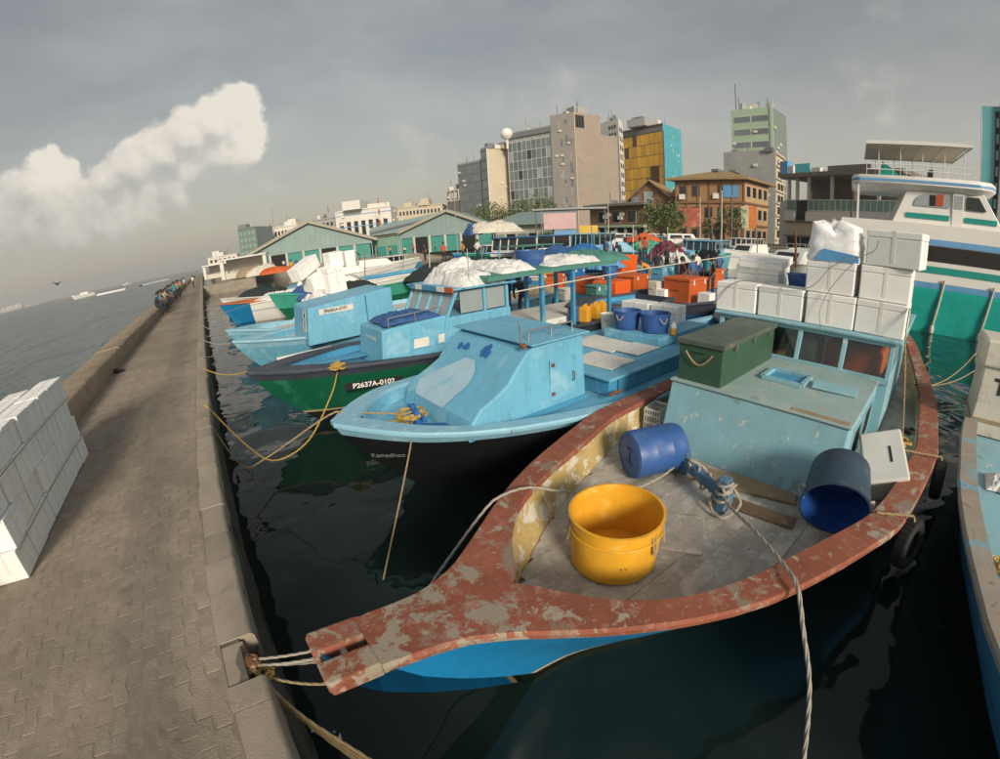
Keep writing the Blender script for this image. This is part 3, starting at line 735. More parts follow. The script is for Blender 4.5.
def bucket(loc, r0, r1, h, m, label, name='tub', cat='tub', rot=None, handles=True, group=None, wall=.012, hm='rope_grey', rz=0, rim=.012, fill=None, mi=None):
    t = thing(name, label, cat, loc, group=group, rot=rot or (0, 0, rz)); n = 32
    mb = MB(); mb.lathe([(r0*.96, 0), (r0, .015), (r0+(r1-r0)*.5, h*.5), (r1, h-.02), (r1+rim, h-.012), (r1+rim, h), (r1-wall, h+.002), (r1-wall-.004, h-.03), (r0-wall, .03), (.001, .028)], n, cap=(True, False))
    if mi: mb.m = [1 if k >= 6*n and k < 9*n else 0 for k in range(len(mb.f))]
    mb.build('wall', [m, mi] if mi else m, t, smooth=40)
    if handles:
        for a in (0.5, 0.5+math.pi):
            pts = []
            for k in range(9):
                u = (k/8-.5)*.5; pts.append((math.cos(a+u)*(r1+.018+.03*math.cos(u*6)), math.sin(a+u)*(r1+.018+.03*math.cos(u*6)), h-.07-.10*math.cos(u/0.25*math.pi/2)))
            hb_ = MB(); hb_.tube(pts, .011, 6); hb_.build('handle', hm, t, smooth=True)
    if fill: MB().lathe([(.001, h*.8), (r0+(r1-r0)*.8-wall-.01, h*.8-.01)], 20, cap=(False, False)).build('contents', fill, t)
    return t
def barrel(loc, r, h, m, label, rot, name='barrel', group=None):
    t = thing(name, label, 'barrel', loc, rot=rot, group=group); n = 32; prof = [(r*.9, 0), (r*.97, .012), (r, .05)]
    for k in range(1, 6): z = h*k/6; prof += [(r, z-.03), (r*1.02, z-.012), (r*1.02, z+.012), (r, z+.03)] if k in (2, 4) else [(r*1.005, z)]
    prof += [(r, h-.05), (r*.97, h-.012), (r*.9, h)]
    MB().lathe(prof, n).build('drum', m, t, smooth=40)
    for z in (-.004, h-.006): MB().lathe([(r*.86, z), (r*.9, z), (r*.9, z+.01), (r*.86, z+.01)], n, cap=(False, False)).build('rim', m, t, smooth=40)
    MB().lathe([(.04, 0), (.04, .02), (.03, .025)], 12, c=(r*.5, 0, h)).build('bung', m, t)
    return t
def jerrycan(loc, dims, m, label, rz=0, group=None):
    t = thing('jerrycan', label, 'jerrycan', loc, rz, group); w, d, h = dims
    MB().box((0, 0, h*.42), (w, d, h*.84)).build('body', m, t, bevel=.04)
    s = MB(); s.box((0, 0, h*.88), (w*.8, d*.8, h*.1), taper=(.5, .6)); s.lathe([(.03, h*.9), (.03, h), (.02, h+.01)], 10, c=(w*.25, 0, 0)); s.build('neck', m, t)
    MB().tube([(-w*.35, 0, h*.85), (-w*.3, 0, h*.98), (w*.05, 0, h*.98), (w*.1, 0, h*.88)], .016, 6).build('handle', m, t, smooth=True)
    return t
def bin_box(loc, dims, m, label, rz=0, group=None, lid=True):
    t = thing('insulated_bin', label, 'bin', loc, rz, group); w, d, h = dims
    MB().box((0, 0, h*.43), (w*.94, d*.94, h*.86), taper=(1.05, 1.05)).build('body', m, t, bevel=.04)
    if lid:
        MB().box((0, 0, h*.93), (w*1.02, d*1.02, h*.13)).build('lid', m, t, bevel=.03)
        for sx in (-.3, .3): MB().bx(w*sx-.04, w*sx+.04, -d*.53, -d*.5, h*.74, h*.92).build('latch', 'white_plastic', t)
    for sx in (-1, 1): MB().bx(sx*w*.51-.02, sx*w*.51+.02, -d*.15, d*.15, h*.52, h*.58).build('handle', m, t)
    return t
# ------------------------------------------------------------------ the red-railed boat in front
def red_boat():
    t = thing('fishing_boat', 'worn boat with red-brown gunwale and pale turquoise cabin, nearest in front', 'boat', (0, 2.03, 0))
    HB = [(.0, .205), (.5, .215), (.85, .235), (1.05, .32), (1.35, .52), (1.86, .90), (2.4, 1.24), (2.87, 1.47), (3.43, 1.68), (4.4, 2.02), (5, 2.08), (6.57, 2.18), (8.8, 1.98), (11, 1.55), (12.7, 1.15), (13.6, .85)]
    ZS = [(0, 1.53), (.6, 1.47), (1.4, 1.37), (2.5, 1.31), (4, 1.28), (8, 1.22), (11, 1.3), (13.6, 1.5)]
    HI = [(0, -.6), (1.5, -.08), (1.62, .3), (1.9, .66), (2.3, .95), (2.87, 1.2), (3.43, 1.37), (4.4, 1.72), (5, 1.8), (6.57, 1.9), (8.8, 1.7), (11, 1.3), (12.7, .9), (13.6, .6)]
    h = Hull(HB, ZS, HI, yaw=-.045, rake=2.3, draft=.6, ns=90); h.X = [x for x in h.X if x > .3]; h.X = [.30]+h.X
    h.sides(t, ['hull_blue', 'tan_line', 'hull_black'], [.655, .68])
    h.gunwale(t, 'red_paint', th=.075, out=.03, wob=.004)
    for sg in (-1, 1):   # the two prongs of the stem head
        p = MB(); a, b = .04*sg, .236*sg
        rr = []
        for x, k in ((-.05, .8), (-.03, 1), (.12, 1), (.302, 1.0)):
            z = 1.531-.095*max(0, x); y0, y1 = a, a+(b-a)*k
            rr.append([(x, y0, z-.12), (x, y1, z-.12), (x, y1, z-.012), (x, y1-.012*sg, z), (x, y0+.012*sg, z), (x, y0, z-.012)])
        p.loft(rr, True, (True, True)); p.build('stem_prong', 'red_paint', t, bevel=.015)
    MB().tube([(.14, -.1, 1.45), (.14, .1, 1.45)], .03, 10).build('stem_pin', 'steel', t, smooth=True)
    h.bulwark(t, 'yellow_peel', .85); h.planks(t, 'deck_wood', .85, .19, 7.4)
    h.deck(t, 'deck_wood', .815, 'under_deck')
    y = lambda w: w-2.03
    # low trunk cabin with a leaning front
    house(t, [(4.92, .84), (5.16, 1.76), (7.4, 1.80), (7.4, .84)], y(.62), y(3.06), 'cabin_pale', 'trunk_cabin')
    slab(t, 5.14, 7.35, y(.60), y(3.08), 1.765, 1.80, 'cabin_top', 'trunk_top', .012)
    MB().bx(5.18, 5.26, y(.64), y(1.35), 1.80, 1.812).build('worn_plank', 'plank_tan', t)
    # side openings of the trunk
    for x0, x1 in ((5.45, 6.1), (6.25, 6.95)):
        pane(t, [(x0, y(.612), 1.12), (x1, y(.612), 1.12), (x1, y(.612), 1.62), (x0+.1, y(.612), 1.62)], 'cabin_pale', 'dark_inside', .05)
    # hatch and its cover on the trunk top
    mb = MB()
    for a, b in (((6.05, 2.08), (6.05, 1.5)), ((6.55, 2.08), (6.55, 1.5)), ((6.05, 2.08), (6.55, 2.08)), ((6.05, 1.5), (6.55, 1.5))): mb.bar((a[0], y(a[1]), 1.83), (b[0], y(b[1]), 1.83), .06, .05)
    mb.build('hatch_frame', 'cabin_pale', t); MB().bx(6.08, 6.52, y(1.53), y(2.05), 1.802, 1.806).build('hatch_well', 'blue_mid', t)
    # wheelhouse: pillars, panes, roof, walls
    zb, zt, xb, xt = 1.80, 2.33, 7.32, 7.46; ys = [.50, 1.24, 1.98, 2.72, 3.42]
    for yy in ys: MB().bar((xb, y(yy), zb-.02), (xt, y(yy), zt), .075, .07).build('window_post', 'cabin_pale', t, bevel=.008)
    MB().bar((xb, y(.46), zb), (xb, y(3.46), zb), .08, .09).build('window_sill', 'cabin_pale', t, bevel=.008); MB().bar((xt, y(.46), zt), (xt, y(3.46), zt), .08, .08).build('window_head', 'cabin_pale', t, bevel=.008)
    for a, b in zip(ys, ys[1:]):
        q = [Vector((xb+.01, y(a)+.04, zb+.05)), Vector((xb+.01, y(b)-.04, zb+.05)), Vector((xt+.01, y(b)-.04, zt-.04)), Vector((xt+.01, y(a)+.04, zt-.04))]
        MB().loft([q, [p+Vector((.006, 0, 0)) for p in q]], True, (True, True)).build('window_pane', 'window_clear', t)
    MB().bx(7.3, 7.38, y(.50), y(3.42), .84, 1.78).build('front_panel', 'cabin_pale', t)
    for yy in (.5, 3.42):
        sp = MB()
        sp.bx(7.4, 10.4, y(yy)-.02, y(yy)+.02, .84, 1.85); sp.bx(7.44, 10.4, y(yy)-.022, y(yy)+.022, 2.25, 2.36)
        for x in (7.55, 8.4, 9.3, 10.35): sp.bx(x, x+.12, y(yy)-.021, y(yy)+.021, 1.84, 2.26)
        sp.build('side_wall', 'cabin_pale', t)
    MB().bx(10.3, 10.36, y(.5), y(3.42), .84, 2.34).build('rear_wall', 'cabin_pale', t)
    slab(t, 7.36, 10.7, y(.36), y(3.56), 2.355, 2.41, 'cabin_pale', 'roof')
    MB().bx(7.7, 8.9, y(.62), y(1.62), 1.5, 2.16).build('fuel_tank', 'orange_brown', t, bevel=.1)
    MB().bx(7.75, 8.4, y(1.75), y(2.3), 1.6, 2.12).build('wheel_console', 'dirty_white', t, bevel=.04)
    # mooring bitt: two posts and a cross bar on the fore deck
    b = MB(); b.bar((4.46, y(2.33), .85), (4.42, y(2.33), 1.22), .11, .11); b.bar((4.08, y(1.60), .85), (4.04, y(1.60), 1.30), .12, .12); b.bar((4.46, y(2.42), 1.06), (4.03, y(1.50), 1.06), .10, .12); b.build('mooring_bitt', 'bitt_blue', t, bevel=.015)
    # a rail knee and small cleats
    for yy in (.2, 3.5): MB().bar((6.0, y(yy), 1.27), (6.5, y(yy), 1.27), .05, .06).build('cleat', 'plank_dark', t, bevel=.01)
    return t
mat('tub_inside', (.012, .06, .26), .45, .15, 3)
mat('bitt_blue', (.07, .15, .25), .7, .2, 4, .3, 60, wear=[((.26, .3, .32), 7, .56, .08)])
red_boat()
# loose boards on the deck
for nm, c, d, rz, m_, lb in (('hatch_board', (3.42, 1.74, .867), (.62, .50, .03), .5, 'deck_wood', 'square grey deck hatch board beside the yellow tub'),
                             ('deck_board', (4.72, 1.72, .872), (.34, 1.5, .03), .25, 'plank_tan', 'long tan board laid before the turquoise cabin'),
                             ('deck_board', (4.32, 1.30, .87), (.22, .95, .026), .1, 'plank_dark', 'short dark brown board beside the mooring bitt')):
    o = MB().box((0, 0, 0), d).build(nm, m_, bevel=.008, loc=c); o.rotation_euler = (0, 0, rz); tag(o, lb, 'board')
o = MB().box((0, 0, 0), (.30, .62, .03)).build('hatch_cover', 'cabin_pale', bevel=.006, loc=(6.3, 1.08, 1.835)); o.rotation_euler = (.02, -.05, .12); tag(o, 'loose pale turquoise hatch cover lying beside the open hatch', 'hatch cover')
# yellow tub
t = bucket((2.66, 2.0, .866), .405, .43, .56, 'yellow_tub', 'big round yellow plastic tub standing open on the fore deck', handles=False)
for a in (2.0, 2.55, 4.7, 5.15):
    p = []
    for k in range(9):
        u = k/8; p.append((math.cos(a)*(.415+.05*math.sin(u*math.pi)), math.sin(a)*(.415+.05*math.sin(u*math.pi))+.0, .46-.17*abs(u-.5)*2+.0)) if False else p.append((math.cos(a+(u-.5)*.12)*(.425+.03*math.sin(u*math.pi)), math.sin(a+(u-.5)*.12)*(.425+.03*math.sin(u*math.pi)), .49-.2*math.sin(u*math.pi)))
    MB().tube(p, .012, 6).build('rope_handle', 'rope_tan', t, smooth=True)
MB().lathe([(.432, .40), (.437, .405), (.437, .425), (.432, .43)], 32, cap=(False, False)).build('hoop', 'yellow_tub', t, smooth=True)
p = place_text('W', .09, 'brown_print', (-.26, -.318, .22), (.77, -.63, 0), (0, 0, 1), t, bold=.003); 
# blue drum lying against the far bulwark, dark tub tipped over on the near side
rb = Matrix.Rotation(R_(-24), 4, 'Z') @ Matrix.Rotation(R_(90), 4, 'Y')
t = barrel((3.92, 2.83, 1.165), .30, .70, 'barrel_blue', 'blue plastic drum lying on its side by the far bulwark', rb.to_euler())
MB().bx(-.1, .1, -.02, .02, -.012, .002).build('moulded_mark', 'blue_tub', t); MB().bx(-.1, -.07, -.07, .07, -.012, .002).build('moulded_mark', 'blue_tub', t); MB().bx(.07, .1, -.07, .07, -.012, .002).build('moulded_mark', 'blue_tub', t)
rb = Vector((-.92, -.2, -.30)).to_track_quat('Z', 'Y').to_matrix()
t = bucket((4.92, .58, 1.385), .33, .37, .58, 'barrel_dark', 'dark blue tub tipped over on its side near the cabin', rot=rb.to_euler(), handles=False, mi='tub_inside')
for a in (math.pi, 0.):
    p = [(math.cos(a+(k/8-.5)*.5)*(.35+.05*math.sin(k/8*math.pi)), math.sin(a+(k/8-.5)*.5)*(.35+.05*math.sin(k/8*math.pi)), .46-.09*math.sin(k/8*math.pi)) for k in range(9)]
    MB().tube(p, .013, 6).build('rope_handle', 'rope_grey', t, smooth=True)
MB().lathe([(.325, .04), (.001, .041)], 24, cap=(False, False)).build('inner_bottom', 'tub_inside', t)
# green chest on the trunk top
def chest():
    t = thing('storage_chest', 'dark green wooden chest with lid on top of the turquoise cabin', 'chest', (5.22, 2.68, 1.80))
    MB().bx(0, 1.98, -.33, .33, 0, .50).build('body', 'green_chest', t, bevel=.012)
    MB().bx(-.03, 2.01, -.36, .36, .505, .58).build('lid', 'chest_lid', t, bevel=.012)
    for x in (.35, 1.0, 1.65): MB().bx(x-.03, x+.03, -.375, -.335, .45, .55).build('latch', 'steel', t)
    pts = [(-.01, .2-.4*k/10, .42-.16*math.sin(math.pi*k/10)) for k in range(11)]; MB().tube([(x-.03, a, b) for x, a, b in pts], .012, 6).build('rope_handle', 'rope_tan', t, smooth=True)
    MB().tube([(-.03, -.12, .44), (-.03, .12, .44)], .01, 6).build('bar', 'green_chest', t)
chest()
# white cooler on the side walkway
def cooler():
    t = thing('cool_box', 'white foam cool box tilted on the narrow side walkway', 'cool box', (5.85, .12, 1.02), rot=(R_(-22), R_(-24), R_(24)))
    MB().box((0, 0, .19), (.68, .46, .38), taper=(1.06, 1.06)).build('body', 'white_plastic', t, bevel=.03)
    MB().box((0, 0, .42), (.76, .53, .07)).build('lid', 'white_plastic', t, bevel=.025)
    MB().bx(-.12, .12, -.10, -.07, .452, .46).build('lid_slot', 'black_print', t)
    place_text('III', .09, 'brown_print', (-.362, 0, .14), (0, -1, 0), (.08, 0, 1), t)
cooler()
# small white crate on the far side deck
def crate(loc, d, label, rz=0, m='crate'):
    t = thing('plastic_crate', label, 'crate', loc, rz); w, l, h = d
    b = MB(); b.bx(-w/2, w/2, -l/2, l/2, 0, .02)
    for z in (.0, h*.33, h*.66, h-.03):
        for s in (-1, 1): b.bx(-w/2, w/2, s*l/2-.008, s*l/2+.008, z, z+.03); b.bx(s*w/2-.008, s*w/2+.008, -l/2, l/2, z+.001, z+.031)
    b.build('rail', m, t); p = MB()
    for k in range(7):
        for s in (-1, 1): p.bx(-w/2+w*k/6-.007, -w/2+w*k/6+.007, s*l/2-.006, s*l/2+.006, 0, h); p.bx(s*w/2-.006, s*w/2+.006, -l/2+l*k/6-.007, -l/2+l*k/6+.007, 0, h)
    p.build('slat', m, t); return t
crate((5.35, 3.38, .87), (.34, .26, .36), 'small white slatted crate beside the far end of the cabin', .1)
# white boxes on the roof
RB = 'foam boxes piled on the turquoise wheelhouse roof'
for loc, d, rz, rot, lb in (
    ((7.78, 3.22, 2.415), (.62, .76, .50), .02, None, 'white foam box at the far left end of the roof row'),
    ((7.80, 2.40, 2.415), (.62, .80, .50), -.03, None, 'second white foam box from the left in the roof row'),
    ((7.80, 1.57, 2.415), (.62, .80, .50), .02, None, 'third white foam box from the left in the roof row'),
    ((7.82, .76, 2.415), (.62, .78, .50), -.03, None, 'white foam box at the right end of the roof row, bottom of three'),
    ((7.88, .78, 2.925), (.62, .78, .50), .04, None, 'middle foam box of the tall stack at the right roof corner'),
    ((7.86, .66, 3.435), (.62, .84, .52), -.12, None, 'topmost foam box of the tall stack at the right roof corner'),
    ((7.86, 1.62, 2.925), (.62, .80, .48), -.02, None, 'white foam box below the plastic-wrapped bundle'),
    ((8.55, 3.12, 2.415), (.8, .84, .78), .04, None, 'taller white foam box behind the left end of the roof row'),
    ((8.5, 3.05, 3.2), (.9, .84, .14), .0, (R_(2), R_(-6), .08), 'thin white foam lid lying on the taller left roof box'),
    ((8.50, 1.75, 2.415), (.62, .9, .46), .05, None, 'foam box half hidden behind the middle roof boxes'),
    ((8.55, .8, 2.415), (.62, .8, .98), .0, None, 'tall foam box hidden behind the right roof stack')):
    foam_box(loc, d, lb, RB, rz, rot)
# plastic-wrapped bundle on top
def wrapped():
    t = thing('wrapped_bundle', 'plastic-wrapped white bundle with blue tarpaulin on the roof boxes', 'bundle', (7.9, 1.62, 3.41)); r = random.Random(4)
    rr = []
    for k in range(9):
        z = .5*k/8; f = 1.0-.10*k/8+.02*math.sin(k*2.1); ring = []
        for a in range(28):
            th = a*2*math.pi/28; c, s = math.cos(th), math.sin(th); q = 1/max(abs(c), abs(s))**.85
            ring.append((c*q*.33*f*(1+r.uniform(-.05, .05)), s*q*.43*f*(1+r.uniform(-.05, .05)), z+(r.uniform(-.03, .05) if k > 3 else 0)+(.06*math.sin(th*3+1) if k > 5 else 0)))
        rr.append(ring)
    top = [(p[0]*.35, p[1]*.4+.08, p[2]+.07+r.uniform(-.03, .04)) for p in rr[-1]]; rr.append(top)
    MB().loft(rr, True, (True, True)).build('wrap', 'wrap', t, smooth=60)
    q = [(-.352, .30, .02), (-.345, -.42, .02), (-.335, -.42, .13), (-.335, .15, .20)]
    MB().prism(q, (.012, 0, 0)).build('tarpaulin', 'tarp_blue', t)
wrapped()
bucket((8.45, 2.36, 2.88), .2, .24, .22, 'barrel_blue', 'small bright blue basin on the roof between the boxes', name='basin', cat='basin', handles=False)
# lashing rope over the roof boxes
rope(curve([(7.42, 3.6, 2.5), (7.46, 3.2, 2.94), (7.44, 2.4, 2.95), (7.45, 1.9, 3.0), (7.45, 1.55, 3.38), (7.44, 1.0, 3.62), (7.40, .9, 3.8)], 6), .008, 'rope_grey', 'thin grey lashing line slung across the roof boxes', name='lashing_line')
rope(curve([(7.36, 1.62, 2.36), (7.40, 1.70, 2.62), (7.44, 1.62, 2.93), (7.42, 1.45, 3.2), (7.40, 1.25, 3.44)], 6), .007, 'rope_grey', 'thin lashing line hanging down over the middle roof boxes', name='lashing_line')
# ropes of the red boat
rope(curve([(4.06, 1.62, 1.12), (3.86, 1.45, 1.12), (3.4, .95, 1.28), (3.02, .52, 1.36), (2.86, .36, 1.36), (2.66, .18, 1.2), (2.45, -.05, .95), (2.2, -.3, .5), (2.0, -.5, .05), (1.9, -.62, -.3)], 10), .018, 'rope_grey', 'thick grey mooring rope from the bitt over the near gunwale into the water')
rope(curve([(4.44, 2.36, 1.08), (4.0, 2.45, .95), (3.3, 2.6, .97), (2.75, 2.8, 1.2), (2.4, 2.92, 1.35), (2.1, 2.98, 1.36), (1.85, 2.95, 1.30), (1.2, 2.72, 1.08), (.75, 2.5, .98), (.2, 2.35, 1.05), (-.46, 2.36, 1.33)], 10), .014, 'rope_grey', 'grey mooring rope over the far gunwale toward the quay ring')
for k, (a, z) in enumerate(((0., 0), (.5, .04), (1.1, .02))):
    pts = [(4.05+math.cos(q*.7+a)*.085, 1.60+math.sin(q*.7+a)*.085, .98+q*.011+z) for q in range(26)]
    if k == 0: rope(pts, .017, 'rope_grey', 'grey rope wound round the taller post of the bitt', name='rope_turns')
    elif k == 1: rope([(4.26+math.cos(q*.7)*.085*.5+.42*(q/25-.5)*.5, 1.98+(q/25-.5)*.55, 1.06+math.sin(q*.9)*.085) for q in range(34)], .017, 'rope_grey', 'grey rope wound along the cross bar of the bitt', name='rope_turns')
for a, b, s, lb in (((-.46, 2.40, 1.36), (.13, 2.13, 1.45), .02, 'pale upper line from the quay ring to the stem prong'), ((-.46, 2.36, 1.34), (.14, 2.09, 1.42), .03, 'pale second line from the quay ring to the stem slot'), ((-.44, 2.30, 1.30), (.02, 1.88, 1.41), .05, 'knotted tan line from the quay ring to the near prong')):
    rope(sag(a, b, s, 10), .010, 'rope_grey' if 'pale' in lb else 'rope_tan', lb)
for k, (e, lb) in enumerate((((.62, .55, .35), 'thick tan rope bundle dropping from the quay ring beside the bow'), ((.50, .62, .42), 'second tan rope hanging with the bundle below the quay ring'), ((.35, .8, .2), 'short tan rope end trailing from the quay ring to the water'))):
    rope(curve([(-.46, 2.32, 1.34), (-.30, 1.98, 1.12+.03*k), (0.02+.02*k, 1.45, .8), e, (e[0]+.5, e[1]-.5, -.1)], 8), .018 if k == 0 else .012, 'rope_tan', lb)
# ring bolt and knot in the broken kerb
def ring_bolt():
    t = thing('mooring_ring', 'rusty mooring ring in the broken kerb gap tied with ropes', 'mooring ring', (-.49, 2.38, 1.30))
    MB().lathe([(.035, -.1), (.035, .05), (.05, .055), (.05, .075), (.01, .08)], 12).build('bolt', 'rust', t, smooth=True)
    MB().tube([(.02+math.cos(a)*.06, math.sin(a)*.06, .05+.02*math.cos(a)) for a in [k*2*math.pi/16 for k in range(17)]], .012, 6).build('ring', 'rust', t, smooth=True)
ring_bolt()
coil((-.48, 2.38, 1.31), .055, 'rope_tan', 'tangled tan knot of rope at the quay ring', 3, .012, 4, 'rope_knot', .45)
coil((-.40, 2.30, 1.27), .05, 'rope_yellow', 'yellow twist of rope beside the quay ring', 2, .011, 6, 'rope_knot', .45)
rope(curve([(4.5, 2.42, 1.05), (4.35, 2.2, 1.16), (4.5, 2.05, 1.0), (4.2, 1.95, .93), (4.3, 1.75, 1.12), (4.0, 1.72, .95), (3.9, 1.5, .9), (4.15, 1.42, 1.0), (4.1, 1.65, 1.25), (3.95, 1.55, 1.18), (4.12, 1.5, 1.22)], 8), .017, 'rope_grey', 'loose grey rope end draped over the bitt', name='rope_end')
# litter floating by the quay wall
for k_, (px_, py_, m_, lb_) in enumerate(((311, 727, 'yellow_can', 'yellow bottle floating by the quay wall'), (328, 735, 'barrel_blue', 'small blue bottle floating by the quay wall'), (340, 742, 'white_plastic', 'white bottle floating by the quay wall'))):
    p_ = onz(px_, py_, .0); t_ = thing('floating_bottle', lb_, 'bottle', (p_.x, p_.y, .02), k_*1.3, rot=(R_(80), 0, k_*1.3), scale=(.7, .7, .7)); MB().lathe([(.02, -.09), (.034, -.08), (.034, .03), (.014, .07), (.014, .09)], 12).build('body', m_, t_, smooth=True); MB().lathe([(.016, .091), (.016, .108)], 10).build('cap', 'barrel_blue' if k_ == 2 else 'white_plastic', t_)
# tyre fenders on the near side of the red boat
def tyre(loc, r, w, label, rot):
    t = thing('tyre_fender', label, 'tyre', loc, rot=rot, group='tyre fenders on the red-railed boat'); ri = r*.58
    prof = [(ri, -w*.35), (ri+.02, -w*.5), (r*.85, -w*.55), (r*.97, -w*.42), (r, -w*.2), (r, w*.2), (r*.97, w*.42), (r*.85, w*.55), (ri+.02, w*.5), (ri, w*.35), (ri+.03, 0), (ri, -w*.35)]
    MB().lathe(prof, 28, cap=(False, False)).build('carcass', 'rubber', t, smooth=40); tr = MB()
    for k in range(28): a = k*2*math.pi/28; tr.box((math.cos(a)*r, math.sin(a)*r, 0), (.012, .05, w*.7), Matrix.Rotation(a, 3, 'Z'))
    tr.build('tread', 'rubber', t)
tyre((4.62, -.36, 1.0), .26, .14, 'black tyre fender hanging below the forward near gunwale', (R_(82), 0, R_(-18)))
tyre((6.4, -.56, .98), .26, .14, 'black tyre fender hanging farther aft on the near side', (R_(84), 0, R_(-4)))
rope([(4.4, .05, 1.33), (4.5, -.15, 1.335), (4.58, -.30, 1.335), (4.63, -.37, 1.2)], .014, 'rope_tan', 'tan lanyard tying the forward tyre to the gunwale', name='lanyard')
rope([(6.2, .1, 1.30), (6.28, -.2, 1.29), (6.38, -.50, 1.29), (6.4, -.55, 1.2)], .014, 'rope_tan', 'tan lanyard tying the aft tyre to the gunwale', name='lanyard')
coil((6.5, .05, 1.25), .10, 'rope_yellow', 'yellow rope coil hung at the near gunwale beside the cool box', 4, .012, 9)
rope(curve([(6.55, .05, 1.3), (6.9, .2, 1.9), (7.3, .34, 2.5), (7.5, .36, 2.9)], 8), .012, 'rope_tan', 'tan rope from the near gunwale up to the roof boxes')
for k, (e, lb) in enumerate((((12.5, -1.2, 1.7), 'tan rope stretched from the red boat stern toward the neighbour'), ((14.5, -1.6, 1.0), 'lower tan rope stretched behind the red boat toward the neighbour'))):
    rope(sag((9.5, .0+.2*k, 1.28), e, .25, 12), .013, 'rope_tan', lb)
coil((6.9, -.02, 1.25), .07, 'rubber', 'coiled black hose behind the white cool box', 3, .02, 12, 'hose_coil', .1)
mat('dim_print', (.16, .18, .18), .7, .3, 6); mat('primer', (.33, .50, .60), .6, .1, 3, wear=[((.2, .45, .6), 2, .55, .1)])
# ------------------------------------------------------------------ the other moored boats
def dhoni_hull(t, L, hb, zb, zm, zs, mats, bands, gm, dm, deck_z, yaw=0, rake=1.3, gw=.2, draft=.5, full=.35, im=None, plate=.6, HBo=None):
    HB = [(0, .05), (.25, .16), (.7, .42*hb), (full*L*.6, .80*hb), (full*L, .95*hb), (L*.6, hb), (L*.85, .9*hb), (L, .62*hb)]
    if HBo: HB = HBo
    ZS = [(0, zb), (.15*L, zb*.6+zm*.4), (.35*L, zm), (.7*L, zm), (L, zs)]
    HI = [(0, -.3), (plate, -.05)]+[(x, b-gw) for x, b in HB if x > plate+.1]
    h = Hull(HB, ZS, HI, yaw=yaw, rake=rake, draft=draft, gw=gw); h.sides(t, mats, bands); h.gunwale(t, gm, .07, .025)
    h.bulwark(t, im or gm, deck_z); h.deck(t, dm, deck_z); return h
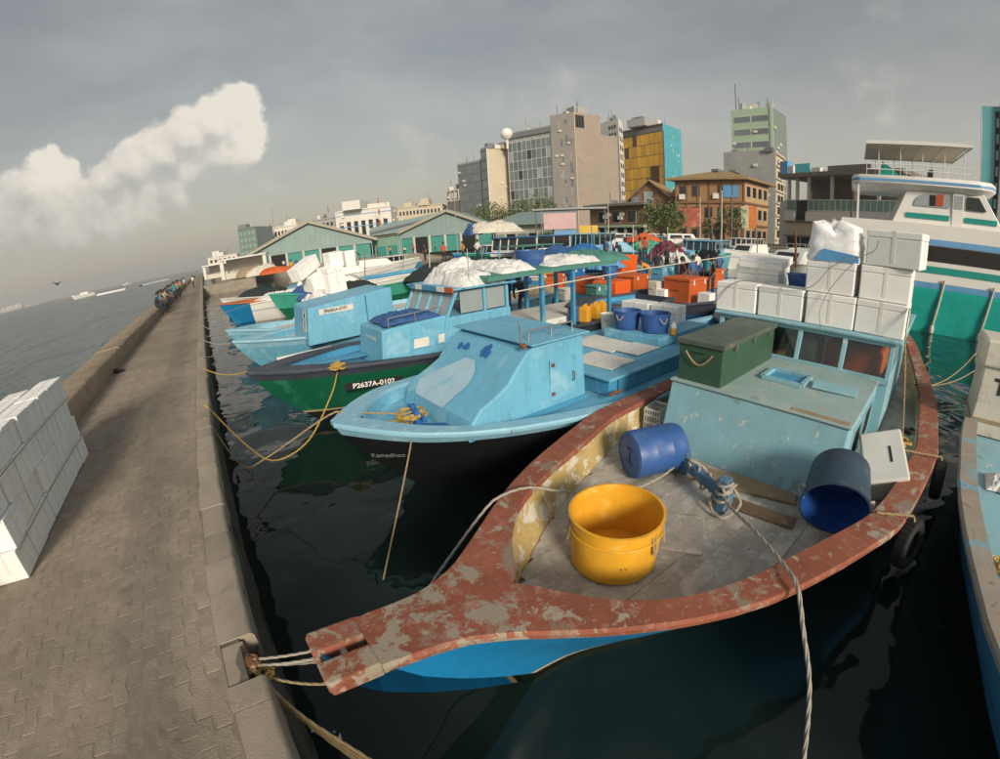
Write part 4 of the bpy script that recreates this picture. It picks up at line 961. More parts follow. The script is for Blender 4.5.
# --- boat two: light blue with a slant-fronted cabin, beside the red one
def boat_two():
    t = thing('fishing_boat', 'light blue boat with rounded slant-front cabin, second from the camera', 'boat', (1.28, 5.86, 0)); Y = lambda w: w-5.86; X = lambda w: w-1.28
    dhoni_hull(t, 11.5, 1.72, 1.45, 1.22, 1.35, ['blue_pale', 'hull_black'], [.10], 'blue_pale', 'blue_light', 1.12, yaw=-.10, rake=1.7, gw=.22, full=.27, im='blue_light', plate=.5, HBo=[(0, .05), (.12, .2), (.4, .62), (.8, 1.02), (1.6, 1.42), (2.4, 1.62), (4, 1.78), (7, 1.75), (11.5, 1.1)])
    prof = [(2.72, 1.13), (2.80, 1.40), (2.95, 1.55), (3.22, 1.66), (3.44, 1.78), (3.62, 1.98), (3.82, 2.16), (3.95, 2.20), (4.95, 2.24), (4.98, 1.13)]
    house(t, [(X(a), b) for a, b in prof], Y(4.52), Y(6.55), 'blue_light', 'cabin', .05, .03)
    MB().bar((X(2.9), Y(5.0), 1.16), (X(2.2), Y(5.55), 1.16), .12, .12).build('bow_beam', 'blue_deep', t, bevel=.015)
    b = MB(); b.bar((X(2.42), Y(5.42), 1.1), (X(2.42), Y(5.42), 1.42), .09, .09); b.bar((X(2.5), Y(5.7), 1.1), (X(2.5), Y(5.7), 1.42), .09, .09); b.bar((X(2.44), Y(5.2), 1.34), (X(2.52), Y(5.9), 1.34), .06, .06); b.build('mooring_bitt', 'blue_deep', t, bevel=.012)
    MB().bx(X(2.75), X(3.0), Y(4.62), Y(4.75), 1.13, 1.24).build('timber_block', 'plank_tan', t, bevel=.01)
    pt_ = MB(); pt_.loft([[(X(a)-.012, Y(y0), b+.012), (X(a)-.012, Y((y0+y1)/2), b+.012), (X(a)-.012, Y(y1), b+.012)] for (a, b), y0, y1 in zip([(2.79, 1.38), (2.80, 1.40), (2.95, 1.55), (3.22, 1.66), (3.44, 1.78), (3.55, 1.90)], (5.35, 5.3, 5.2, 5.22, 5.35, 5.5), (6.1, 6.18, 6.32, 6.2, 6.0, 5.75))], False); pt_.build('primer_patch', 'primer', t)
    # faded dark blue painted marks on the slant front
    rm = random.Random(14); sl_ = Vector((.2, 0, .18)).normalized(); nn_ = Vector((-.67, 0, .74))
    for yy, n_ in ((6.05, 3), (5.4, 5)):
        for q in range(n_):
            c_ = Vector((X(3.70), Y(yy), 2.052))+sl_*rm.uniform(-.07, .07)+Vector((0, rm.uniform(-.13, .13), 0))+nn_*(.004+.001*q); rad = rm.uniform(.05, .09)
            ring = [c_+sl_*math.sin(a)*rad*rm.uniform(.5, 1.3)+Vector((0, math.cos(a)*rad*rm.uniform(.5, 1.4), 0)) for a in [w_*2*math.pi/11 for w_ in range(11)]]
            MB().prism(ring, tuple(nn_*.003)).build('painted_mark', 'blue_deep', t)
    slab(t, X(3.84), X(5.03), Y(4.49), Y(6.58), 2.235, 2.265, 'blue_light', 'roof_edge', .01)
    MB().bx(X(2.75), X(5.0), Y(4.495), Y(4.52), 1.16, 1.24).build('rub_strip', 'blue_mid', t, bevel=.006)
    MB().bx(X(4.2), X(4.74), Y(4.522), Y(4.538), 1.3, 1.95).build('side_hatch', 'blue_light', t, bevel=.006)
    for zz_ in (1.4, 1.85): MB().bx(X(4.22), X(4.28), Y(4.505), Y(4.523), zz_, zz_+.05).build('hinge', 'rust', t)
    MB().tube([(X(4.66), Y(4.50), 1.55), (X(4.66), Y(4.47), 1.57), (X(4.66), Y(4.47), 1.68), (X(4.66), Y(4.50), 1.70)], .01, 6).build('handle', 'rust', t)
    rail(t, [(X(4.0), Y(4.75), 2.40), (X(4.9), Y(4.75), 2.40)], [(X(4.0), Y(4.75), 2.40), (X(4.45), Y(4.75), 2.40), (X(4.9), Y(4.75), 2.40)], .014, 'steel', 'grab_rail', .14)
    for xx_ in (3.3, 5.2, 7.2, 9.0): MB().bar((X(xx_)-.15, Y(4.2)-.05*(xx_-3), 1.30), (X(xx_)+.15, Y(4.2)-.05*(xx_-3), 1.30), .04, .05).build('cleat', 'rust', t, bevel=.01)
    # trunk with boards, after block
    house(t, [(X(5.3), 1.13), (X(5.3), 1.40), (X(8.3), 1.40), (X(8.3), 1.13)], Y(4.30), Y(6.75), 'blue_mid', 'trunk')
    slab(t, X(5.26), X(8.34), Y(4.26), Y(6.79), 1.405, 1.45, 'blue_light', 'trunk_rim', .01)
    house(t, [(X(7.4), 1.46), (X(7.4), 1.66), (X(9.5), 1.66), (X(9.5), 1.13), (X(8.36), 1.13), (X(8.36), 1.46)], Y(4.75), Y(6.2), 'blue_light', 'engine_box')
    MB().bx(X(5.5), X(5.53), Y(4.28), Y(4.29), 1.13, 1.4).build('seam', 'blue_deep', t)
    MB().tube([(X(3.75), Y(4.62), 2.2), (X(3.73), Y(4.62), 2.62)], .012, 6).build('aerial', 'steel', t)
    MB().lathe([(.045, 0), (.05, .03), (.03, .06)], 12, c=(X(3.78), Y(4.60), 2.22)).build('lamp', 'rust', t, smooth=True)
    place_text('Kamadhoo', .11, 'dim_print', (X(1.78), Y(5.12), 1.05), (.80, -.60, -.02), (-.25, -.3, 1), t)
    for k, (c, d, rz) in enumerate((((6.95, 5.85, 1.46), (.85, 1.2, .025), -.03), ((7.05, 5.05, 1.475), (.8, .62, .025), .02), ((6.0, 5.05, 1.46), (.75, .95, .025), .05))):
        o = MB().box((0, 0, 0), d).build('hatch_board', 'grey_board', bevel=.006, loc=(c[0], c[1], c[2]+.008)); o.rotation_euler = (0, 0, rz); tag(o, ('large pale grey board on the farther side of the blue trunk', 'narrow pale grey board in the middle of the blue trunk', 'pale grey board on the nearer corner of the blue trunk')[k], 'board')
boat_two()
bucket((7.9, 5.18, 1.67), .28, .33, .40, 'barrel_blue', 'blue tub standing right on the blue engine box', rz=.6)
bucket((7.75, 5.82, 1.67), .25, .31, .40, 'barrel_blue', 'blue tub with rope handle standing left on the blue engine box', rz=2.8)
bucket((7.85, 6.45, 1.46), .14, .17, .44, 'white_plastic', 'white plastic bucket left of the blue tubs', name='bucket', cat='bucket')
t = thing('oil_bottle', 'clear white bottle with amber oil beside the green chest', 'bottle', (7.9, 4.72, 1.67)); MB().lathe([(.06, 0), (.065, .02), (.065, .14)], 14).build('oil', 'yellow_can', t); MB().lathe([(.066, .141), (.066, .2), (.03, .24), (.03, .27)], 14).build('bottle_top', 'white_plastic', t)
foam_box((9.05, 6.4, 1.1), (.5, .8, .95), 'white foam box behind the blue tubs, left one', 'foam boxes behind the blue tubs'); foam_box((9.1, 5.6, 1.1), (.5, .7, .95), 'white foam box behind the blue tubs, right one', 'foam boxes behind the blue tubs')
coil((2.42, 5.55, 1.30), .17, 'rope_yellow', 'yellow rope tangle on the light blue fore deck', 4, .014, 3, tangle=.5)
coil((2.2, 5.75, 1.12), .16, 'rope_yellow', 'yellow rope heap spilling ahead of the light blue bitt', 4, .013, 8, tangle=.6)
rope(curve([(2.4, 5.5, 1.35), (2.1, 5.0, 1.26), (2.0, 4.85, 1.18), (1.6, 4.5, .7), (1.2, 4.2, .2), (.9, 4.0, -.2)], 8), .011, 'rope_tan', 'tan line from the light blue bow straight down to the water')
rope(curve([(2.3, 5.8, 1.3), (1.6, 6.1, 1.42), (1.3, 6.2, 1.42), (.3, 6.9, .75), (-.1, 7.2, .62), (-.42, 7.6, 1.3), (-.5, 7.7, 1.42)], 8), .014, 'rope_tan', 'slack tan line from the light blue bow to the quay edge')
# --- boat three: green hull with blue wheelhouse and awning
def boat_three():
    t = thing('fishing_boat', 'green-hulled boat with light blue wheelhouse and green awning', 'boat', (.5, 9.86, 0)); Y = lambda w: w-9.86; X = lambda w: w-.5
    h = dhoni_hull(t, 13.5, 1.55, 1.5, 1.28, 1.4, ['blue_navy', 'green_hull', 'tan_line', 'hull_black'], [.11, .585, .61], 'blue_navy', 'blue_mid', 1.15, yaw=-.04, rake=2.0, gw=.16, full=.3, im='blue_mid')
    MB().bx(X(2.55), X(3.15), h.Y(2.3)-.985*h.B(2.35)-.02, h.Y(2.3)-.985*h.B(2.35), .9, 1.0)
    house(t, [(X(3.2), 1.16), (X(3.3), 1.98), (X(4.9), 2.05), (X(4.9), 1.16)], Y(8.62), Y(10.1), 'blue_light', 'fore_cabin', .04, .03)
    for k in range(2): pane(t, [(X(3.95+.62*k), Y(8.62), 1.45), (X(4.40+.5*k), Y(8.62), 1.45), (X(4.40+.5*k), Y(8.635), 1.68), (X(3.98+.62*k), Y(8.635), 1.68)], 'blue_light', 'grey_board', .05)
    house(t, [(X(4.7), 1.16), (X(4.85), 2.0), (X(6.7), 2.0), (X(6.7), 1.16)], Y(8.6), Y(10.88), 'blue_light', 'wheelhouse')
    # windows: slanted front, sides
    ysn = [8.66, 9.2, 9.74, 10.28, 10.82]
    for yy in ysn: MB().bar((X(4.9), Y(yy), 2.0), (X(5.2), Y(yy), 2.58), .07, .06).build('window_post', 'blue_light', t)
    for x in (5.95, 6.62): 
        for yy in (8.66, 10.82): MB().bar((X(x), Y(yy), 2.0), (X(x), Y(yy), 2.58), .09, .07).build('window_post', 'blue_light', t)
    for a, b in zip(ysn, ysn[1:]):
        q = [Vector((X(4.93), Y(a)+.035, 2.03)), Vector((X(4.93), Y(b)-.035, 2.03)), Vector((X(5.19), Y(b)-.035, 2.55)), Vector((X(5.19), Y(a)+.035, 2.55))]
        MB().loft([q, [p+Vector((.006, 0, 0)) for p in q]], True, (True, True)).build('window_pane', 'glass_pale', t)
    for x0, x1 in ((5.28, 5.9), (6.02, 6.56)): MB().bx(X(x0), X(x1), Y(8.655), Y(8.665), 2.03, 2.54).build('window_pane', 'glass_pale', t)
    MB().bx(X(6.66), X(6.7), Y(8.66), Y(10.7), 2.0, 2.55).build('rear_wall', 'blue_mid', t)
    slab(t, X(5.05), X(6.85), Y(8.5), Y(11.0), 2.585, 2.64, 'blue_light', 'roof')
    for k, m_ in enumerate(('blue_mid', 'white_paint', 'blue_mid', 'blue_mid', 'white_paint', 'orange_brown')): MB().bx(X(5.02), X(5.05), Y(10.8-.38*(k+1)), Y(10.8-.38*k)-.01, 2.54, 2.66).build('fascia_panel', m_, t)
    # awning on posts
    aw = MB(); rr = []
    for i in range(9):
        x = 5.9+(10.6-5.9)*i/8; rr.append([(X(x), Y(8.35), 2.70+.012*i), (X(x), Y(8.35), 2.80+.012*i), (X(x), Y(9.6), 2.90+.012*i), (X(x), Y(10.8), 2.80+.012*i), (X(x), Y(10.8), 2.70+.012*i)])
    aw.loft(rr, True, (True, True)); aw.build('awning', 'canopy_green', t)
    for x, yy in ((7.6, 8.42), (8.75, 8.42), (10.3, 8.42), (7.6, 10.7), (9.0, 10.7), (10.3, 10.7)): MB().bx(X(x)-.05, X(x)+.05, Y(yy)-.05, Y(yy)+.05, 1.2, 2.72).build('awning_post', 'blue_mid', t)
    slab(t, X(6.9), X(10.8), Y(8.7), Y(10.6), 1.2, 1.42, 'grey_board', 'hold_cover')
    MB().bx(X(3.25), X(6.7), Y(8.575), Y(8.6), 1.2, 1.27).build('rub_strip', 'blue_mid', t, bevel=.006)
    MB().bx(X(6.05), X(6.55), Y(8.578), Y(8.596), 1.3, 1.95).build('door', 'blue_light', t, bevel=.006); MB().bx(X(6.1), X(6.14), Y(8.56), Y(8.58), 1.6, 1.7).build('door_handle', 'rust', t)
    rail(t, [(X(3.5), Y(8.75), 2.2), (X(4.8), Y(8.75), 2.25)], [(X(3.5), Y(8.75), 2.2), (X(4.15), Y(8.75), 2.22), (X(4.8), Y(8.75), 2.25)], .014, 'steel', 'grab_rail', .2)
    MB().lathe([(.09, 0), (.1, .05), (.05, .12), (.02, .13)], 14, c=(X(5.4), Y(9.2), 2.64)).build('roof_lamp', 'white_plastic', t, smooth=True); MB().tube([(X(5.6), Y(8.7), 2.64), (X(5.6), Y(8.7), 3.5)], .012, 6).build('aerial', 'steel', t)
    # number board on the hull, lettering on the cabin front
    hx = 2.6; a = Vector((X(2.35), h.Y(1.85)-h.B(1.85)*.93, .96)); b = Vector((X(3.55), h.Y(3.05)-h.B(3.05)*.955, .93)); d = (b-a).normalized()
    n_ = Vector((d.y, -d.x, -.25)).normalized(); up_ = n_.cross(d)*-1
    if up_.z < 0: up_ = -up_
    pl = MB(); c = [a-up_*.085+n_*.05, b-up_*.085+n_*.05, b+up_*.085+n_*.05, a+up_*.085+n_*.05]; pl.prism(c, tuple(n_*.01)); nb = pl.build('number_board', 'black_print', t)
    place_text('P2637A-0102', .165, 'white_print', (a+b)/2+n_*.066, d, up_, nb, bold=.004)
    place_text('P2637A-0102', .12, 'grey_print', (X(3.262), Y(9.3), 1.75), (0, -1, 0), (.12, 0, 1), t)
    MB().bar((X(1.5), Y(9.7), 1.4), (X(3.2), Y(9.6), 1.35), .3, .02).build('fore_board', 'blue_mid', t)
boat_three()
def cloth(c, w, l, h, m, label, seed, name='tarpaulin', cat='tarpaulin', group=None):
    """a heap under cloth: lumpy, creased, closed below"""
    from mathutils import noise as mn
    r = random.Random(seed); n = 44; mb = MB(); rr = []; o = Vector((seed*7.3, seed*3.1, 0)); ring = []
    for i in range(n+1):
        row = []
        for j in range(n+1):
            u, v = i/n*2-1, j/n*2-1; k = 1+.16*mn.noise(o+Vector((math.atan2(v, u)*1.1, 5, 0))); e = max(0, (1-abs(u)**3)*(1-abs(v)**3))**.6
            q = o+Vector((u*1.6, v*1.6, 0)); z = h*e*(.62+.35*mn.noise(q)+.30*(1-abs(mn.noise(q*2.1))*2)*.6+.16*(1-abs(mn.noise(q*5.2))*2)+.06*mn.noise(q*11))
            row.append((c[0]+u*w/2*k+.03*w*mn.noise(q*3+Vector((9, 0, 0))), c[1]+v*l/2*k+.03*l*mn.noise(q*3+Vector((0, 9, 0))), c[2]+max(z, .01 if e > 0 else 0)))
        rr.append(row)
    mb.loft(rr, False)
    return tag(mb.build(name, m, smooth=120), label, cat, group)
for k, (x, y_, w, l, hh, lb) in enumerate(((5.95, 9.5, 1.3, 2.0, .36, 'white crumpled sack leftmost on the wheelhouse roof'), (7.0, 9.5, 1.15, 2.0, .36, 'white crumpled sack right of the leftmost one on the awning'), (8.45, 8.95, .9, .9, .2, 'white sack lying low beside the blue basin on the awning'), (9.4, 9.3, 1.6, 1.7, .34, 'biggest white sack on the right end of the awning'), (6.5, 10.5, 1.6, 1.0, .42, 'white sack with blue print behind the roof sacks'))):
    cloth((x, y_, 2.64 if x < 6.7 and y_ < 10 else 2.80), w, l, hh, 'sack', lb, k+1, 'sack', 'sack', 'white sacks on the green boat roof')
bucket((8.05, 9.35, 2.86), .34, .43, .44, 'barrel_blue', 'large blue basin among white sacks on the awning', name='basin', cat='basin', handles=False)
cloth((4.1, 9.3, 2.04), 1.3, 1.1, .2, 'cloth_blue', 'crumpled dark blue cloth on the green boat fore cabin', 21)
coil((2.25, 8.75, 1.36), .13, 'rope_yellow', 'yellow rope bunch on the green boat gunwale', 6, .018, 5)
rope(curve([(2.25, 8.8, 1.3), (1.9, 8.3, 1.0), (1.2, 7.8, .45), (.5, 7.7, .3), (.1, 7.9, .62), (-.4, 8.3, 1.36), (-.5, 8.4, 1.43)], 8), .016, 'rope_yellow', 'slack yellow line from the green bow to the quay ring')
# long pole across the awning
p0, p1 = ony(515, 292, 8.2), far(745, 254, 19); tag(MB().tube([p0, p1], .016, 8).build('boat_pole', 'dirty_white', smooth=True), 'long white pole slung level past the awning posts', 'pole')
# things under and behind the awning
JG = 'jerrycans behind the awning'
for k, (px, py, m_, lb) in enumerate(((574, 322, 'barrel_blue', 'blue jerrycan, left of the yellow ones'), (585, 322, 'yellow_can', 'yellow jerrycan next to the blue one'), (595, 319, 'yellow_can', 'yellow jerrycan in the middle of the row'), (601, 317, 'yellow_can', 'yellow jerrycan at the right end of the row'))):
    p = onz(px, py, 1.25); jerrycan(p, (.26, .3, .5), m_, lb, .3, JG)
# --- boat four and the ones farther along the quay
def boat_four():
    t = thing('fishing_boat', 'pale blue boat with tall box cabin, third bow along the quay', 'boat', (.48, 14.5, 0)); Y = lambda w: w-14.5; X = lambda w: w-.48
    h = dhoni_hull(t, 12, 1.6, 1.48, 1.2, 1.3, ['blue_pale', 'blue_light', 'hull_black'], [.12, .8], 'blue_pale', 'dirty_white', 1.12, yaw=-.03, rake=1.8, gw=.16, full=.3, im='blue_light')
    house(t, [(X(2.55), 1.13), (X(2.68), 2.2), (X(5.35), 2.42), (X(5.35), 1.13)], Y(12.75), Y(14.9), 'blue_light', 'cabin', .05, .03)
    for k in range(2): pane(t, [(X(2.60)-.005+.045*k, Y(13.1), 1.52+.36*k), (X(2.60)-.005+.045*k, Y(13.4), 1.52+.36*k), (X(2.64)-.005+.045*k, Y(13.4), 1.80+.33*k), (X(2.64)-.005+.045*k, Y(13.1), 1.80+.33*k)], 'dirty_white', 'glass', .05)
    pl = MB().bx(X(3.0), X(4.05), Y(12.775), Y(12.79), 1.96, 2.12).build('number_board', 'grey_board', t); place_text('P9085A-0101', .13, 'black_print', (X(3.52), Y(12.772), 2.04), (1, 0, .04), (0, .04, 1), pl, bold=.003)
    MB().bx(X(1.6), X(3.3), Y(13.13), Y(13.17), .86, .93).build('name_strip', 'white_paint', t)
    MB().bx(X(4.45), X(4.48), Y(12.765), Y(12.78), 1.15, 2.3).build('seam', 'blue_deep', t)
boat_four()
bx_l = ['left foam box of the leaning pile on the pale blue boat', 'long foam box lying across the top of the leaning pile', 'largest foam box at the right of the leaning pile', 'small foam box at the upper right of the leaning pile', 'narrow foam box at the far right of the leaning pile']
for (loc, d, rot), lb in zip((((4.0, 17.0, 2.35), (.6, .8, .6), (.1, -.25, .3)), ((3.75, 17.1, 2.98), (.55, 1.3, .5), (.35, -.1, -.95)), ((4.6, 16.6, 2.2), (.7, .9, .95), (.05, -.1, .2)), ((4.75, 16.7, 3.12), (.55, .7, .55), (.05, -.08, .1)), ((5.35, 16.8, 3.05), (.4, .6, .6), (0, -.05, .1))), bx_l): foam_box(loc, d, lb, 'foam boxes in the leaning pile', rot=rot)
cloth((4.3, 16.9, 1.2), 2.4, 2.2, 1.25, 'sack', 'grey-white tarpaulin heap below the leaning foam boxes', 31)
def boat_small(loc, L, hb, mats, gm, label, dm='dirty_white', zb=1.35, zm=1.0, deck=.85, bands=(.12, .8), rz=0, cabin=None, roofm=None, group=None, im=None, wins=3, y0=-.8, cz=.95, cm='blue_light', x0=None, x1=None, rake=1.4, canopy=False):
    t = thing('fishing_boat', label, 'boat', loc, rz, group)
    dhoni_hull(t, L, hb, zb, zm, zm+.1, mats, list(bands), gm, dm, deck, rake=rake, gw=.14, full=.3, im=im or gm)
    if cabin:
        a = x0 if x0 is not None else L*.35; b = x1 if x1 is not None else L*.7; w = hb*.72
        house(t, [(a, deck), (a+.12, deck+cz*.5), (b, deck+cz*.5), (b, deck)], -w, w, cm, 'cabin_base', .02)
        z0, z1 = deck+cz*.5, deck+cz*1.15
        for k in range(wins+1):
            yy = -w+.05+(2*w-.1)*k/wins; MB().bar((a+.14, yy, z0), (a+.35, yy, z1), .08, .08).build('window_post', cm, t)
        xs_ = [a+.35+(b-a-.45)*k/wins for k in range(wins+1)]
        for x in xs_[1:]:
            for s in (-1, 1): MB().bar((x, s*(w-.05), z0), (x, s*(w-.05), z1), .1, .08).build('window_post', cm, t)
        for k in range(wins):
            ya = -w+.05+(2*w-.1)*k/wins+.04; yb = -w+.05+(2*w-.1)*(k+1)/wins-.04
            MB().prism([(a+.17, ya, z0+.03), (a+.17, yb, z0+.03), (a+.36, yb, z1-.02), (a+.36, ya, z1-.02)], (.008, 0, 0)).build('window_pane', 'glass', t)
            for s in (-1, 1): MB().bx(xs_[k]+.05, xs_[k+1]-.05, s*(w-.055), s*(w-.045), z0+.03, z1-.03).build('window_pane', 'glass', t)
        slab(t, a+.15, b+.3, -w-.12, w+.12, z1, z1+.07, roofm or cm, 'roof')
    if canopy:
        z1 = deck+1.5
        slab(t, L*.5, L*.95, -hb*.85, hb*.85, z1, z1+.06, roofm or 'canopy_green', 'awning')
        for x in (.52, .72, .93):
            for s in (-1, 1): MB().bar((x*L, s*hb*.78, deck), (x*L, s*hb*.78, z1), .07).build('awning_post', cm, t)
    return t
boat_small((.45, 18.6, 0), 9, 1.35, ['blue_pale', 'blue_light', 'hull_black'], 'blue_pale', 'low pale blue boat behind the box-cabin boat', zb=1.3, zm=.95, cabin=False)
boat_small((3.4, 26.5, 0), 10, 1.5, ['green_light', 'green_hull', 'hull_black'], 'green_light', 'sea-green bowed boat with blue tarpaulin behind the foam boxes', zb=1.75, zm=1.3, deck=1.0, bands=(.4, .8))
cloth((6.2, 26.3, 1.2), 3.0, 2.4, .9, 'cloth_blue', 'blue tarpaulin over the sea-green boat', 33)
boat_small((.6, 30, 0), 11, 1.6, ['hull_blue', 'hull_blue', 'hull_black'], 'orange_rim', 'deep blue boat with orange gunwale far along the quay', zb=1.45, zm=1.15, bands=(.3, .85))
boat_small((.9, 36, 0), 10, 1.5, ['white_paint', 'blue_mid', 'hull_black'], 'dirty_white', 'whitish open boat loaded with gear beyond the orange-railed one', bands=(.3, .8))
cloth((4.5, 30.2, .95), 3.2, 1.6, .6, 'sack', 'pale heap of sacks on the orange-railed boat', 35); cloth((4.2, 36, .9), 4, 2, .8, 'net', 'dark net heap on the whitish open boat', 36)
# --- boats out in the basin
def speedboat(loc, rz, L, label, H=1.0, hm='white_paint', stripe='grey_print', cab=True):
    t = thing('motorboat', label, 'boat', loc, rz); hb = L*.15
    HB = [(0, .04), (.12*L, hb*.5), (.3*L, hb*.88), (.5*L, hb), (L, hb*.92)]; ZS = [(0, H*1.5), (.3*L, H*1.25), (L, H*1.05)]
    h = Hull(HB, ZS, None, rake=L*.16, draft=.4, gw=.18, ns=26); h.sides(t, [hm, stripe, hm], [.25, .33]); h.gunwale(t, hm, .06); h.deck(t, 'dirty_white', H*.95)
    if cab:
        house(t, [(.32*L, H*1.05), (.42*L, H*1.75), (.72*L, H*1.8), (.74*L, H*1.0)], -hb*.72, hb*.72, hm, 'cabin', .12, .06)
        for s in (-1, 1):
            for k in range(3): pane(t, [(L*(.43+.09*k), s*(hb*.70-.045), H*1.42), (L*(.50+.09*k), s*(hb*.70-.045), H*1.42), (L*(.50+.09*k), s*(hb*.70-.09), H*1.66), (L*(.44+.09*k), s*(hb*.70-.09), H*1.66)], 'white_paint', 'glass', .04)
        pane(t, [(.355*L-.02, -hb*.55, H*1.32), (.355*L-.02, hb*.55, H*1.32), (.408*L-.02, hb*.5, H*1.68), (.408*L-.02, -hb*.5, H*1.68)], 'white_paint', 'glass', .04)
        rail(t, [(.5*L, -hb*.5, H*1.8+.4), (.72*L, -hb*.5, H*1.8+.4), (.72*L, hb*.5, H*1.8+.4), (.5*L, hb*.5, H*1.8+.4)], [(.5*L, -hb*.5, H*1.8+.4), (.72*L, -hb*.5, H*1.8+.4), (.72*L, hb*.5, H*1.8+.4), (.5*L, hb*.5, H*1.8+.4)], .02, 'steel')
    return t
def at_(px, py, D): p = far(px, py, D); return (p.x, p.y, 0)
HD = math.atan2(.809, .587)
speedboat(at_(425, 285, 29), 2.75, 11, 'long white motorboat with raked bow beyond the foam boxes', H=1.15)
speedboat(at_(395, 268, 45), 2.9, 9, 'small white cabin motorboat before the teal shed', H=1.1)
speedboat(at_(420, 262, 52), 3.0, 10, 'white motorboat with dark windows right of the shed door', H=1.2)
boat_small(at_(360, 266, 56), 9, 1.5, ['white_paint', 'blue_mid', 'hull_black'], 'white_paint', 'white boat with square wheelhouse at the shed front', rz=.2, cabin=True, cm='white_paint')
boat_small(at_(330, 272, 42), 10, 1.5, ['blue_pale', 'blue_mid', 'hull_black'], 'blue_mid', 'blue open boat with white rail beneath the shed', rz=-2.8)
boat_small(at_(448, 272, 24), 11, 1.7, ['blue_navy', 'hull_black', 'hull_black'], 'blue_navy', 'dark net-covered boat beyond the white sacks', rz=.05, zb=1.9, zm=1.6, deck=1.3)
cloth((*[q for q in at_(450, 272, 27)[:2]], 1.4), 5, 3.4, 1.0, 'net', 'dark fishing net heap beyond the white sacks', 41, 'net_heap', 'net')
boat_small(at_(490, 258, 38), 14, 2.2, ['white_paint', 'blue_navy', 'hull_black'], 'blue_deep', 'large boat with dark blue wheelhouse and pale tarpaulin on top', rz=.1, zb=2.2, zm=1.8, deck=1.5, cabin=True, cm='white_paint', roofm='blue_deep', x0=1.5, x1=9, cz=1.6)
cloth((*at_(495, 250, 42)[:2], 3.9), 5.5, 2.6, 1.2, 'dirty_white', 'pale tan tarpaulin heap on the large boat roof', 42)
cloth((*at_(474, 250, 41)[:2], 3.8), 1.4, 1.4, 1.1, 'cloth_blue', 'small dark blue bundle on the large boat roof', 43)
boat_small(at_(560, 250, 44), 14, 2.2, ['blue_pale', 'blue_light', 'hull_black'], 'blue_pale', 'light blue passenger boat with long row of windows', rz=.3, zb=2.0, zm=1.7, deck=1.3, cabin=True, cm='blue_pale', x0=1.2, x1=11, cz=1.8, wins=6)
boat_small(at_(600, 256, 34), 11, 1.8, ['blue_pale', 'blue_mid', 'hull_black'], 'blue_pale', 'pale blue open boat behind the topmost orange bin', rz=.1, zb=2.1, zm=1.7, deck=1.3)
cloth((*at_(562, 252, 36)[:2], 1.9), 3.2, 2.4, .8, 'cloth_blue', 'dark blue tarpaulin before the light blue passenger boat', 44)
boat_small(at_(655, 258, 36), 12, 1.8, ['green_light', 'blue_light', 'hull_black'], 'green_light', 'boat with sea-green deck tarpaulin in mid basin', rz=.0, zb=1.9, zm=1.6, deck=1.3)
cloth((*at_(648, 246, 40)[:2], 2.0), 4.0, 2.2, .9, 'green_light', 'sea-green tarpaulin heap in mid basin', 45); cloth((*at_(645, 240, 46)[:2], 2.6), 3, 2.2, .8, 'orange_brown', 'rust-coloured tarpaulin heap far in the basin', 46)
cloth((*at_(667, 250, 34)[:2], 1.7), 2.4, 2.6, 1.2, 'cloth_maroon', 'maroon covered heap right of the orange-shirted person', 47)
boat_small(at_(690, 258, 40), 13, 2.0, ['blue_pale', 'blue_light', 'hull_black'], 'blue_pale', 'pale blue boat with low wheelhouse behind the standing people', rz=.2, zb=1.9, zm=1.6, deck=1.3, cabin=True, cm='blue_light', x0=3, x1=9, cz=1.3, wins=4)
speedboat(at_(748, 262, 30), -.25, 12, 'big white motorboat left of the roof boxes', H=1.5)
speedboat(at_(722, 252, 46), -.1, 11, 'white motorboat farther back with open flybridge', H=1.4)
speedboat(at_(785, 256, 48), 0, 11, 'white motorboat moored before the unfinished building', H=1.3)
boat_small(at_(318, 278, 33), 9, 1.4, ['white_paint', 'blue_mid', 'hull_black'], 'blue_mid', 'white open boat with blue gunwale behind the leaning foam boxes', rz=.15, zb=1.7, zm=1.3, deck=1.0)
boat_small(at_(452, 266, 31), 11, 1.7, ['blue_light', 'blue_mid', 'hull_black'], 'blue_light', 'light blue boat with awning beyond the dark net heap', rz=.1, zb=2.0, zm=1.6, deck=1.2, canopy=True)
boat_small(at_(528, 252, 48), 12, 1.9, ['white_paint', 'stripe_teal', 'hull_black'], 'white_paint', 'white boat with teal stripe before the long low roof', rz=.3, zb=2.0, zm=1.7, deck=1.3, cabin=True, cm='white_paint', roofm='blue_mid', x0=2, x1=8, cz=1.4, wins=4)
boat_small(at_(583, 262, 27), 10, 1.6, ['blue_light', 'blue_deep', 'hull_black'], 'blue_pale', 'blue open boat behind the awning end', rz=.1, zb=1.8, zm=1.4, deck=1.1)
boat_small(at_(625, 250, 50), 12, 1.9, ['blue_pale', 'blue_light', 'hull_black'], 'blue_pale', 'pale blue boat with wheelhouse before the brick podium', rz=.2, zb=2.0, zm=1.7, deck=1.3, cabin=True, cm='blue_pale', x0=2, x1=8, cz=1.4, wins=4)
boat_small(at_(735, 252, 56), 12, 1.9, ['blue_light', 'blue_mid', 'hull_black'], 'white_paint', 'blue boat with white rail before the brown building', rz=.1, zb=2.0, zm=1.7, deck=1.3, cabin=True, cm='white_paint', x0=2, x1=8, cz=1.4, wins=4)
speedboat(at_(772, 260, 36), -.2, 10, 'white motorboat close behind the flat roof box', H=1.4)
boat_small(at_(505, 268, 24), 10, 1.6, ['dirty_white', 'blue_mid', 'hull_black'], 'dirty_white', 'dingy white boat with crates seen under the awning', rz=.05, zb=1.5, zm=1.2, deck=1.0)
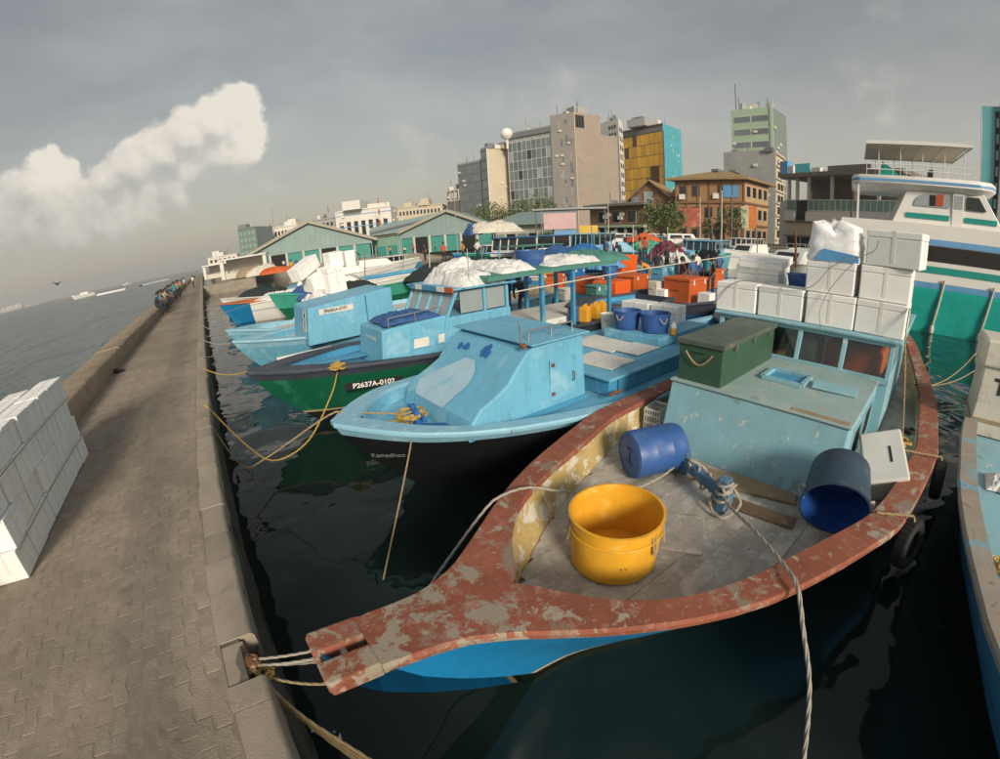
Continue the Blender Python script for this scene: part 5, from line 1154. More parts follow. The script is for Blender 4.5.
for k_, (px_, D_, z_, m_, lb_) in enumerate(((512, 24, 1.05, 'barrel_blue', 'blue bin under the awning, left one'), (528, 24.5, 1.05, 'barrel_blue', 'blue bin under the awning, middle one'), (546, 25, 1.05, 'yellow_can', 'yellow bin under the awning'), (556, 20, .95, 'orange_brown', 'orange-brown bin seen between the awning posts'))):
    q_ = at_(px_, 285, D_); bin_box((q_[0], q_[1], z_), (1.0, .8, .8), m_, lb_, .2*k_, 'bins under the awning', True)
cloth((*at_(535, 282, 19)[:2], 1.0), 2.2, 1.6, .5, 'plank_tan', 'tan heap of sacks under the awning', 91)
# fishing vessel with orange bins: dark blue sides, grey deck, between boat two and the basin
tb = boat_small((9.7, 9.6, 0), 15, 2.0, ['blue_navy', 'blue_deep', 'hull_black'], 'blue_navy', 'dark blue work boat carrying the orange bins', zb=1.5, zm=1.3, deck=.95, dm='blue_mid', bands=(.25, .8), rz=-.10)
BG = 'orange insulated bins on the dark blue work boat'
for px, py, z, d, m_, lb, lid, rz in ((612, 300, 1.0, (1.25, 1.1, .95), 'orange_bin', 'bright orange open bin nearest the awning', False, .15), (632, 291, 1.0, (1.5, 1.1, .8), 'orange_brown', 'red-orange bin behind the nearest open one', True, .1), (620, 273, 1.3, (1.7, 1.4, 1.25), 'orange_bin', 'tallest bright orange bin farther back', False, .1), (685, 301, 1.0, (1.35, 1.25, 1.0), 'orange_brown', 'closed orange-brown bin right of the white foam boxes', True, -.05), (706, 287, 1.0, (1.7, 1.2, .95), 'orange_brown', 'orange-brown bin behind the closed one', True, -.05), (590, 293, 1.0, (1.0, 1.0, .75), 'orange_brown', 'small red-orange bin half hidden by the awning end', True, .1)):
    p = onz(px, py, z); bin_box((p.x, p.y, z-.02), d, m_, lb, rz+.0, BG, lid)
p = onz(610, 276, 1.95); bucket((p.x, p.y, 1.9), .28, .34, .45, 'barrel_blue', 'blue basin set on the red-orange bin', name='basin', cat='basin', handles=False)
p = onz(640, 297, 1.0); foam_box((p.x, p.y-1.3, .98), (.9, .4, .5), 'short white foam box beside the closed orange-brown bin', 'foam boxes on the work boat')
p = onz(706, 306, 1.0); foam_box((p.x, p.y, 1.0), (.5, .5, .5), 'small white foam box at the foot of the orange-brown bin', 'foam boxes on the work boat')
bs = boat_small((11.0, 4.9, 0), 13, 1.7, ['blue_navy', 'green_hull', 'hull_black'], 'blue_navy', 'grey-green hull moored just behind the red-railed boat', zb=1.4, zm=1.25, deck=.9, dm='grey_board', bands=(.2, .9), rz=.05)
# --- yacht
def yacht():
    t = thing('motor_yacht', 'big white motor yacht with teal hull and awning-topped flybridge', 'yacht', (26.2, -.35, 0), R_(-80)); t.scale = (1, 1, .93)
    # local x runs toward the yacht's bow (out of frame to the right), y to its port side; visible side is local -y
    def Yb(x, z):   # half beam
        a = 2.75 if x < 4 else 2.75*(1-((x-4)/13)**2.2)
        return max(.1, a*(.80+.20*min(1, (z+.4)/2.6)))
    xs = [-5.6, -5.2, -4, -2, 0, 2, 4, 6, 8, 10, 12, 14, 16]; rows = [-.6, 0, .6, 1.2, 1.8, 2.15, 2.42]
    mb = MB()
    mf = lambda j, k: 0 if k < 5 else 1
    for s in (-1, 1):
        mb.loft([[(x, s*Yb(x, z)*(1 if i else .75), z+.05*max(0, x-2)*.6*(z > 1)) for z in rows] for i, x in enumerate(xs)], False, mf=mf)
    for k in range(len(rows)-1): mb.quad((xs[0], -Yb(xs[0], rows[k])*.75, rows[k]), (xs[0], Yb(xs[0], rows[k])*.75, rows[k]), (xs[0], Yb(xs[0], rows[k+1])*.75, rows[k+1]), (xs[0], -Yb(xs[0], rows[k+1])*.75, rows[k+1]), 0 if k < 5 else 1)
    mb.build('hull', ['teal_hull', 'yacht_blue'], t, smooth=40)
    def band(z0, z1, m, name, inn=.0, x0=-5.4, xe=16, out=0.):
        b = MB()
        for s in (-1, 1):
            b.loft([[(x, s*(Yb(x, 2.5)-inn+out), z0+.03*max(0, x-2)), (x, s*(Yb(x, 2.5)-inn*1.3+out), z1+.03*max(0, x-2))] for x in [x0]+[q for q in xs if x0 < q < xe]], False)
        b.quad((x0, -Yb(x0, 2.5)+inn, z0), (x0, Yb(x0, 2.5)-inn, z0), (x0, Yb(x0, 2.5)-inn, z1), (x0, -Yb(x0, 2.5)+inn, z1)); return b.build(name, m, t, smooth=40)
    band(2.42, 5.05, 'yacht_white', 'topsides', .05)
    for z0, z1, m, nm in ((2.85, 3.17, 'stripe_teal', 'teal_stripe'), (3.40, 4.10, 'stripe_black', 'window_band'), (4.13, 4.40, 'yacht_blue', 'blue_stripe')):
        band(z0, z1, m, nm, .05, x0=-3.6, out=.02)
    MB().bx(-5.4, 12, -2.62, 2.62, 4.98, 5.08).build('main_deck', 'yacht_white', t)
    # saloon and flybridge: shorter than the hull, sx squeezes them toward the stern
    k0 = set(t.children)
    house(t, [(-1.9, 5.05), (-.8, 6.75), (4.6, 6.75), (6.3, 5.05)], -2.2, 2.2, 'yacht_white', 'saloon', .12)
    ypl = -2.215
    arc = [(-.35, 5.9)]+[(-.35+1.05*(1-math.cos(a)), 5.9+.62*math.sin(a)) for a in [k*math.pi/2/8 for k in range(1, 9)]]+[(2.2, 6.52), (2.2, 5.9)]
    w = MB(); w.prism([(x, ypl+.06, z) for x, z in arc], (0, -.03, 0)); w.build('saloon_window', 'glass_pale', t)
    MB().bx(1.25, 1.75, ypl+.02, ypl+.045, 5.95, 6.5).build('curtain', 'shirt_red', t); MB().bx(.75, 1.2, ypl+.02, ypl+.045, 5.95, 6.45).build('curtain', 'stripe_black', t)
    MB().bx(2.45, 3.25, ypl-.0, ypl+.06, 5.1, 6.6).build('door', 'yacht_white', t); MB().bx(2.55, 3.15, ypl-.015, ypl+.0, 5.9, 6.5).build('door_window', 'glass_pale', t)
    MB().prism([(3.4, ypl+.03, 5.9), (4.9, ypl+.03, 5.9), (4.3, ypl+.05, 6.5), (3.4, ypl+.05, 6.5)], (0, -.03, 0)).build('saloon_window', 'glass', t)
    MB().bx(-.9, 2.25, ypl-.01, ypl+.02, 5.32, 5.56).build('teal_stripe', 'stripe_teal', t); MB().bx(3.35, 5.7, ypl-.01, ypl+.02, 5.32, 5.56).build('teal_stripe', 'stripe_teal', t)
    # stern posts and flybridge deck with rounded edge
    for y_ in (-2.3, 2.3): MB().bx(-4.55, -4.40, y_-.07, y_+.07, 5.05, 6.85).build('deck_post', 'yacht_white', t)
    ol = []
    for x, y_ in [(-5.0, -1.6), (-4.9, -2.2), (-4.4, -2.5), (4.2, -2.5), (5.2, -2.2), (5.8, -1.4), (5.9, 0), (5.8, 1.4), (5.2, 2.2), (4.2, 2.5), (-4.4, 2.5), (-4.9, 2.2), (-5.0, 1.6)]: ol.append((x, y_))
    fb = MB(); fb.loft([[(x*.94, y_*.88, 6.62) for x, y_ in ol], [(x, y_, 6.85) for x, y_ in ol], [(x, y_, 7.12) for x, y_ in ol], [(x*.985, y_*.97, 7.22) for x, y_ in ol]], True, (True, True)); fb.build('flybridge_deck', 'yacht_white', t, smooth=40)
    st = MB(); st.loft([[(x*1.004, y_*1.006, 6.93) for x, y_ in ol], [(x*1.004, y_*1.006, 7.05) for x, y_ in ol]], True); st.build('blue_stripe', 'yacht_blue', t)
    # rails, chairs and awning
    r0 = [(-3.9, -2.3), (0, -2.35), (3.8, -2.3)]
    for s in (-1, 1):
        rl = MB()
        for z in (7.75, 7.5): rl.tube([(x, -s*y_, z) for x, y_ in r0], .025, 6)
        for k in range(9): rl.tube([(-3.9+7.7*k/8, s*2.32, 7.2), (-3.9+7.7*k/8, s*2.32, 7.75)], .02, 6)
        rl.build('rail', 'yacht_white', t, smooth=True)
    for x in (-3.0, -1.4, .2, 1.8, 3.2):
        for s in (-1, 1): MB().tube([(x, s*2.0, 7.2), (x, s*2.0, 8.75)], .03, 6).build('awning_post', 'yacht_white', t, smooth=True)
    aw = MB(); aw.loft([[(x, -2.35, 8.72), (x, -1.2, 8.80), (x, 0, 8.84), (x, 1.2, 8.80), (x, 2.35, 8.72)] for x in (-3.9, -2, 0, 2, 3.6)], False); aw.build('awning', 'awning', t)
    fr = MB(); fr.loft([[(-3.95, -2.4, 8.70), (3.7, -2.4, 8.70), (3.7, 2.4, 8.70), (-3.95, 2.4, 8.70)], [(-3.95, -2.4, 8.86), (3.7, -2.4, 8.84), (3.7, 2.4, 8.84), (-3.95, 2.4, 8.86)]], True); fr.bx(-3.9, 3.65, -2.35, 2.35, 8.855, 8.875)
    for x in (-2.8, -1.3, .2, 1.8): fr.bx(x, x+.06, -2.3, 2.3, 8.66, 8.70)
    fr.build('awning_frame', 'yacht_white', t)
    MB().prism([(-2.9, -1.5, 7.22), (-1.2, -1.5, 7.22), (-1.9, -1.5, 7.65), (-2.7, -1.5, 8.0)], (0, 1.2, 0)).build('wind_screen', 'stripe_teal', t)
    MB().bx(.9, 1.3, -1.0, -.4, 7.22, 7.8).build('helm_seat', 'stripe_black', t, bevel=.05); MB().tube([(4.6, -1.5, 7.2), (4.5, -1.5, 10.6)], .02, 6).build('aerial', 'steel', t)
    for ch in set(t.children)-k0:
        for v_ in ch.data.vertices: v_.co.x = -5.0+(v_.co.x+5.0)*.61
    # fender ropes down the hull
    for x in (-2.2, -.6, 1.6):
        f = MB(); f.tube([(x, -Yb(x, 2.5)-.06, 2.6), (x-.12, -Yb(x, 1.2)-.09, 1.2), (x-.2, -Yb(x, .2)-.09, .25)], .06, 8); f.build('fender_rope', 'dirty_white', t, smooth=True)
        MB().lathe([(.02, 0), (.1, .04), (.12, .2), (.1, .36), (.02, .4)], 12, c=(x-.2, -Yb(x, .2)-.12, .0)).build('fender', 'dirty_white', t, smooth=True)
yacht()
# --- blue boat at the right edge
def right_boat():
    t = thing('fishing_boat', 'weathered blue boat cut by the right edge of view', 'boat', (1.9, -2.2, 0)); Y = lambda w: w+2.2; X = lambda w: w-1.9
    HB = [(0, .2), (.5, .7), (1.4, 1.06), (2.6, 1.3), (3.7, 1.42), (5.3, 1.42), (6.3, 1.36), (8, 1.15), (9, .9)]
    h = Hull(HB, [(0, 1.5), (1.4, 1.33), (3, 1.3), (9, 1.32)], None, rake=1.2, draft=.5, gw=.2); h.sides(t, ['blue_mid', 'hull_black'], [.5]); h.gunwale(t, 'weathered_rail', .08, .03); h.bulwark(t, 'plank_tan', 1.05); h.deck(t, 'cabin_pale', 1.05)
mat('weathered_rail', (.30, .26, .21), .85, .2, 3, .4, 50, wear=[((.17, .36, .46), 1.2, .52, .05), ((.2, .15, .1), 6, .58, .08)])
right_boat()
p = onz(992, 428, 1.07)
def t7():
    t = thing('storage_box', 'tall dirty white box marked T7 at the right edge of view', 'box', (8.75, -1.40, 1.07), .06)
    MB().bx(-.45, .45, -.6, .5, 0, 1.08).build('body', 'dirty_white', t, bevel=.02); MB().bx(-.5, .5, -.65, .55, 1.085, 1.5).build('lid', 'dirty_white', t, bevel=.04); MB().bx(-.46, .46, -.61, .51, .22, .28).build('strap', 'plank_tan', t)
    place_text('T7', .34, 'black_print', (-.456, .10, .80), (0, -1, 0), (0, 0, 1), t, bold=.012)
t7()
coil((4.6, -1.35, 1.09), .12, 'rope_yellow', 'yellow rope coil on the right-edge boat deck', 4, .013, 19)
cloth((6.6, -1.35, 1.07), .5, .35, .12, 'sack', 'small crumpled white rag on the right-edge boat', 51, 'rag', 'rag')
# mooring lines of the farther boats
for k_, (b_, y1_, m_, lb_) in enumerate((((.5, 14.5, 1.48), 13.0, 'rope_tan', 'tan line from the pale blue box-cabin boat to the quay'), ((.5, 14.5, 1.45), 16.4, 'rope_grey', 'grey line from the pale blue box-cabin boat farther along the quay'), ((.5, 18.6, 1.3), 17.4, 'rope_grey', 'grey line from the low pale blue bow to the quay'), ((.5, 18.6, 1.28), 20.6, 'rope_tan', 'tan line from the low pale blue bow to the farther quay'), ((.65, 30, 1.45), 27.5, 'rope_yellow', 'yellow line from the orange-railed bow to the quay'), ((3.5, 26.5, 1.7), 23.5, 'rope_tan', 'long tan line from the sea-green bow to the quay'), ((.5, 9.9, 1.5), 11.6, 'rope_yellow', 'yellow line from the green bow to the farther quay'))):
    rope(sag(b_, (-.45, y1_, 1.43), .12, 10), .013, m_, lb_, laid=False)

# ------------------------------------------------------------------ the packed rows farther out in the basin
def occupied():
    pts = []
    for o in bpy.data.objects:
        if o.parent is None and o.get('category') in ('boat', 'yacht') and o.location.x > .3:
            L_ = 12 if o.get('category') == 'boat' else 16; a = o.rotation_euler.z
            for k in range(7): pts.append((o.location.x+math.cos(a)*L_*k/6, o.location.y+math.sin(a)*L_*k/6))
    return pts
OCC = occupied(); rp = random.Random(41); ORD = ['first', 'second', 'third', 'fourth', 'fifth', 'sixth', 'seventh', 'eighth', 'ninth', 'tenth', 'eleventh', 'twelfth', 'thirteenth', 'fourteenth']
STY = [('light blue', ['blue_pale', 'blue_light', 'hull_black'], 'blue_light', 'blue_light'), ('white', ['white_paint', 'blue_mid', 'hull_black'], 'white_paint', 'white_paint'), ('sea-green', ['green_light', 'green_hull', 'hull_black'], 'green_light', 'blue_pale'), ('deep blue', ['blue_mid', 'blue_deep', 'hull_black'], 'blue_pale', 'blue_mid')]
for row, (x0_, y0_, n_, nm) in enumerate(((13.5, 13.6, 8, 'middle'), (28.0, 9.0, 10, 'rear'), (42.0, 6.0, 9, 'rearmost'))):
    c_ = 0
    for k in range(n_):
        y_ = y0_+4.3*k+rp.uniform(-.3, .3); x_ = x0_+rp.uniform(-1, 1); L_ = rp.uniform(9.5, 11.5)
        if any(min((x_+L_*q/6-a)**2+(y_-b)**2 for q in range(7)) < 2.3**2 for a, b in OCC): continue
        if y_ > 70-.4*x_ or x_+L_ > 58: continue
        cn, mats_, gm_, cm_ = STY[(k+row*2) % 4]; feat = ('a wheelhouse', 'an awning', 'a low cabin and awning')[(k+row) % 3]; hf = 1.0+.12*row
        boat_small((x_, y_, 0), L_, 1.6, mats_, gm_, '%s boat with %s, %s in the %s row' % (cn, feat, ORD[c_], nm), zb=1.6*hf, zm=1.3*hf, deck=1.0*hf, rz=rp.uniform(-.06, .06), cabin='awning' not in feat or 'cabin' in feat, canopy='awning' in feat, cm=cm_, x0=2.2, x1=5.2 if 'awning' in feat else 7.5, cz=1.15, wins=4, roofm=('canopy_green', 'blue_mid', 'white_paint')[k % 3])
        z_ = 1.0*hf
        cloth((x_+1.6, y_, z_), 1.5, 1.6, .5, ('sack', 'cloth_blue', 'net', 'green_light')[(k+row) % 4], 'low heap on the bow of the %s %s-row boat' % (ORD[c_], nm), 200+row*20+k)
        if row < 2:
            foam_box((x_+L_*.8, y_-.6, z_), (.7, .9, .6), 'white foam box aft on the %s %s-row boat' % (ORD[c_], nm), 'foam boxes on the packed boats')
            foam_box((x_+L_*.87, y_+.5, z_), (.6, .8, .9), 'taller white foam box at the stern of the %s %s-row boat' % (ORD[c_], nm), 'foam boxes on the packed boats')
        CROWD = globals().setdefault('CROWD', []); CROWD.append((x_+L_*.62, y_+.3, z_, ORD[c_], nm)); c_ += 1

# ------------------------------------------------------------------ small gear crowding the decks
def deck_bin(px, py, z, d, m_, lb, lid=True, rz=0.): p = onz(px, py, z); bin_box((p.x, p.y, z), d, m_, lb, rz, 'small bins and boxes on the crowded decks', lid)
deck_bin(597, 304, 1.0, (.7, .6, .75), 'canopy_green', 'teal box right of the yellow jerrycans')
deck_bin(566, 300, 1.0, (.6, .5, .5), 'white_plastic', 'white box behind the awning posts')
deck_bin(655, 300, 1.0, (.45, .45, .9), 'dirty_white', 'tall pale box left of the closed orange-brown bin', False)
deck_bin(640, 287, 1.1, (.9, .7, .6), 'blue_mid', 'blue box between the orange bins')
deck_bin(662, 280, 1.2, (1.1, .8, .7), 'blue_light', 'light blue box behind the orange bins')
deck_bin(575, 280, 1.3, (.9, .7, .6), 'blue_deep', 'dark blue box beyond the awning end')
deck_bin(556, 284, 1.3, (.7, .6, .5), 'orange_brown', 'small rusty box seen under the awning edge')
p = onz(592, 272, 2.5); cloth((10.75, 9.5, 2.86), 1.6, 2.2, .35, 'canopy_green', 'folded green net heap at the right end of the awning', 301, 'net_heap', 'net')
p = at_(603, 262, 25); cloth((p[0], p[1], 1.7), 2.4, 1.6, .8, 'tarp_blue', 'bright blue tarpaulin heap behind the awning end', 302)
p = at_(615, 254, 37); cloth((p[0], p[1], 2.0), 3.0, 1.8, .9, 'blue_pale', 'pale blue tarpaulin over gear behind the tallest bin', 303)
p = at_(585, 252, 33); cloth((p[0], p[1], 1.9), 3.0, 1.8, .9, 'blue_deep', 'dark blue tarpaulin over gear left of the tallest bin', 304)
p = at_(676, 252, 30); cloth((p[0], p[1], 1.7), 2.0, 1.6, .7, 'sack', 'white sheet heap beside the maroon one', 305)
p = at_(707, 254, 33); cloth((p[0], p[1], 1.6), 2.4, 1.6, .9, 'net', 'dark net heap behind the deck group', 306)
p = at_(470, 268, 21); cloth((p[0], p[1], 1.6), 2.6, 2.2, 1.1, 'blue_navy', 'black tarpaulin heap beyond the white sacks', 307)
p = at_(446, 276, 19.5); cloth((p[0], p[1], 1.7), 1.8, 1.6, .8, 'sack', 'pale plastic sheeting beside the green boat wheelhouse', 308)
p = at_(352, 284, 27); cloth((p[0], p[1], 1.3), 2.6, 1.8, .5, 'net', 'net heap beside the long white motorboat', 309)
for k_, (px_, y0_, y1_, D_, m_, lb_) in enumerate(((430, 250, 280, 26, 'dirty_white', 'pale boat pole left of the white sacks'), (482, 236, 266, 30, 'steel', 'thin pole on the large boat'), (537, 232, 262, 36, 'dirty_white', 'pale pole before the yellow-panelled stand'), (592, 228, 268, 27, 'blue_mid', 'blue pole behind the awning end'), (633, 226, 262, 34, 'dirty_white', 'pale pole among the far people'), (651, 230, 262, 30, 'steel', 'steel pole beside the orange shirt'), (668, 228, 258, 38, 'dirty_white', 'pale pole behind the maroon heap'), (712, 226, 262, 33, 'steel', 'steel pole behind the deck group'), (757, 232, 262, 31, 'steel', 'steel pole on the big white motorboat'), (796, 236, 268, 14, 'rust', 'rusty stanchion standing behind the roof boxes'), (365, 246, 276, 33, 'steel', 'steel pole on the long white motorboat'), (300, 262, 292, 30, 'dirty_white', 'pale pole left of the leaning foam boxes'))):
    a = far(px_, y1_, D_); b = far(px_, y0_, D_); t = thing('boat_pole', lb_, 'pole', (a.x, a.y, max(.9, a.z))); MB().tube([(0, 0, 0), (b.x-a.x+.05*(k_ % 3-1), b.y-a.y, b.z-max(.9, a.z))], [.04, .025], 8).build('shaft', m_, t, smooth=True); MB().lathe([(.01, 0), (.05, .02), (.05, .06), (.01, .09)], 8, c=(b.x-a.x+.05*(k_ % 3-1), b.y-a.y, b.z-max(.9, a.z))).build('tip', m_, t)
# ------------------------------------------------------------------ foam box stack on the quay
FG = 'foam boxes in the stack on the quay'
rnd = random.Random(8); ROWN = ['bottom', 'second', 'third', 'top']; COLN = ['nearest the camera', 'second along the quay', 'third along the quay', 'fourth along the quay', 'fifth along the quay', 'sixth along the quay', 'seventh along the quay', 'at the far end']
for row in range(4):
    for c in range(8):
        for dp in range(2):
            if row == 3 and c == 7 and dp == 1: continue
            x = -2.5-.19-.36*dp+rnd.uniform(-.03, .03)-.012*row; y_ = 4.30+.205+.412*c+rnd.uniform(-.015, .015)+(.06 if row % 2 else 0)
            foam_box((x, y_, QZ+.004+.318*row), (.36 if dp == 0 else .33, .40+rnd.uniform(-.02, .01), .312), 'white foam box %s, %s row, %s of the quay stack' % (COLN[c], ROWN[row], 'paved side' if dp == 0 else 'seaward side'), FG, rz=(math.pi if rnd.random() < .5 else 0)+rnd.uniform(-.03, .03))
for k in range(2): rope([(-2.485, 4.3, QZ+.32+.636*k), (-2.483, 5.8, QZ+.325+.636*k), (-2.485, 7.55, QZ+.32+.636*k)], .006, 'rope_tan', ('thin twine along the lower joint of the quay foam boxes', 'thin twine along the upper joint of the quay foam boxes')[k], 'twine', name='twine', laid=False)
# ------------------------------------------------------------------ people
def person_mesh(J, radii, edges, paint):
    """skin-modifier body from joints; paint maps face centres to slots 0 skin, 1 shirt, 2 trousers"""
    names = list(J); me = bpy.data.meshes.new('body'); me.from_pydata([J[n] for n in names], [(names.index(a), names.index(b)) for a, b in edges], [])
    o = bpy.data.objects.new('body', me); COL.objects.link(o); sk = o.modifiers.new('s', 'SKIN'); sk.use_smooth_shade = True
    for i, n in enumerate(names):
        v = me.skin_vertices[0].data[i]; r = radii[n]; v.radius = r if isinstance(r, tuple) else (r, r); v.use_root = n == 'pelvis'
    ss = o.modifiers.new('u', 'SUBSURF'); ss.levels = 1; ss.render_levels = 1
    out = bpy.data.meshes.new_from_object(o.evaluated_get(bpy.context.evaluated_depsgraph_get())); bpy.data.objects.remove(o)
    out.materials.clear()
    for m_ in ('skin', 'shirt_white', 'trousers_dark'): out.materials.append(M[m_])
    P = {n: Vector(J[n]) for n in names}
    for f in out.polygons:
        best, bn = 9e9, None
        for a, b in edges:
            d = P[b]-P[a]; t = max(0, min(1, (f.center-P[a]).dot(d)/d.dot(d))); q = (f.center-P[a]-d*t).length
            if q < best: best, bn = q, (a, b)
        f.material_index = paint(bn); f.use_smooth = True
    return out
def paint(e):
    s = ' '.join(e)
    if 'head' in s or 'hand' in s or 'toe' in s or ('elbow' in s and 'wrist' in s): return 0
    if 'knee' in s or 'ankle' in s or 'hip' in s: return 2
    return 1
def body(pose):
    if pose == 'sit':   # seated on a wall 0.49 high, facing +x, origin at the seat edge on the ground
        J = dict(pelvis=(-.12, 0, .60), waist=(-.13, 0, .78), chest=(-.06, 0, 1.0), neck=(.02, 0, 1.18), head0=(.06, 0, 1.27), head=(.08, 0, 1.40))
        for s, n in ((-1, 'l'), (1, 'r')): J.update({n+'hip': (-.06, s*.1, .58), n+'knee': (.36, s*.14, .55), n+'ankle': (.30, s*.13, .10), n+'toe': (.46, s*.15, .05), n+'shoulder': (-.02, s*.18, 1.10), n+'elbow': (.10, s*.25, .86), n+'wrist': (.30, s*.12, .74), n+'hand': (.36, s*.07, .74)})
    elif pose == 'stand':
        J = dict(pelvis=(0, 0, .92), waist=(0, 0, 1.05), chest=(.01, 0, 1.28), neck=(.01, 0, 1.46), head0=(.02, 0, 1.52), head=(.04, 0, 1.66))
        for s, n in ((-1, 'l'), (1, 'r')): J.update({n+'hip': (0, s*.1, .88), n+'knee': (.04*s, s*.11, .48), n+'ankle': (.03*s, s*.12, .09), n+'toe': (.15+.03*s, s*.13, .04), n+'shoulder': (0, s*.19, 1.40), n+'elbow': (-.03, s*.25, 1.12), n+'wrist': (.10, s*.24, .90), n+'hand': (.14, s*.23, .82)})
    else:   # bending forward over work
        J = dict(pelvis=(0, 0, .90), waist=(.06, 0, 1.02), chest=(.24, 0, 1.16), neck=(.38, 0, 1.24), head0=(.43, 0, 1.28), head=(.52, 0, 1.34))
        for s, n in ((-1, 'l'), (1, 'r')): J.update({n+'hip': (0, s*.1, .86), n+'knee': (.08, s*.12, .47), n+'ankle': (.0, s*.13, .09), n+'toe': (.13, s*.14, .04), n+'shoulder': (.32, s*.18, 1.18), n+'elbow': (.36, s*.22, .92), n+'wrist': (.50, s*.14, .74), n+'hand': (.54, s*.1, .68)})
    R = dict(pelvis=(.13, .15), waist=(.11, .14), chest=(.12, .16), neck=.055, head0=.07, head=.095)
    for n in 'lr': R.update({n+'hip': .085, n+'knee': .062, n+'ankle': .045, n+'toe': .04, n+'shoulder': .06, n+'elbow': .045, n+'wrist': .034, n+'hand': .038})
    E = [('pelvis', 'waist'), ('waist', 'chest'), ('chest', 'neck'), ('neck', 'head0'), ('head0', 'head')]
    for n in 'lr': E += [('pelvis', n+'hip'), (n+'hip', n+'knee'), (n+'knee', n+'ankle'), (n+'ankle', n+'toe'), ('chest', n+'shoulder'), (n+'shoulder', n+'elbow'), (n+'elbow', n+'wrist'), (n+'wrist', n+'hand')]
    hx = J['head']; K = []
    K.append(('hair', MB().lathe([(.02, .105), (.07, .09), (.098, .04), (.10, -.01), (.09, -.06)], 12, c=(hx[0]-.02, 0, hx[2]+.005)).mesh('hair', 'hair', True)))
    K.append(('nose', MB().lathe([(.012, -.03), (.02, -.01), (.008, .03)], 8, c=(hx[0]+.092, 0, hx[2]-.02)).mesh('nose', 'skin', True)))
    for s in (-1, 1):
        K.append(('ear', MB().lathe([(.008, -.025), (.018, 0), (.008, .03)], 8, c=(hx[0], s*.094, hx[2]-.01)).mesh('ear', 'skin', True)))
        K.append(('eye', MB().box((hx[0]+.088, s*.034, hx[2]+.012), (.012, .024, .012)).mesh('eye', 'hair')))
    K.append(('mouth', MB().box((hx[0]+.085, 0, hx[2]-.058), (.014, .045, .008)).mesh('mouth', 'hair')))
    return person_mesh(J, R, E, paint), K
BODY = {k: body(k) for k in ('sit', 'stand', 'bend')}
def person(loc, rz, pose, shirt, trousers, label, group=None, s=1.):
    t = thing('person', label, 'person', loc, rz, group, (s, s, s)); b, K = BODY[pose]
    o = put('body', b, t)
    for i, m_ in ((1, shirt), (2, trousers)): o.material_slots[i].link = 'OBJECT'; o.material_slots[i].material = M[m_]
    [put(nm, me_, t) for nm, me_ in K]
SG = 'people seated along the seawall'
seat = [(23.6, 'shirt_dark', 'trousers_dark', 'dark-clothed person seated nearest on the seawall'), (24.6, 'shirt_blue', 'trousers_blue', 'person in dark blue seated second on the seawall'), (26.4, 'shirt_teal', 'trousers_dark', 'person in teal shirt seated beside the red shirt'), (27.3, 'shirt_red', 'trousers_tan', 'person in red-orange shirt seated on the seawall'), (28.6, 'shirt_white', 'trousers_blue', 'person in white shirt seated after the red shirt'), (30.5, 'shirt_tan', 'trousers_dark', 'person in tan shirt seated after the white shirt'), (32.6, 'shirt_dark', 'trousers_dark', 'person in black seated midway along the row'), (34.2, 'shirt_blue', 'trousers_tan', 'person in blue with tan trousers midway along the row'), (36.5, 'shirt_teal', 'trousers_blue', 'person in teal and blue past the middle of the row'), (39, 'shirt_tan', 'trousers_tan', 'person all in tan past the middle of the row'), (42, 'shirt_white', 'trousers_dark', 'person in white with dark trousers in the far half of the row'), (46, 'shirt_dark', 'trousers_blue', 'person in black with blue trousers in the far half of the row'), (50, 'shirt_red', 'trousers_dark', 'person in red with dark trousers in the far half of the row'), (56, 'shirt_orange', 'trousers_dark', 'person in orange near the far end of the row'), (62, 'shirt_blue', 'trousers_dark', 'person in dark blue near the far end of the row'), (70, 'shirt_white', 'trousers_tan', 'person in white and tan at the far end of the row')]
for i, (y_, a, b, lb) in enumerate(seat): person((SW-.02, y_+7.6, QZ), rnd.uniform(-.35, .35), 'sit', a, b, lb, SG, rnd.uniform(.95, 1.05))
for y_, x, a, lb in ((42.5, -2.75, 'shirt_teal', 'person in teal standing before the seated row'), (46.5, -2.7, 'shirt_tan', 'person in tan standing before the seated row'), (48, -2.6, 'shirt_red', 'person in red standing far along the quay'), (66, -1.6, 'shirt_white', 'person in white standing at the quay far end')): person((x, y_, QZ), rnd.uniform(2, 4), 'stand', a, 'trousers_dark', lb)
# dark bag by the wall
t = thing('pair_of_shoes', 'dark pair of shoes left on the quay by the seawall', 'shoes', (-3.0, 14.2, QZ), .4)
for s in (-1, 1): MB().loft([[(x, s*.08+w*q, z) for q, z in ((-1, 0), (-.9, h_), (.9, h_), (1, 0))] for x, w, h_ in ((-.15, .03, .10), (-.05, .05, .10), (.08, .055, .06), (.16, .03, .03))], True, (True, True)).build('shoe', 'rubber', t, smooth=True)
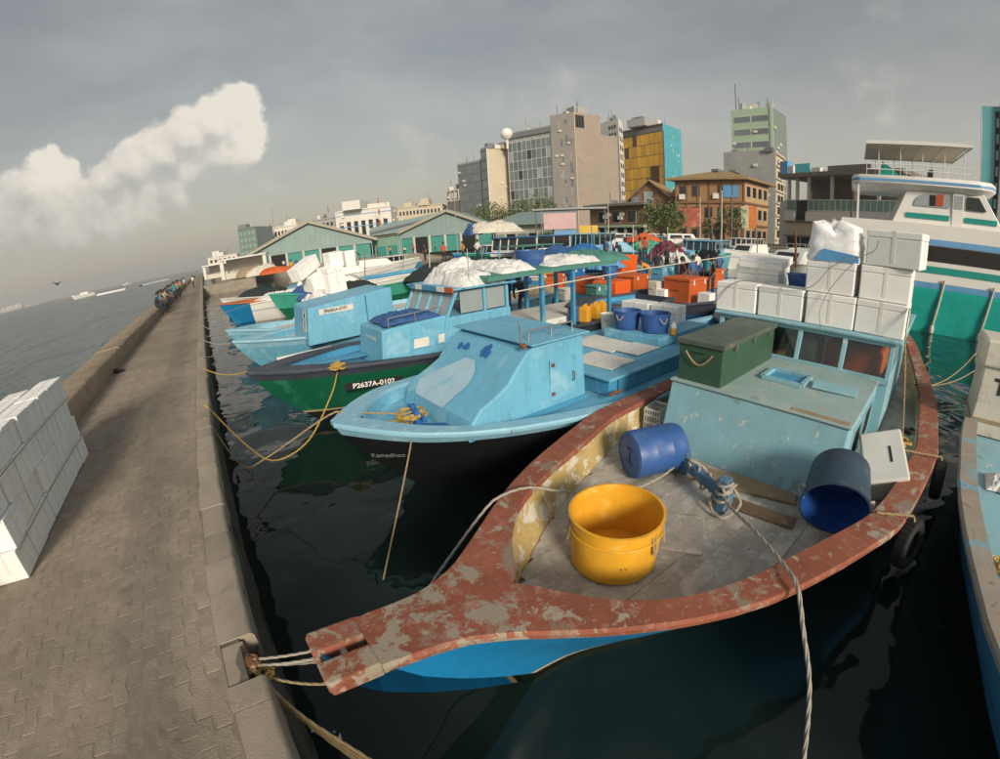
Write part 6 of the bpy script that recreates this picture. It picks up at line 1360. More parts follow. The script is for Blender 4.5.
# people on the boats: (px, py of the feet, distance)
def pp(px, py, D, z): p = far(px, py, D); return (p.x, p.y, z)
for px, D, z, rz, pose, a, b, lb in ((683, 19.2, .95, 2.5, 'stand', 'shirt_maroon', 'trousers_dark', 'person in dark maroon standing behind the orange-brown bin'), (693, 20.5, .95, 4.5, 'stand', 'shirt_blue', 'trousers_blue', 'taller person in blue shirt beside the one in maroon'), (701, 21, .95, 1.0, 'bend', 'shirt_blue', 'trousers_dark', 'person in blue bending right of the taller one'), (708, 21.5, .95, 3.0, 'stand', 'shirt_teal', 'trousers_dark', 'person in grey-teal at the right of the deck group'), (714, 20.5, .9, 2.2, 'stand', 'shirt_dark', 'trousers_dark', 'person in black at the right edge of the deck group'), (677, 26, 1.2, 2.0, 'stand', 'shirt_white', 'trousers_dark', 'person in white shirt and cap farther back'), (650, 22, .95, 2.0, 'bend', 'shirt_orange', 'trousers_tan', 'person in orange shirt bending in mid basin'), (658, 23.5, 1.0, 3.6, 'stand', 'shirt_dark', 'trousers_dark', 'person in black behind the orange shirt'), (505, 13.5, .9, 2.2, 'stand', 'shirt_dark', 'trousers_dark', 'person in dark clothes under the green awning'), (521, 14.5, .9, 1.2, 'bend', 'shirt_dark', 'trousers_blue', 'person bending in the shade under the green awning'), (463, 38, 1.6, 3, 'stand', 'shirt_orange', 'trousers_dark', 'person in orange near the large boat'), (627, 45, 1.6, 3, 'stand', 'shirt_red', 'trousers_dark', 'person in red far back beside the passenger boat'), (634, 47, 1.6, 2, 'stand', 'shirt_white', 'trousers_dark', 'person in white far back beside the passenger boat')):
    person(pp(px, 250, D, z), rz, pose, a, b, lb)
r = random.Random(77)
MC = 'market crowd on the shore'; SH = dict(red='shirt_red', white='shirt_white', tan='shirt_tan', orange='shirt_orange', blue='shirt_blue', black='shirt_dark')
for px, D_, co, pose, wh in ((272, 76, 'red', 'stand', 'beside the heaps at the first shed corner'), (283, 74, 'white', 'stand', 'before the first dark shed door'), (296, 75, 'blue', 'bend', 'right of the first dark shed door'), (338, 78, 'tan', 'stand', 'under the middle of the first shed gable'), (349, 77, 'orange', 'stand', 'toward the right end of the first shed'), (360, 74, 'black', 'bend', 'at the right end of the first shed'), (378, 76, 'blue', 'stand', 'before the pale green annex'), (391, 75, 'orange', 'stand', 'before the pale green annex'), (405, 72, 'white', 'bend', 'at the left door of the second shed'), (414, 75, 'red', 'stand', 'at the left door of the second shed'), (436, 74, 'tan', 'stand', 'before the middle door of the second shed'), (510, 66, 'red', 'stand', 'under the long low roof, left one'), (522, 67, 'white', 'stand', 'under the long low roof'), (531, 66, 'black', 'stand', 'under the long low roof'), (541, 67, 'orange', 'stand', 'under the long low roof'), (552, 66, 'blue', 'stand', 'left of the pink-signed stand')):
    person(pp(px, 258, D_, 1.4), r.uniform(0, 6), pose, SH[co], 'trousers_dark', 'small figure in %s %s %s' % (co, 'bending' if pose == 'bend' else 'standing', wh), MC)
for px_, D_, z_, pose, co, wh in ((606, 30, 1.5, 'stand', 'blue', 'behind the tallest orange bin'), (614, 33, 1.6, 'stand', 'white', 'left of the far pale pole'), (620, 31, 1.5, 'bend', 'black', 'beside the pale blue tarpaulin'), (640, 31, 1.5, 'stand', 'tan', 'right of the far pale pole'), (645, 34, 1.5, 'stand', 'red', 'before the sea-green tarpaulin'), (667, 27, 1.2, 'stand', 'black', 'before the maroon heap'), (688, 23, 1.0, 'bend', 'black', 'between the maroon and blue shirts'), (697, 24, 1.0, 'stand', 'white', 'behind the taller blue shirt'), (719, 25, 1.0, 'stand', 'blue', 'beside the white motorboat bow'), (478, 36, 1.7, 'stand', 'white', 'on the large boat foredeck'), (444, 40, 1.6, 'stand', 'red', 'on the net-covered boat'), (425, 44, 1.6, 'stand', 'black', 'beside the white motorboat with dark windows'), (340, 45, 1.5, 'bend', 'orange', 'on the boat beneath the shed'), (290, 55, 1.4, 'stand', 'orange', 'beyond the leaning foam boxes')):
    person(pp(px_, 255, D_, z_), r.uniform(0, 6), pose, SH[co], 'trousers_dark', 'person in %s %s' % (co, wh))
for k_, (x_, y_, z_, od, nm) in enumerate(CROWD):
    co = list(SH)[(k_*5+2) % 6]; person((x_, y_, z_), r.uniform(0, 6), ('stand', 'bend', 'stand')[k_ % 3], SH[co], ('trousers_dark', 'trousers_blue')[k_ % 2], 'person in %s aboard the %s %s-row boat' % (co, od, nm))
# ------------------------------------------------------------------ out at sea
p = onz(88, 300, 0); k_ = 60/ (p-CAM).length
sb = speedboat(onz(75, 299.5, 0)*1.0, math.radians(100), 12, 'white motorboat under way on the open sea', H=1.5)
pb_ = onz(86, 299, 0); sb.location = (pb_.x, pb_.y, 0); D_ = math.hypot(pb_.x, pb_.y); s_ = D_*.052/12*1.15; sb.scale = (s_, s_, s_)
vd = (onz(100, 296, 0)-onz(74, 302, 0)); sb.rotation_euler = (0, 0, math.atan2(vd.y, vd.x)); sb.location = onz(72, 300.5, 0)
wk = MB(); a, b, c = onz(101, 294.5, 0), onz(128, 288.5, 0), onz(166, 280, 0); q = [a, b, c]; r = random.Random(5)
def strip(mb, A, B, w0, w1, n=16):
    d = (B-A); nn = Vector((-d.y, d.x, 0)).normalized(); rr = []
    for i in range(n+1):
        t_ = i/n; w = w0+(w1-w0)*t_; P = A.lerp(B, t_); rr.append([P-nn*w*r.uniform(.6, 1.3)+Vector((0, 0, .05)), P+Vector((0, 0, .42+.002*P.length)), P+nn*w*r.uniform(.6, 1.3)+Vector((0, 0, .05))])
    mb.loft(rr, False)
strip(wk, onz(97, 296, 0), onz(126, 289.8, 0), .5, .9); strip(wk, onz(141, 286.3, 0), onz(168, 280, 0), 1.6, 3.5)
tag(wk.build('boat_wake', 'foam_water', smooth=True), 'white foaming wake behind the motorboat', 'wake', kind='stuff')
s2 = speedboat(at_(122, 284, 900), .6, 16, 'tiny white boat near the sea horizon', H=2.2)
isl = MB()
for k in range(22):
    p = far(-8+k*1.35, 313-k*.3, 2600); h_ = r.uniform(6, 22); isl.box((p.x, p.y, h_/2), (22, 22, h_))
p0_, p1_ = far(-20, 313, 2620), far(40, 304, 2620); isl.bar((p0_.x, p0_.y, 1), (p1_.x, p1_.y, 1), 30, 6)
tag(isl.build('far_coast', 'b_white'), kind='stuff')
# gull
t = thing('gull', 'small dark bird gliding above the sea', 'bird', far(58, 284, 38), 1.0, rot=(0, .1, 2.6))
bm_ = MB(); bm_.tube([(-.22, 0, 0), (-.1, 0, .01), (.08, 0, .01), (.2, 0, .03), (.28, 0, .02)], [.01, .05, .07, .045, .008], 8); bm_.build('body', 'shirt_dark', t, smooth=True)
for s in (-1, 1): MB().loft([[(.08, s*.04, .02), (-.08, s*.04, .02)], [(.13, s*.35, .16), (-.03, s*.35, .15)], [(.0, s*.8, .08), (-.05, s*.8, .07)]], False).build('wing', 'shirt_dark', t)
# ------------------------------------------------------------------ shore buildings
UNIT = {}
def ubox(m):
    if m not in UNIT: UNIT[m] = MB().box((0, 0, 0), (1, 1, 1)).mesh('block', m)
    return UNIT[m]
def gxy(px, D, py=215): p = far(px, py, D); return Vector((p.x, p.y, 0))
def ztop(px, py, D): return far(px, py, D).z
BLDS = []
class Bld:
    """a block on the parallelogram left-corner-right seen from the camera; faces 0 (left to corner) and 1 (corner to right)"""
    def __init__(s, name, label, Lp, Cp, Rp, z1, mats, z0=1.3, cat='building', roof=None):
        BLDS.append(s); s.P = [Lp, Cp, Rp]; s.z0, s.z1 = z0, z1; c = Cp; s.t = thing(name, label, cat, (c.x, c.y, z0)); s.o = Vector((c.x, c.y, z0))
        l, r_ = Lp-c, Rp-c; h = z1-z0; ring = [Vector((0, 0, 0)), r_, l+r_, l]
        mb = MB(); mb.loft([[(p.x, p.y, 0) for p in ring], [(p.x, p.y, h) for p in ring]], True, (True, True), mf=lambda j, k: 1 if k == 0 else 0); mb.build('wall', list(mats), s.t); s.h = h
    def frame(s, face):
        a = (s.P[0]-s.P[1]) if face == 0 else (s.P[2]-s.P[1]); w = a.length; d = a.normalized()
        n = Vector((d.y, -d.x, 0)); 
        if n.dot(Vector((-s.o.x, -s.o.y, 0))) < 0: n = -n
        return d, n, w
    def put(s, face, u0, u1, z0, z1, m, name, depth=.12, out=0., parent=None):
        """box on the face: u measured from the corner in metres, z above the building's foot"""
        d, n, w = s.frame(face); o = bpy.data.objects.new(name, ubox(m)); COL.objects.link(o); o.parent = parent or s.t
        c = d*((u0+u1)/2)+n*(out); o.location = (c.x, c.y, (z0+z1)/2); o.rotation_euler = (0, 0, math.atan2(d.y, d.x)); o.scale = (u1-u0, depth, z1-z0)
        return o
    def grid(s, face, nu, nv, m, name='window', u=(.05, .95), z=(.1, .95), gap=(.25, .35), depth=.1, frame=None, skip=None, ms=None):
        d, n, w = s.frame(face); U0, U1 = u[0]*w, u[1]*w; Z0, Z1 = z[0]*s.h, z[1]*s.h; cu, cz = (U1-U0)/nu, (Z1-Z0)/nv
        for i in range(nu):
            for j in range(nv):
                if skip and skip(i, j): continue
                a, b = U0+cu*(i+gap[0]/2), U0+cu*(i+1-gap[0]/2); e, f = Z0+cz*(j+gap[1]/2), Z0+cz*(j+1-gap[1]/2)
                if frame: s.put(face, a-.08, b+.08, e-.1, f+.08, frame, 'window_frame', depth*.8)
                s.put(face, a, b, e, f, (ms(i, j) if ms else m), name, depth+.02)
    def bands(s, face, nv, m, z=(0, 1), th=.25, name='floor_band', depth=.2, u=(0, 1)):
        d, n, w = s.frame(face)
        for j in range(nv+1): zz_ = s.h*(z[0]+(z[1]-z[0])*j/nv); s.put(face, u[0]*w-.02, u[1]*w+.02, zz_-th/2, zz_+th/2, m, name, depth)
    def ribs(s, face, nu, m, z=(0, 1), th=.15, name='mullion', depth=.16, u=(0, 1)):
        d, n, w = s.frame(face)
        for i in range(nu+1): a = w*(u[0]+(u[1]-u[0])*i/nu); s.put(face, a-th/2, a+th/2, s.h*z[0], s.h*z[1], m, name, depth)
    def top(s, u, v, w, d, h, m, name, lift=0.):
        """roof block at fractions u along face 1 and v along face 0"""
        l, r_ = s.P[0]-s.P[1], s.P[2]-s.P[1]; c = r_*u+l*v; o = MB().box((0, 0, h/2), (w, d, h)).build(name, m, s.t, loc=(c.x, c.y, s.h+lift)); o.rotation_euler = (0, 0, math.atan2(r_.y, r_.x)); return o
# brown tower
D = 138
b = Bld('office_tower', 'tall brown office tower with a plain sunlit right face', gxy(552, 141, 160), gxy(576, D, 160), gxy(602, 144, 160), ztop(575, 112, D), ('b_brownleft', 'b_brown'))
q0, q1 = gxy(602, 144, 160)-gxy(576, D, 160), gxy(618, 147.7, 160)-gxy(576, D, 160); qb = gxy(552, 141, 160)-gxy(576, D, 160); zw = ztop(610, 136, 146)-1.3
MB().loft([[(p.x, p.y, 0) for p in (q0, q1, q1+qb, q0+qb)], [(p.x, p.y, zw) for p in (q0, q1, q1+qb, q0+qb)]], True, (True, True)).build('lower_wing', 'b_brown', b.t)
d, n, w = b.frame(0); r = random.Random(9)
for k in range(26):
    u = r.uniform(.1, .8)*w; z = r.uniform(.12, .92)*b.h; b.put(0, u, u+r.uniform(.5, .9), z, z+r.uniform(1.2, 2.4), 'b_dark' if k % 3 else 'b_grey', 'window', .14)
d, n, w = b.frame(1); b.put(1, .5, 3.6, b.h*.88, b.h*.98, 'dark_inside', 'roof_opening', .2); b.ribs(1, 2, 'mullion', (.88, .98), .12, u=(.05, .25), depth=.26)
b.put(1, -.1, .12, 0, b.h, 'b_cream', 'corner_trim', .3)
for f in (0, 1): b.bands(f, 10, 'b_brownleft' if f == 0 else 'b_brown', (.05, .97), .06, 'panel_joint', .05)
b.top(.5, .4, 5, 4, 2.2, 'b_grey', 'plant_room'); b.top(.25, .1, .15, .15, 4, 'mullion', 'aerial')
# white block behind it
b = Bld('apartment_block', 'narrow white apartment block right of the brown tower', gxy(600, 172, 160), gxy(620, 164, 160), gxy(624, 170, 160), ztop(612, 120, 166), ('b_white', 'b_white')); b.grid(1, 2, 11, 'glass', 'window', (.1, .95), (.1, .95), (.4, .5)); b.grid(0, 3, 12, 'glass', 'window', (.1, .5), (.2, .97), (.4, .5))
# glass office left of the tower
b = Bld('glass_office', 'grey glass office block left of the brown tower', gxy(509, 150, 170), gxy(552.5, 141.5, 170), gxy(556, 160, 170), ztop(530, 128, 144), ('b_grey', 'b_grey'))
b.grid(0, 9, 10, 'glass_grey', 'glass_panel', (.02, .98), (.02, .9), (.06, .08), .12, ms=lambda i, j: 'glass_grey' if (i*7+j*5+i*j) % 4 else ('glass_pale' if (i+j) % 3 else 'glass')); b.ribs(0, 9, 'mullion_white', (.02, .9), .12); b.bands(0, 10, 'mullion_white', (.02, .9), .14)
b.put(0, -.5, b.frame(0)[2], b.h*.94, b.h*.985, 'b_dark', 'roof_beam', 1.2); b.ribs(0, 5, 'b_grey', (.9, .99), .3, 'roof_post', .3)
# satellite dish dome
p = gxy(507, 149, 140); t = thing('radome', 'white dish dome on the cream building roof edge', 'dish', (p.x, p.y, 1.3)); z = ztop(507, 134, 149)-1.3; MB().lathe([(.4, z-5), (.5, z-1.6)], 10).build('mast', 'b_white', t); MB().lathe([(.9, z-1.8), (1.9, z-.9), (2.1, z), (1.7, z+1.2), (.6, z+1.95), (.01, z+2.05)], 16).build('dome', 'yacht_white', t, smooth=True)
# cream and dark offices
b = Bld('cream_building', 'plain cream windowless building wall between two offices', gxy(482, 152, 180), gxy(488, 149, 180), gxy(512, 154, 180), ztop(490, 148, 149), ('glass_grey', 'b_cream')); b.put(1, 0, .3, 0, b.h, 'b_white', 'corner_trim', .3); b.put(1, b.frame(1)[2]-4, b.frame(1)[2], b.h, b.h+2, 'b_cream', 'roof_parapet', 3); b.bands(0, 9, 'mullion', (.05, .98), .3)
b = Bld('dark_office', 'dark grey office block with banded windows', gxy(459, 160, 190), gxy(482, 153, 190), gxy(486, 170, 190), ztop(465, 164, 158), ('b_dark', 'b_dark')); b.grid(0, 7, 8, 'glass_grey', 'window', (.04, .96), (.06, .96), (.2, .45)); b.bands(0, 8, 'b_dark', (.06, .98), .4)
b = Bld('sign_building', 'small dark building with white rooftop lettering frame', gxy(447, 165, 200), gxy(459, 160, 200), gxy(462, 170, 200), ztop(450, 190, 162), ('b_darkconcrete', 'b_dark'), z0=1.3); b.ribs(0, 3, 'b_white', (.8, .99), .4); b.bands(0, 1, 'b_white', (.8, .99), .4); b.grid(0, 3, 1, 'b_white', 'sign_letter', (.1, .9), (.83, .95), (.4, .1))
# gold and teal glass block
b = Bld('glass_tower', 'gold-mirrored office block with turquoise side', gxy(620, 192, 160), gxy(664, 178, 160), gxy(682, 192, 160), ztop(664, 123, 178), ('glass_golddark', 'glass_teal'))
for i in range(8):
    for j in range(9):
        pass
b.grid(0, 10, 9, 'glass_gold', 'glass_panel', (.01, .97), (.02, .93), (.05, .06), .12, ms=lambda i, j: 'glass_golddark' if (i in (1, 2) and j < 6) or (i+2*j) % 11 == 0 else 'glass_gold'); b.bands(0, 9, 'mullion', (.02, .93), .14); b.put(0, 0, b.frame(0)[2], b.h*.935, b.h*.97, 'b_dark', 'roof_edge', .5); b.ribs(0, 1, 'b_dark', (0, .93), .7)  # darker panel columns paint a reflected dark streak into the gold glass
b.grid(1, 5, 9, 'glass_teal', 'glass_panel', (.02, .98), (.02, .99), (.07, .07), .1); r = random.Random(2)
for k in range(18): u, z = r.uniform(.1, .9)*b.frame(1)[2], r.uniform(.1, .9)*b.h; b.put(1, u, u+r.uniform(.2, .8), z, z+r.uniform(.2, 1.2), 'b_white', 'white_mark', .2)
b.top(.2, .5, 12, 8, 3, 'b_grey', 'plant_room'); b.top(.3, .6, 6, 5, 5, 'b_dark', 'plant_room')
# green tower with grey block in front
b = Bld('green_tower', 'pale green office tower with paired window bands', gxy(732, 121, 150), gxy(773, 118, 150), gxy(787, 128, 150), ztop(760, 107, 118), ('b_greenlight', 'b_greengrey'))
b.grid(0, 2, 10, 'glass_grey', 'window', (.06, .94), (.0, .97), (.10, .55), .14, frame='b_white'); b.put(0, -.2, .5, 0, b.h+1.2, 'b_greenlight', 'corner_pier', .4)
for u, v, h_ in ((.1, .9, 7), (.2, .4, 2), (.3, .2, 3)): b.top(u, v, .15, .15, h_, 'mullion', 'aerial')
b = Bld('grey_block', 'blank grey concrete block below the green tower', gxy(724, 112, 190), gxy(776, 108, 190), gxy(784, 116, 190), ztop(750, 153, 110), ('b_grey', 'b_cream')); b.grid(1, 2, 7, 'dark_inside', 'window', (.15, .9), (.05, .95), (.3, .4), .2); b.bands(1, 7, 'b_cream', (.05, .98), .4, depth=.8); b.put(0, .5, 2.6, b.h, b.h+.8, 'b_dark', 'roof_box', 1)
# brown three-storey building with hipped roof
def brown_building():
    D = 74; L_, C_, R_2 = gxy(676, 76, 210), gxy(744, D, 210), gxy(768, 84, 210)
    b = Bld('brown_building', 'three-storey brown building with low hipped roof', L_, C_, R_2, ztop(744, 180, D), ('b_tan', 'b_tanlight'))
    for k in range(3): b.grid(0, 5, 1, 'glass', 'window', (.04, .98), (.06+.33*k, .30+.33*k), (.45, .35), .14, frame='b_brick', skip=(lambda i, j: i == 2) if k == 2 else None); b.grid(1, 4, 1, 'glass', 'window', (.04, .96), (.06+.33*k, .30+.33*k), (.4, .35), .14, frame='b_cream')
    d, n, w = b.frame(0); b.put(0, w*.08, w*.30, b.h*.74, b.h*.92, 'tarp_blue', 'blue_window', .22)
    for f in (0, 1): b.bands(f, 3, 'b_brick', (.0, 1), .3, 'floor_band', .5)
    b.ribs(0, 6, 'b_brick', (0, 1), .22, 'pilaster', .25)
    b.put(0, w*.36, w*.36+.9, b.h*.72, b.h*.80, 'white_plastic', 'air_conditioner', .8); b.put(0, w*.86, w*.86+.9, b.h*.71, b.h*.79, 'white_plastic', 'air_conditioner', .8)
    l, r_ = L_-C_, R_2-C_; o = -(l.normalized()+r_.normalized())*1.1; ring = [o, r_+(r_.normalized()-l.normalized())*1.1, l+r_+(l.normalized()+r_.normalized())*1.1, l+(l.normalized()-r_.normalized())*1.1]
    cen = (l+r_)/2; top_ = [cen+(p-cen)*.28 for p in ring]; mb = MB()
    mb.loft([[(p.x, p.y, b.h+.02) for p in ring], [(p.x, p.y, b.h+.35) for p in ring], [(p.x, p.y, b.h+1.7) for p in top_]], True, (True, True)); mb.build('roof', 'b_roof', b.t)
    for u, v in ((.4, .55), (.55, .35)): b.top(u, v, 2.4, 1.2, .4, 'b_dark', 'solar_panel', 1.75)
    return b
brown_building()
# brick gabled house with podium
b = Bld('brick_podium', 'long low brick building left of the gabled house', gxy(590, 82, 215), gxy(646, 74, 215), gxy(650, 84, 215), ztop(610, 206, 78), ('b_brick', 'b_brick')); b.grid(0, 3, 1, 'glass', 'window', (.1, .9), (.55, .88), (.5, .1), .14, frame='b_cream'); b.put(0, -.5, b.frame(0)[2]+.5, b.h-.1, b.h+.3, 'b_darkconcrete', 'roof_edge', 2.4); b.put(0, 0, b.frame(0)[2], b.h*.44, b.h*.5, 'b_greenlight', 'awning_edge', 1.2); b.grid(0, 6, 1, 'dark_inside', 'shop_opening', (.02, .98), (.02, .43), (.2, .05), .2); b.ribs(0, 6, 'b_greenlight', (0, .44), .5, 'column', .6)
def gable_house():
    a, c = gxy(630, 80, 205), gxy(679, 78, 205); ze, zr = ztop(640, 200, 79), ztop(640, 182, 79); dv = (c-a); n = Vector((dv.y, -dv.x, 0)).normalized(); n = n if n.dot(-a) > 0 else -n; L_ = dv.length
    t = thing('gable_house', 'brick house with steep gable and tan tiled roof', 'house', (a.x, a.y, 1.3)); back = -n*14; u = dv.normalized(); gw = 7.2
    P = lambda q, z: (q.x, q.y, z-1.3); w = MB()
    f0, f1, fm = Vector((0, 0, 0)), u*gw, u*gw/2
    w.prism([P(f0, 1.3), P(f1, 1.3), P(f1, ze), P(fm, zr), P(f0, ze)], tuple(back)); w.build('wall', 'b_brick', t)
    rf = MB(); e = n*.8
    for s0, s1 in ((f0-u*.9, fm), (f1+u*.9, fm)):
        q = [Vector(P(s0+e, ze-.6)), Vector(P(s1+e, zr+.15)), Vector(P(s1+back, zr+.15)), Vector(P(s0+back, ze-.6))]; rf.loft([q, [p+Vector((0, 0, .25)) for p in q]], True, (True, True))
    rf.build('roof', 'b_roof', t)
    x0 = f1; wing = MB(); wing.prism([P(x0-n*.6, 1.3), P(u*L_-n*.6, 1.3), P(u*L_-n*.6, ze+.6), P(x0-n*.6, ze+.6)], tuple(back*.9)); wing.build('side_wing', 'b_brick', t)
    rr = MB(); q = [Vector(P(x0+e*1.2, ze+.4)), Vector(P(u*(L_+.6)+e*1.2, ze+.4)), Vector(P(u*(L_+.6)-n*6, zr)), Vector(P(x0-n*6, zr))]; rr.loft([q, [p+Vector((0, 0, .25)) for p in q]], True, (True, True)); rr.build('side_roof', 'b_roof', t)
    for uu, zz_, ww, hh in ((gw*.35, ze-.4, 1.6, 1.8), (gw*.3, ze-4.2, 2.6, 1.6), (gw+2, ze-1.5, 3.2, 1.2)):
        q = [u*uu+n*.05, u*(uu+ww)+n*.05]; wq = MB(); wq.prism([P(q[0], zz_), P(q[1], zz_), P(q[1], zz_+hh), P(q[0], zz_+hh)], tuple(n*.1)); wq.build('window', 'glass_pale', t)
gable_house()
# unfinished concrete building
def unfinished():
    b = Bld('unfinished_building', 'unfinished concrete building with open upper floor and green glazing', gxy(905, 80, 200), gxy(786, 92, 200), gxy(780, 104, 200), ztop(800, 200, 91), ('b_concrete', 'b_concrete'))
    d, n, w = b.frame(0); H = b.h; f1 = H
    # glazed first floor band, white parapet, open frame floor above, roof slab
    zt = ztop(800, 178, 91)-1.3
    b.grid(0, 16, 1, 'glass_green', 'glazing', (.22, .99), (.78, .99), (.14, .06), .16, frame='b_white'); b.grid(0, 3, 1, 'glass_green', 'glazing', (.01, .10), (.78, .99), (.14, .06), .16, frame='b_white'); b.put(0, w*.22, w, H*.56, H*.75, 'b_white', 'parapet', 1.8); b.put(0, 0, w*.1, H*.56, H*.75, 'b_white', 'parapet', 1.2); b.put(0, w*.11, w*.21, H*.58, H*.98, 'dark_inside', 'opening', .3)
    b.grid(0, 8, 1, 'b_cream', 'shutter', (.02, .98), (.26, .54), (.1, .1), .14); b.grid(0, 7, 1, 'dark_inside', 'shop_opening', (.02, .98), (.0, .24), (.1, .05), .2); b.bands(0, 1, 'b_darkconcrete', (.25, .55), .25, depth=.9)
    l, r_ = b.P[0]-b.P[1], b.P[2]-b.P[1]
    for uu in (.02, .10, .21, .42, .62, .8, .97): b.put(0, uu*w-.25, uu*w+.25, H, zt, 'b_concrete', 'column', .5, -.4)
    q = [Vector((0, 0, 0))-l.normalized()*.8+n*1.0, l+n*1.0, l+n*-9, -n*9-l.normalized()*.8]; s = MB(); s.loft([[(p.x, p.y, zt) for p in q], [(p.x, p.y, zt+.7) for p in q]], True, (True, True)); s.build('roof_slab', 'b_darkconcrete', b.t)
    q2 = [-n*8, l-n*8, l-n*8.3, -n*8.3]; s = MB(); s.loft([[(p.x, p.y, H) for p in q2], [(p.x, p.y, zt) for p in q2]], True, (True, True)); s.build('back_wall', 'b_darkconcrete', b.t)
    b.put(0, w*.06, w*.2, zt+.7, zt+2.6, 'glass_teal', 'roof_screen', .3, -1); b.put(0, w*.22, w*.3, zt+.7, zt+1.7, 'b_white', 'roof_tank', 1.5, -1.5); b.put(0, w*.34, w*.7, zt+.7, zt+2.0, 'b_darkconcrete', 'roof_wall', .5, -2); b.put(0, w*.12, w*.16, H+.05, H+1.6, 'b_white', 'inner_panel', .3, -3)
    b.put(0, -3.2, -1.4, zt+.2, zt+3.6, 'tarp_blue', 'water_tank', 1.6, -3); b.put(0, -1.3, -.2, zt+.2, zt+2.6, 'b_white', 'water_tank', 1.2, -3)
unfinished()
b = Bld('teal_tower', 'teal and grey tower at the right edge of view', gxy(990, 66, 150), gxy(982, 60, 150), gxy(1060, 62, 150), ztop(982, 106, 60), ('b_teal', 'b_teal'))
d, n, w = b.frame(1); b.put(1, w*.17, w*.22, 0, b.h*.97, 'dark_inside', 'recess', .1); b.grid(1, 1, 9, 'glass_pale', 'window', (.18, .215), (.1, .95), (.1, .4), .2); b.put(1, w*.23, w, 0, b.h*.88, 'b_grey', 'grey_wing', 1.0); b.put(1, w*.24, w*.5, b.h*.88, b.h*1.02, 'b_greenlight', 'roof_room', 1.0)
# far white and low blocks on the left
def simple(name, label, px0, px1, D, ytop, m, nu, nv, gm='glass', cat='building', pym=230, roofs=0, fr=None):
    a, c = gxy(px0, D+4, pym), gxy(px1, D, pym); dv = c-a; nrm = Vector((-dv.y, dv.x, 0)).normalized(); nrm = nrm if nrm.dot(a) > 0 else -nrm
    b = Bld(name, label, a, c, c+nrm*10, ztop((px0+px1)/2, ytop, D+2), (m, m)); b.grid(0, nu, nv, gm, 'window', (.04, .96), (.15, .95), (.45, .5), .12, frame=fr); b.bands(0, 1, m, (.0, 1), .35, 'parapet', .5)
    r = random.Random(px0)
    for k in range(roofs): b.top(r.uniform(.1, .4), r.uniform(.1, .9), r.uniform(2, 5), 3, r.uniform(1.2, 2.6), m, 'roof_room')
    return b
simple('netted_building', 'far building wrapped in green scaffold netting', 239, 257, 150, 228, 'b_greengrey', 4, 5, 'shed_green', pym=240, roofs=1)
simple('far_block', 'far low cream block right of the netted building', 256, 276, 165, 232, 'b_cream', 5, 3, pym=240, roofs=2); simple('far_block', 'far low white block above the first shed roof', 274, 300, 160, 226, 'b_white', 7, 3, pym=240, roofs=2); simple('far_block', 'far grey block peeping over the shed ridge', 314, 336, 150, 219, 'b_grey', 5, 4, pym=235, roofs=1)
simple('far_block', 'far low white block near the quay end', 208, 238, 190, 256, 'b_white', 6, 2, pym=262, roofs=2)
b = simple('arched_building', 'white and pale blue building with tall arched windows', 336, 392, 125, 209, 'b_white', 7, 1, 'glass', pym=225); b.bands(0, 3, 'yacht_blue', (.1, .9), .2); b.top(.3, .65, 11, 5, 2.4, 'b_white', 'roof_storey'); b.top(.3, .25, 5, 5, 1.2, 'b_white', 'roof_storey')
simple('long_cream_block', 'long cream apartment block with rows of small windows', 397, 443, 170, 206, 'b_cream', 12, 4, pym=215, roofs=4, fr='b_white')
p = gxy(378, 118, 200); t = thing('lattice_mast', 'red and white banded mast before the arched building', 'mast', (p.x, p.y, 1.3)); z = ztop(378, 198, 118)-1.3
for k in range(6): MB().lathe([(.35-.04*k, z*(.4+.1*k)), (.31-.04*k, z*(.5+.1*k))], 6).build('section', 'shirt_red' if k % 2 else 'b_white', t)
MB().lathe([(.4, 0), (.35, z*.4)], 6).build('foot', 'b_grey', t)
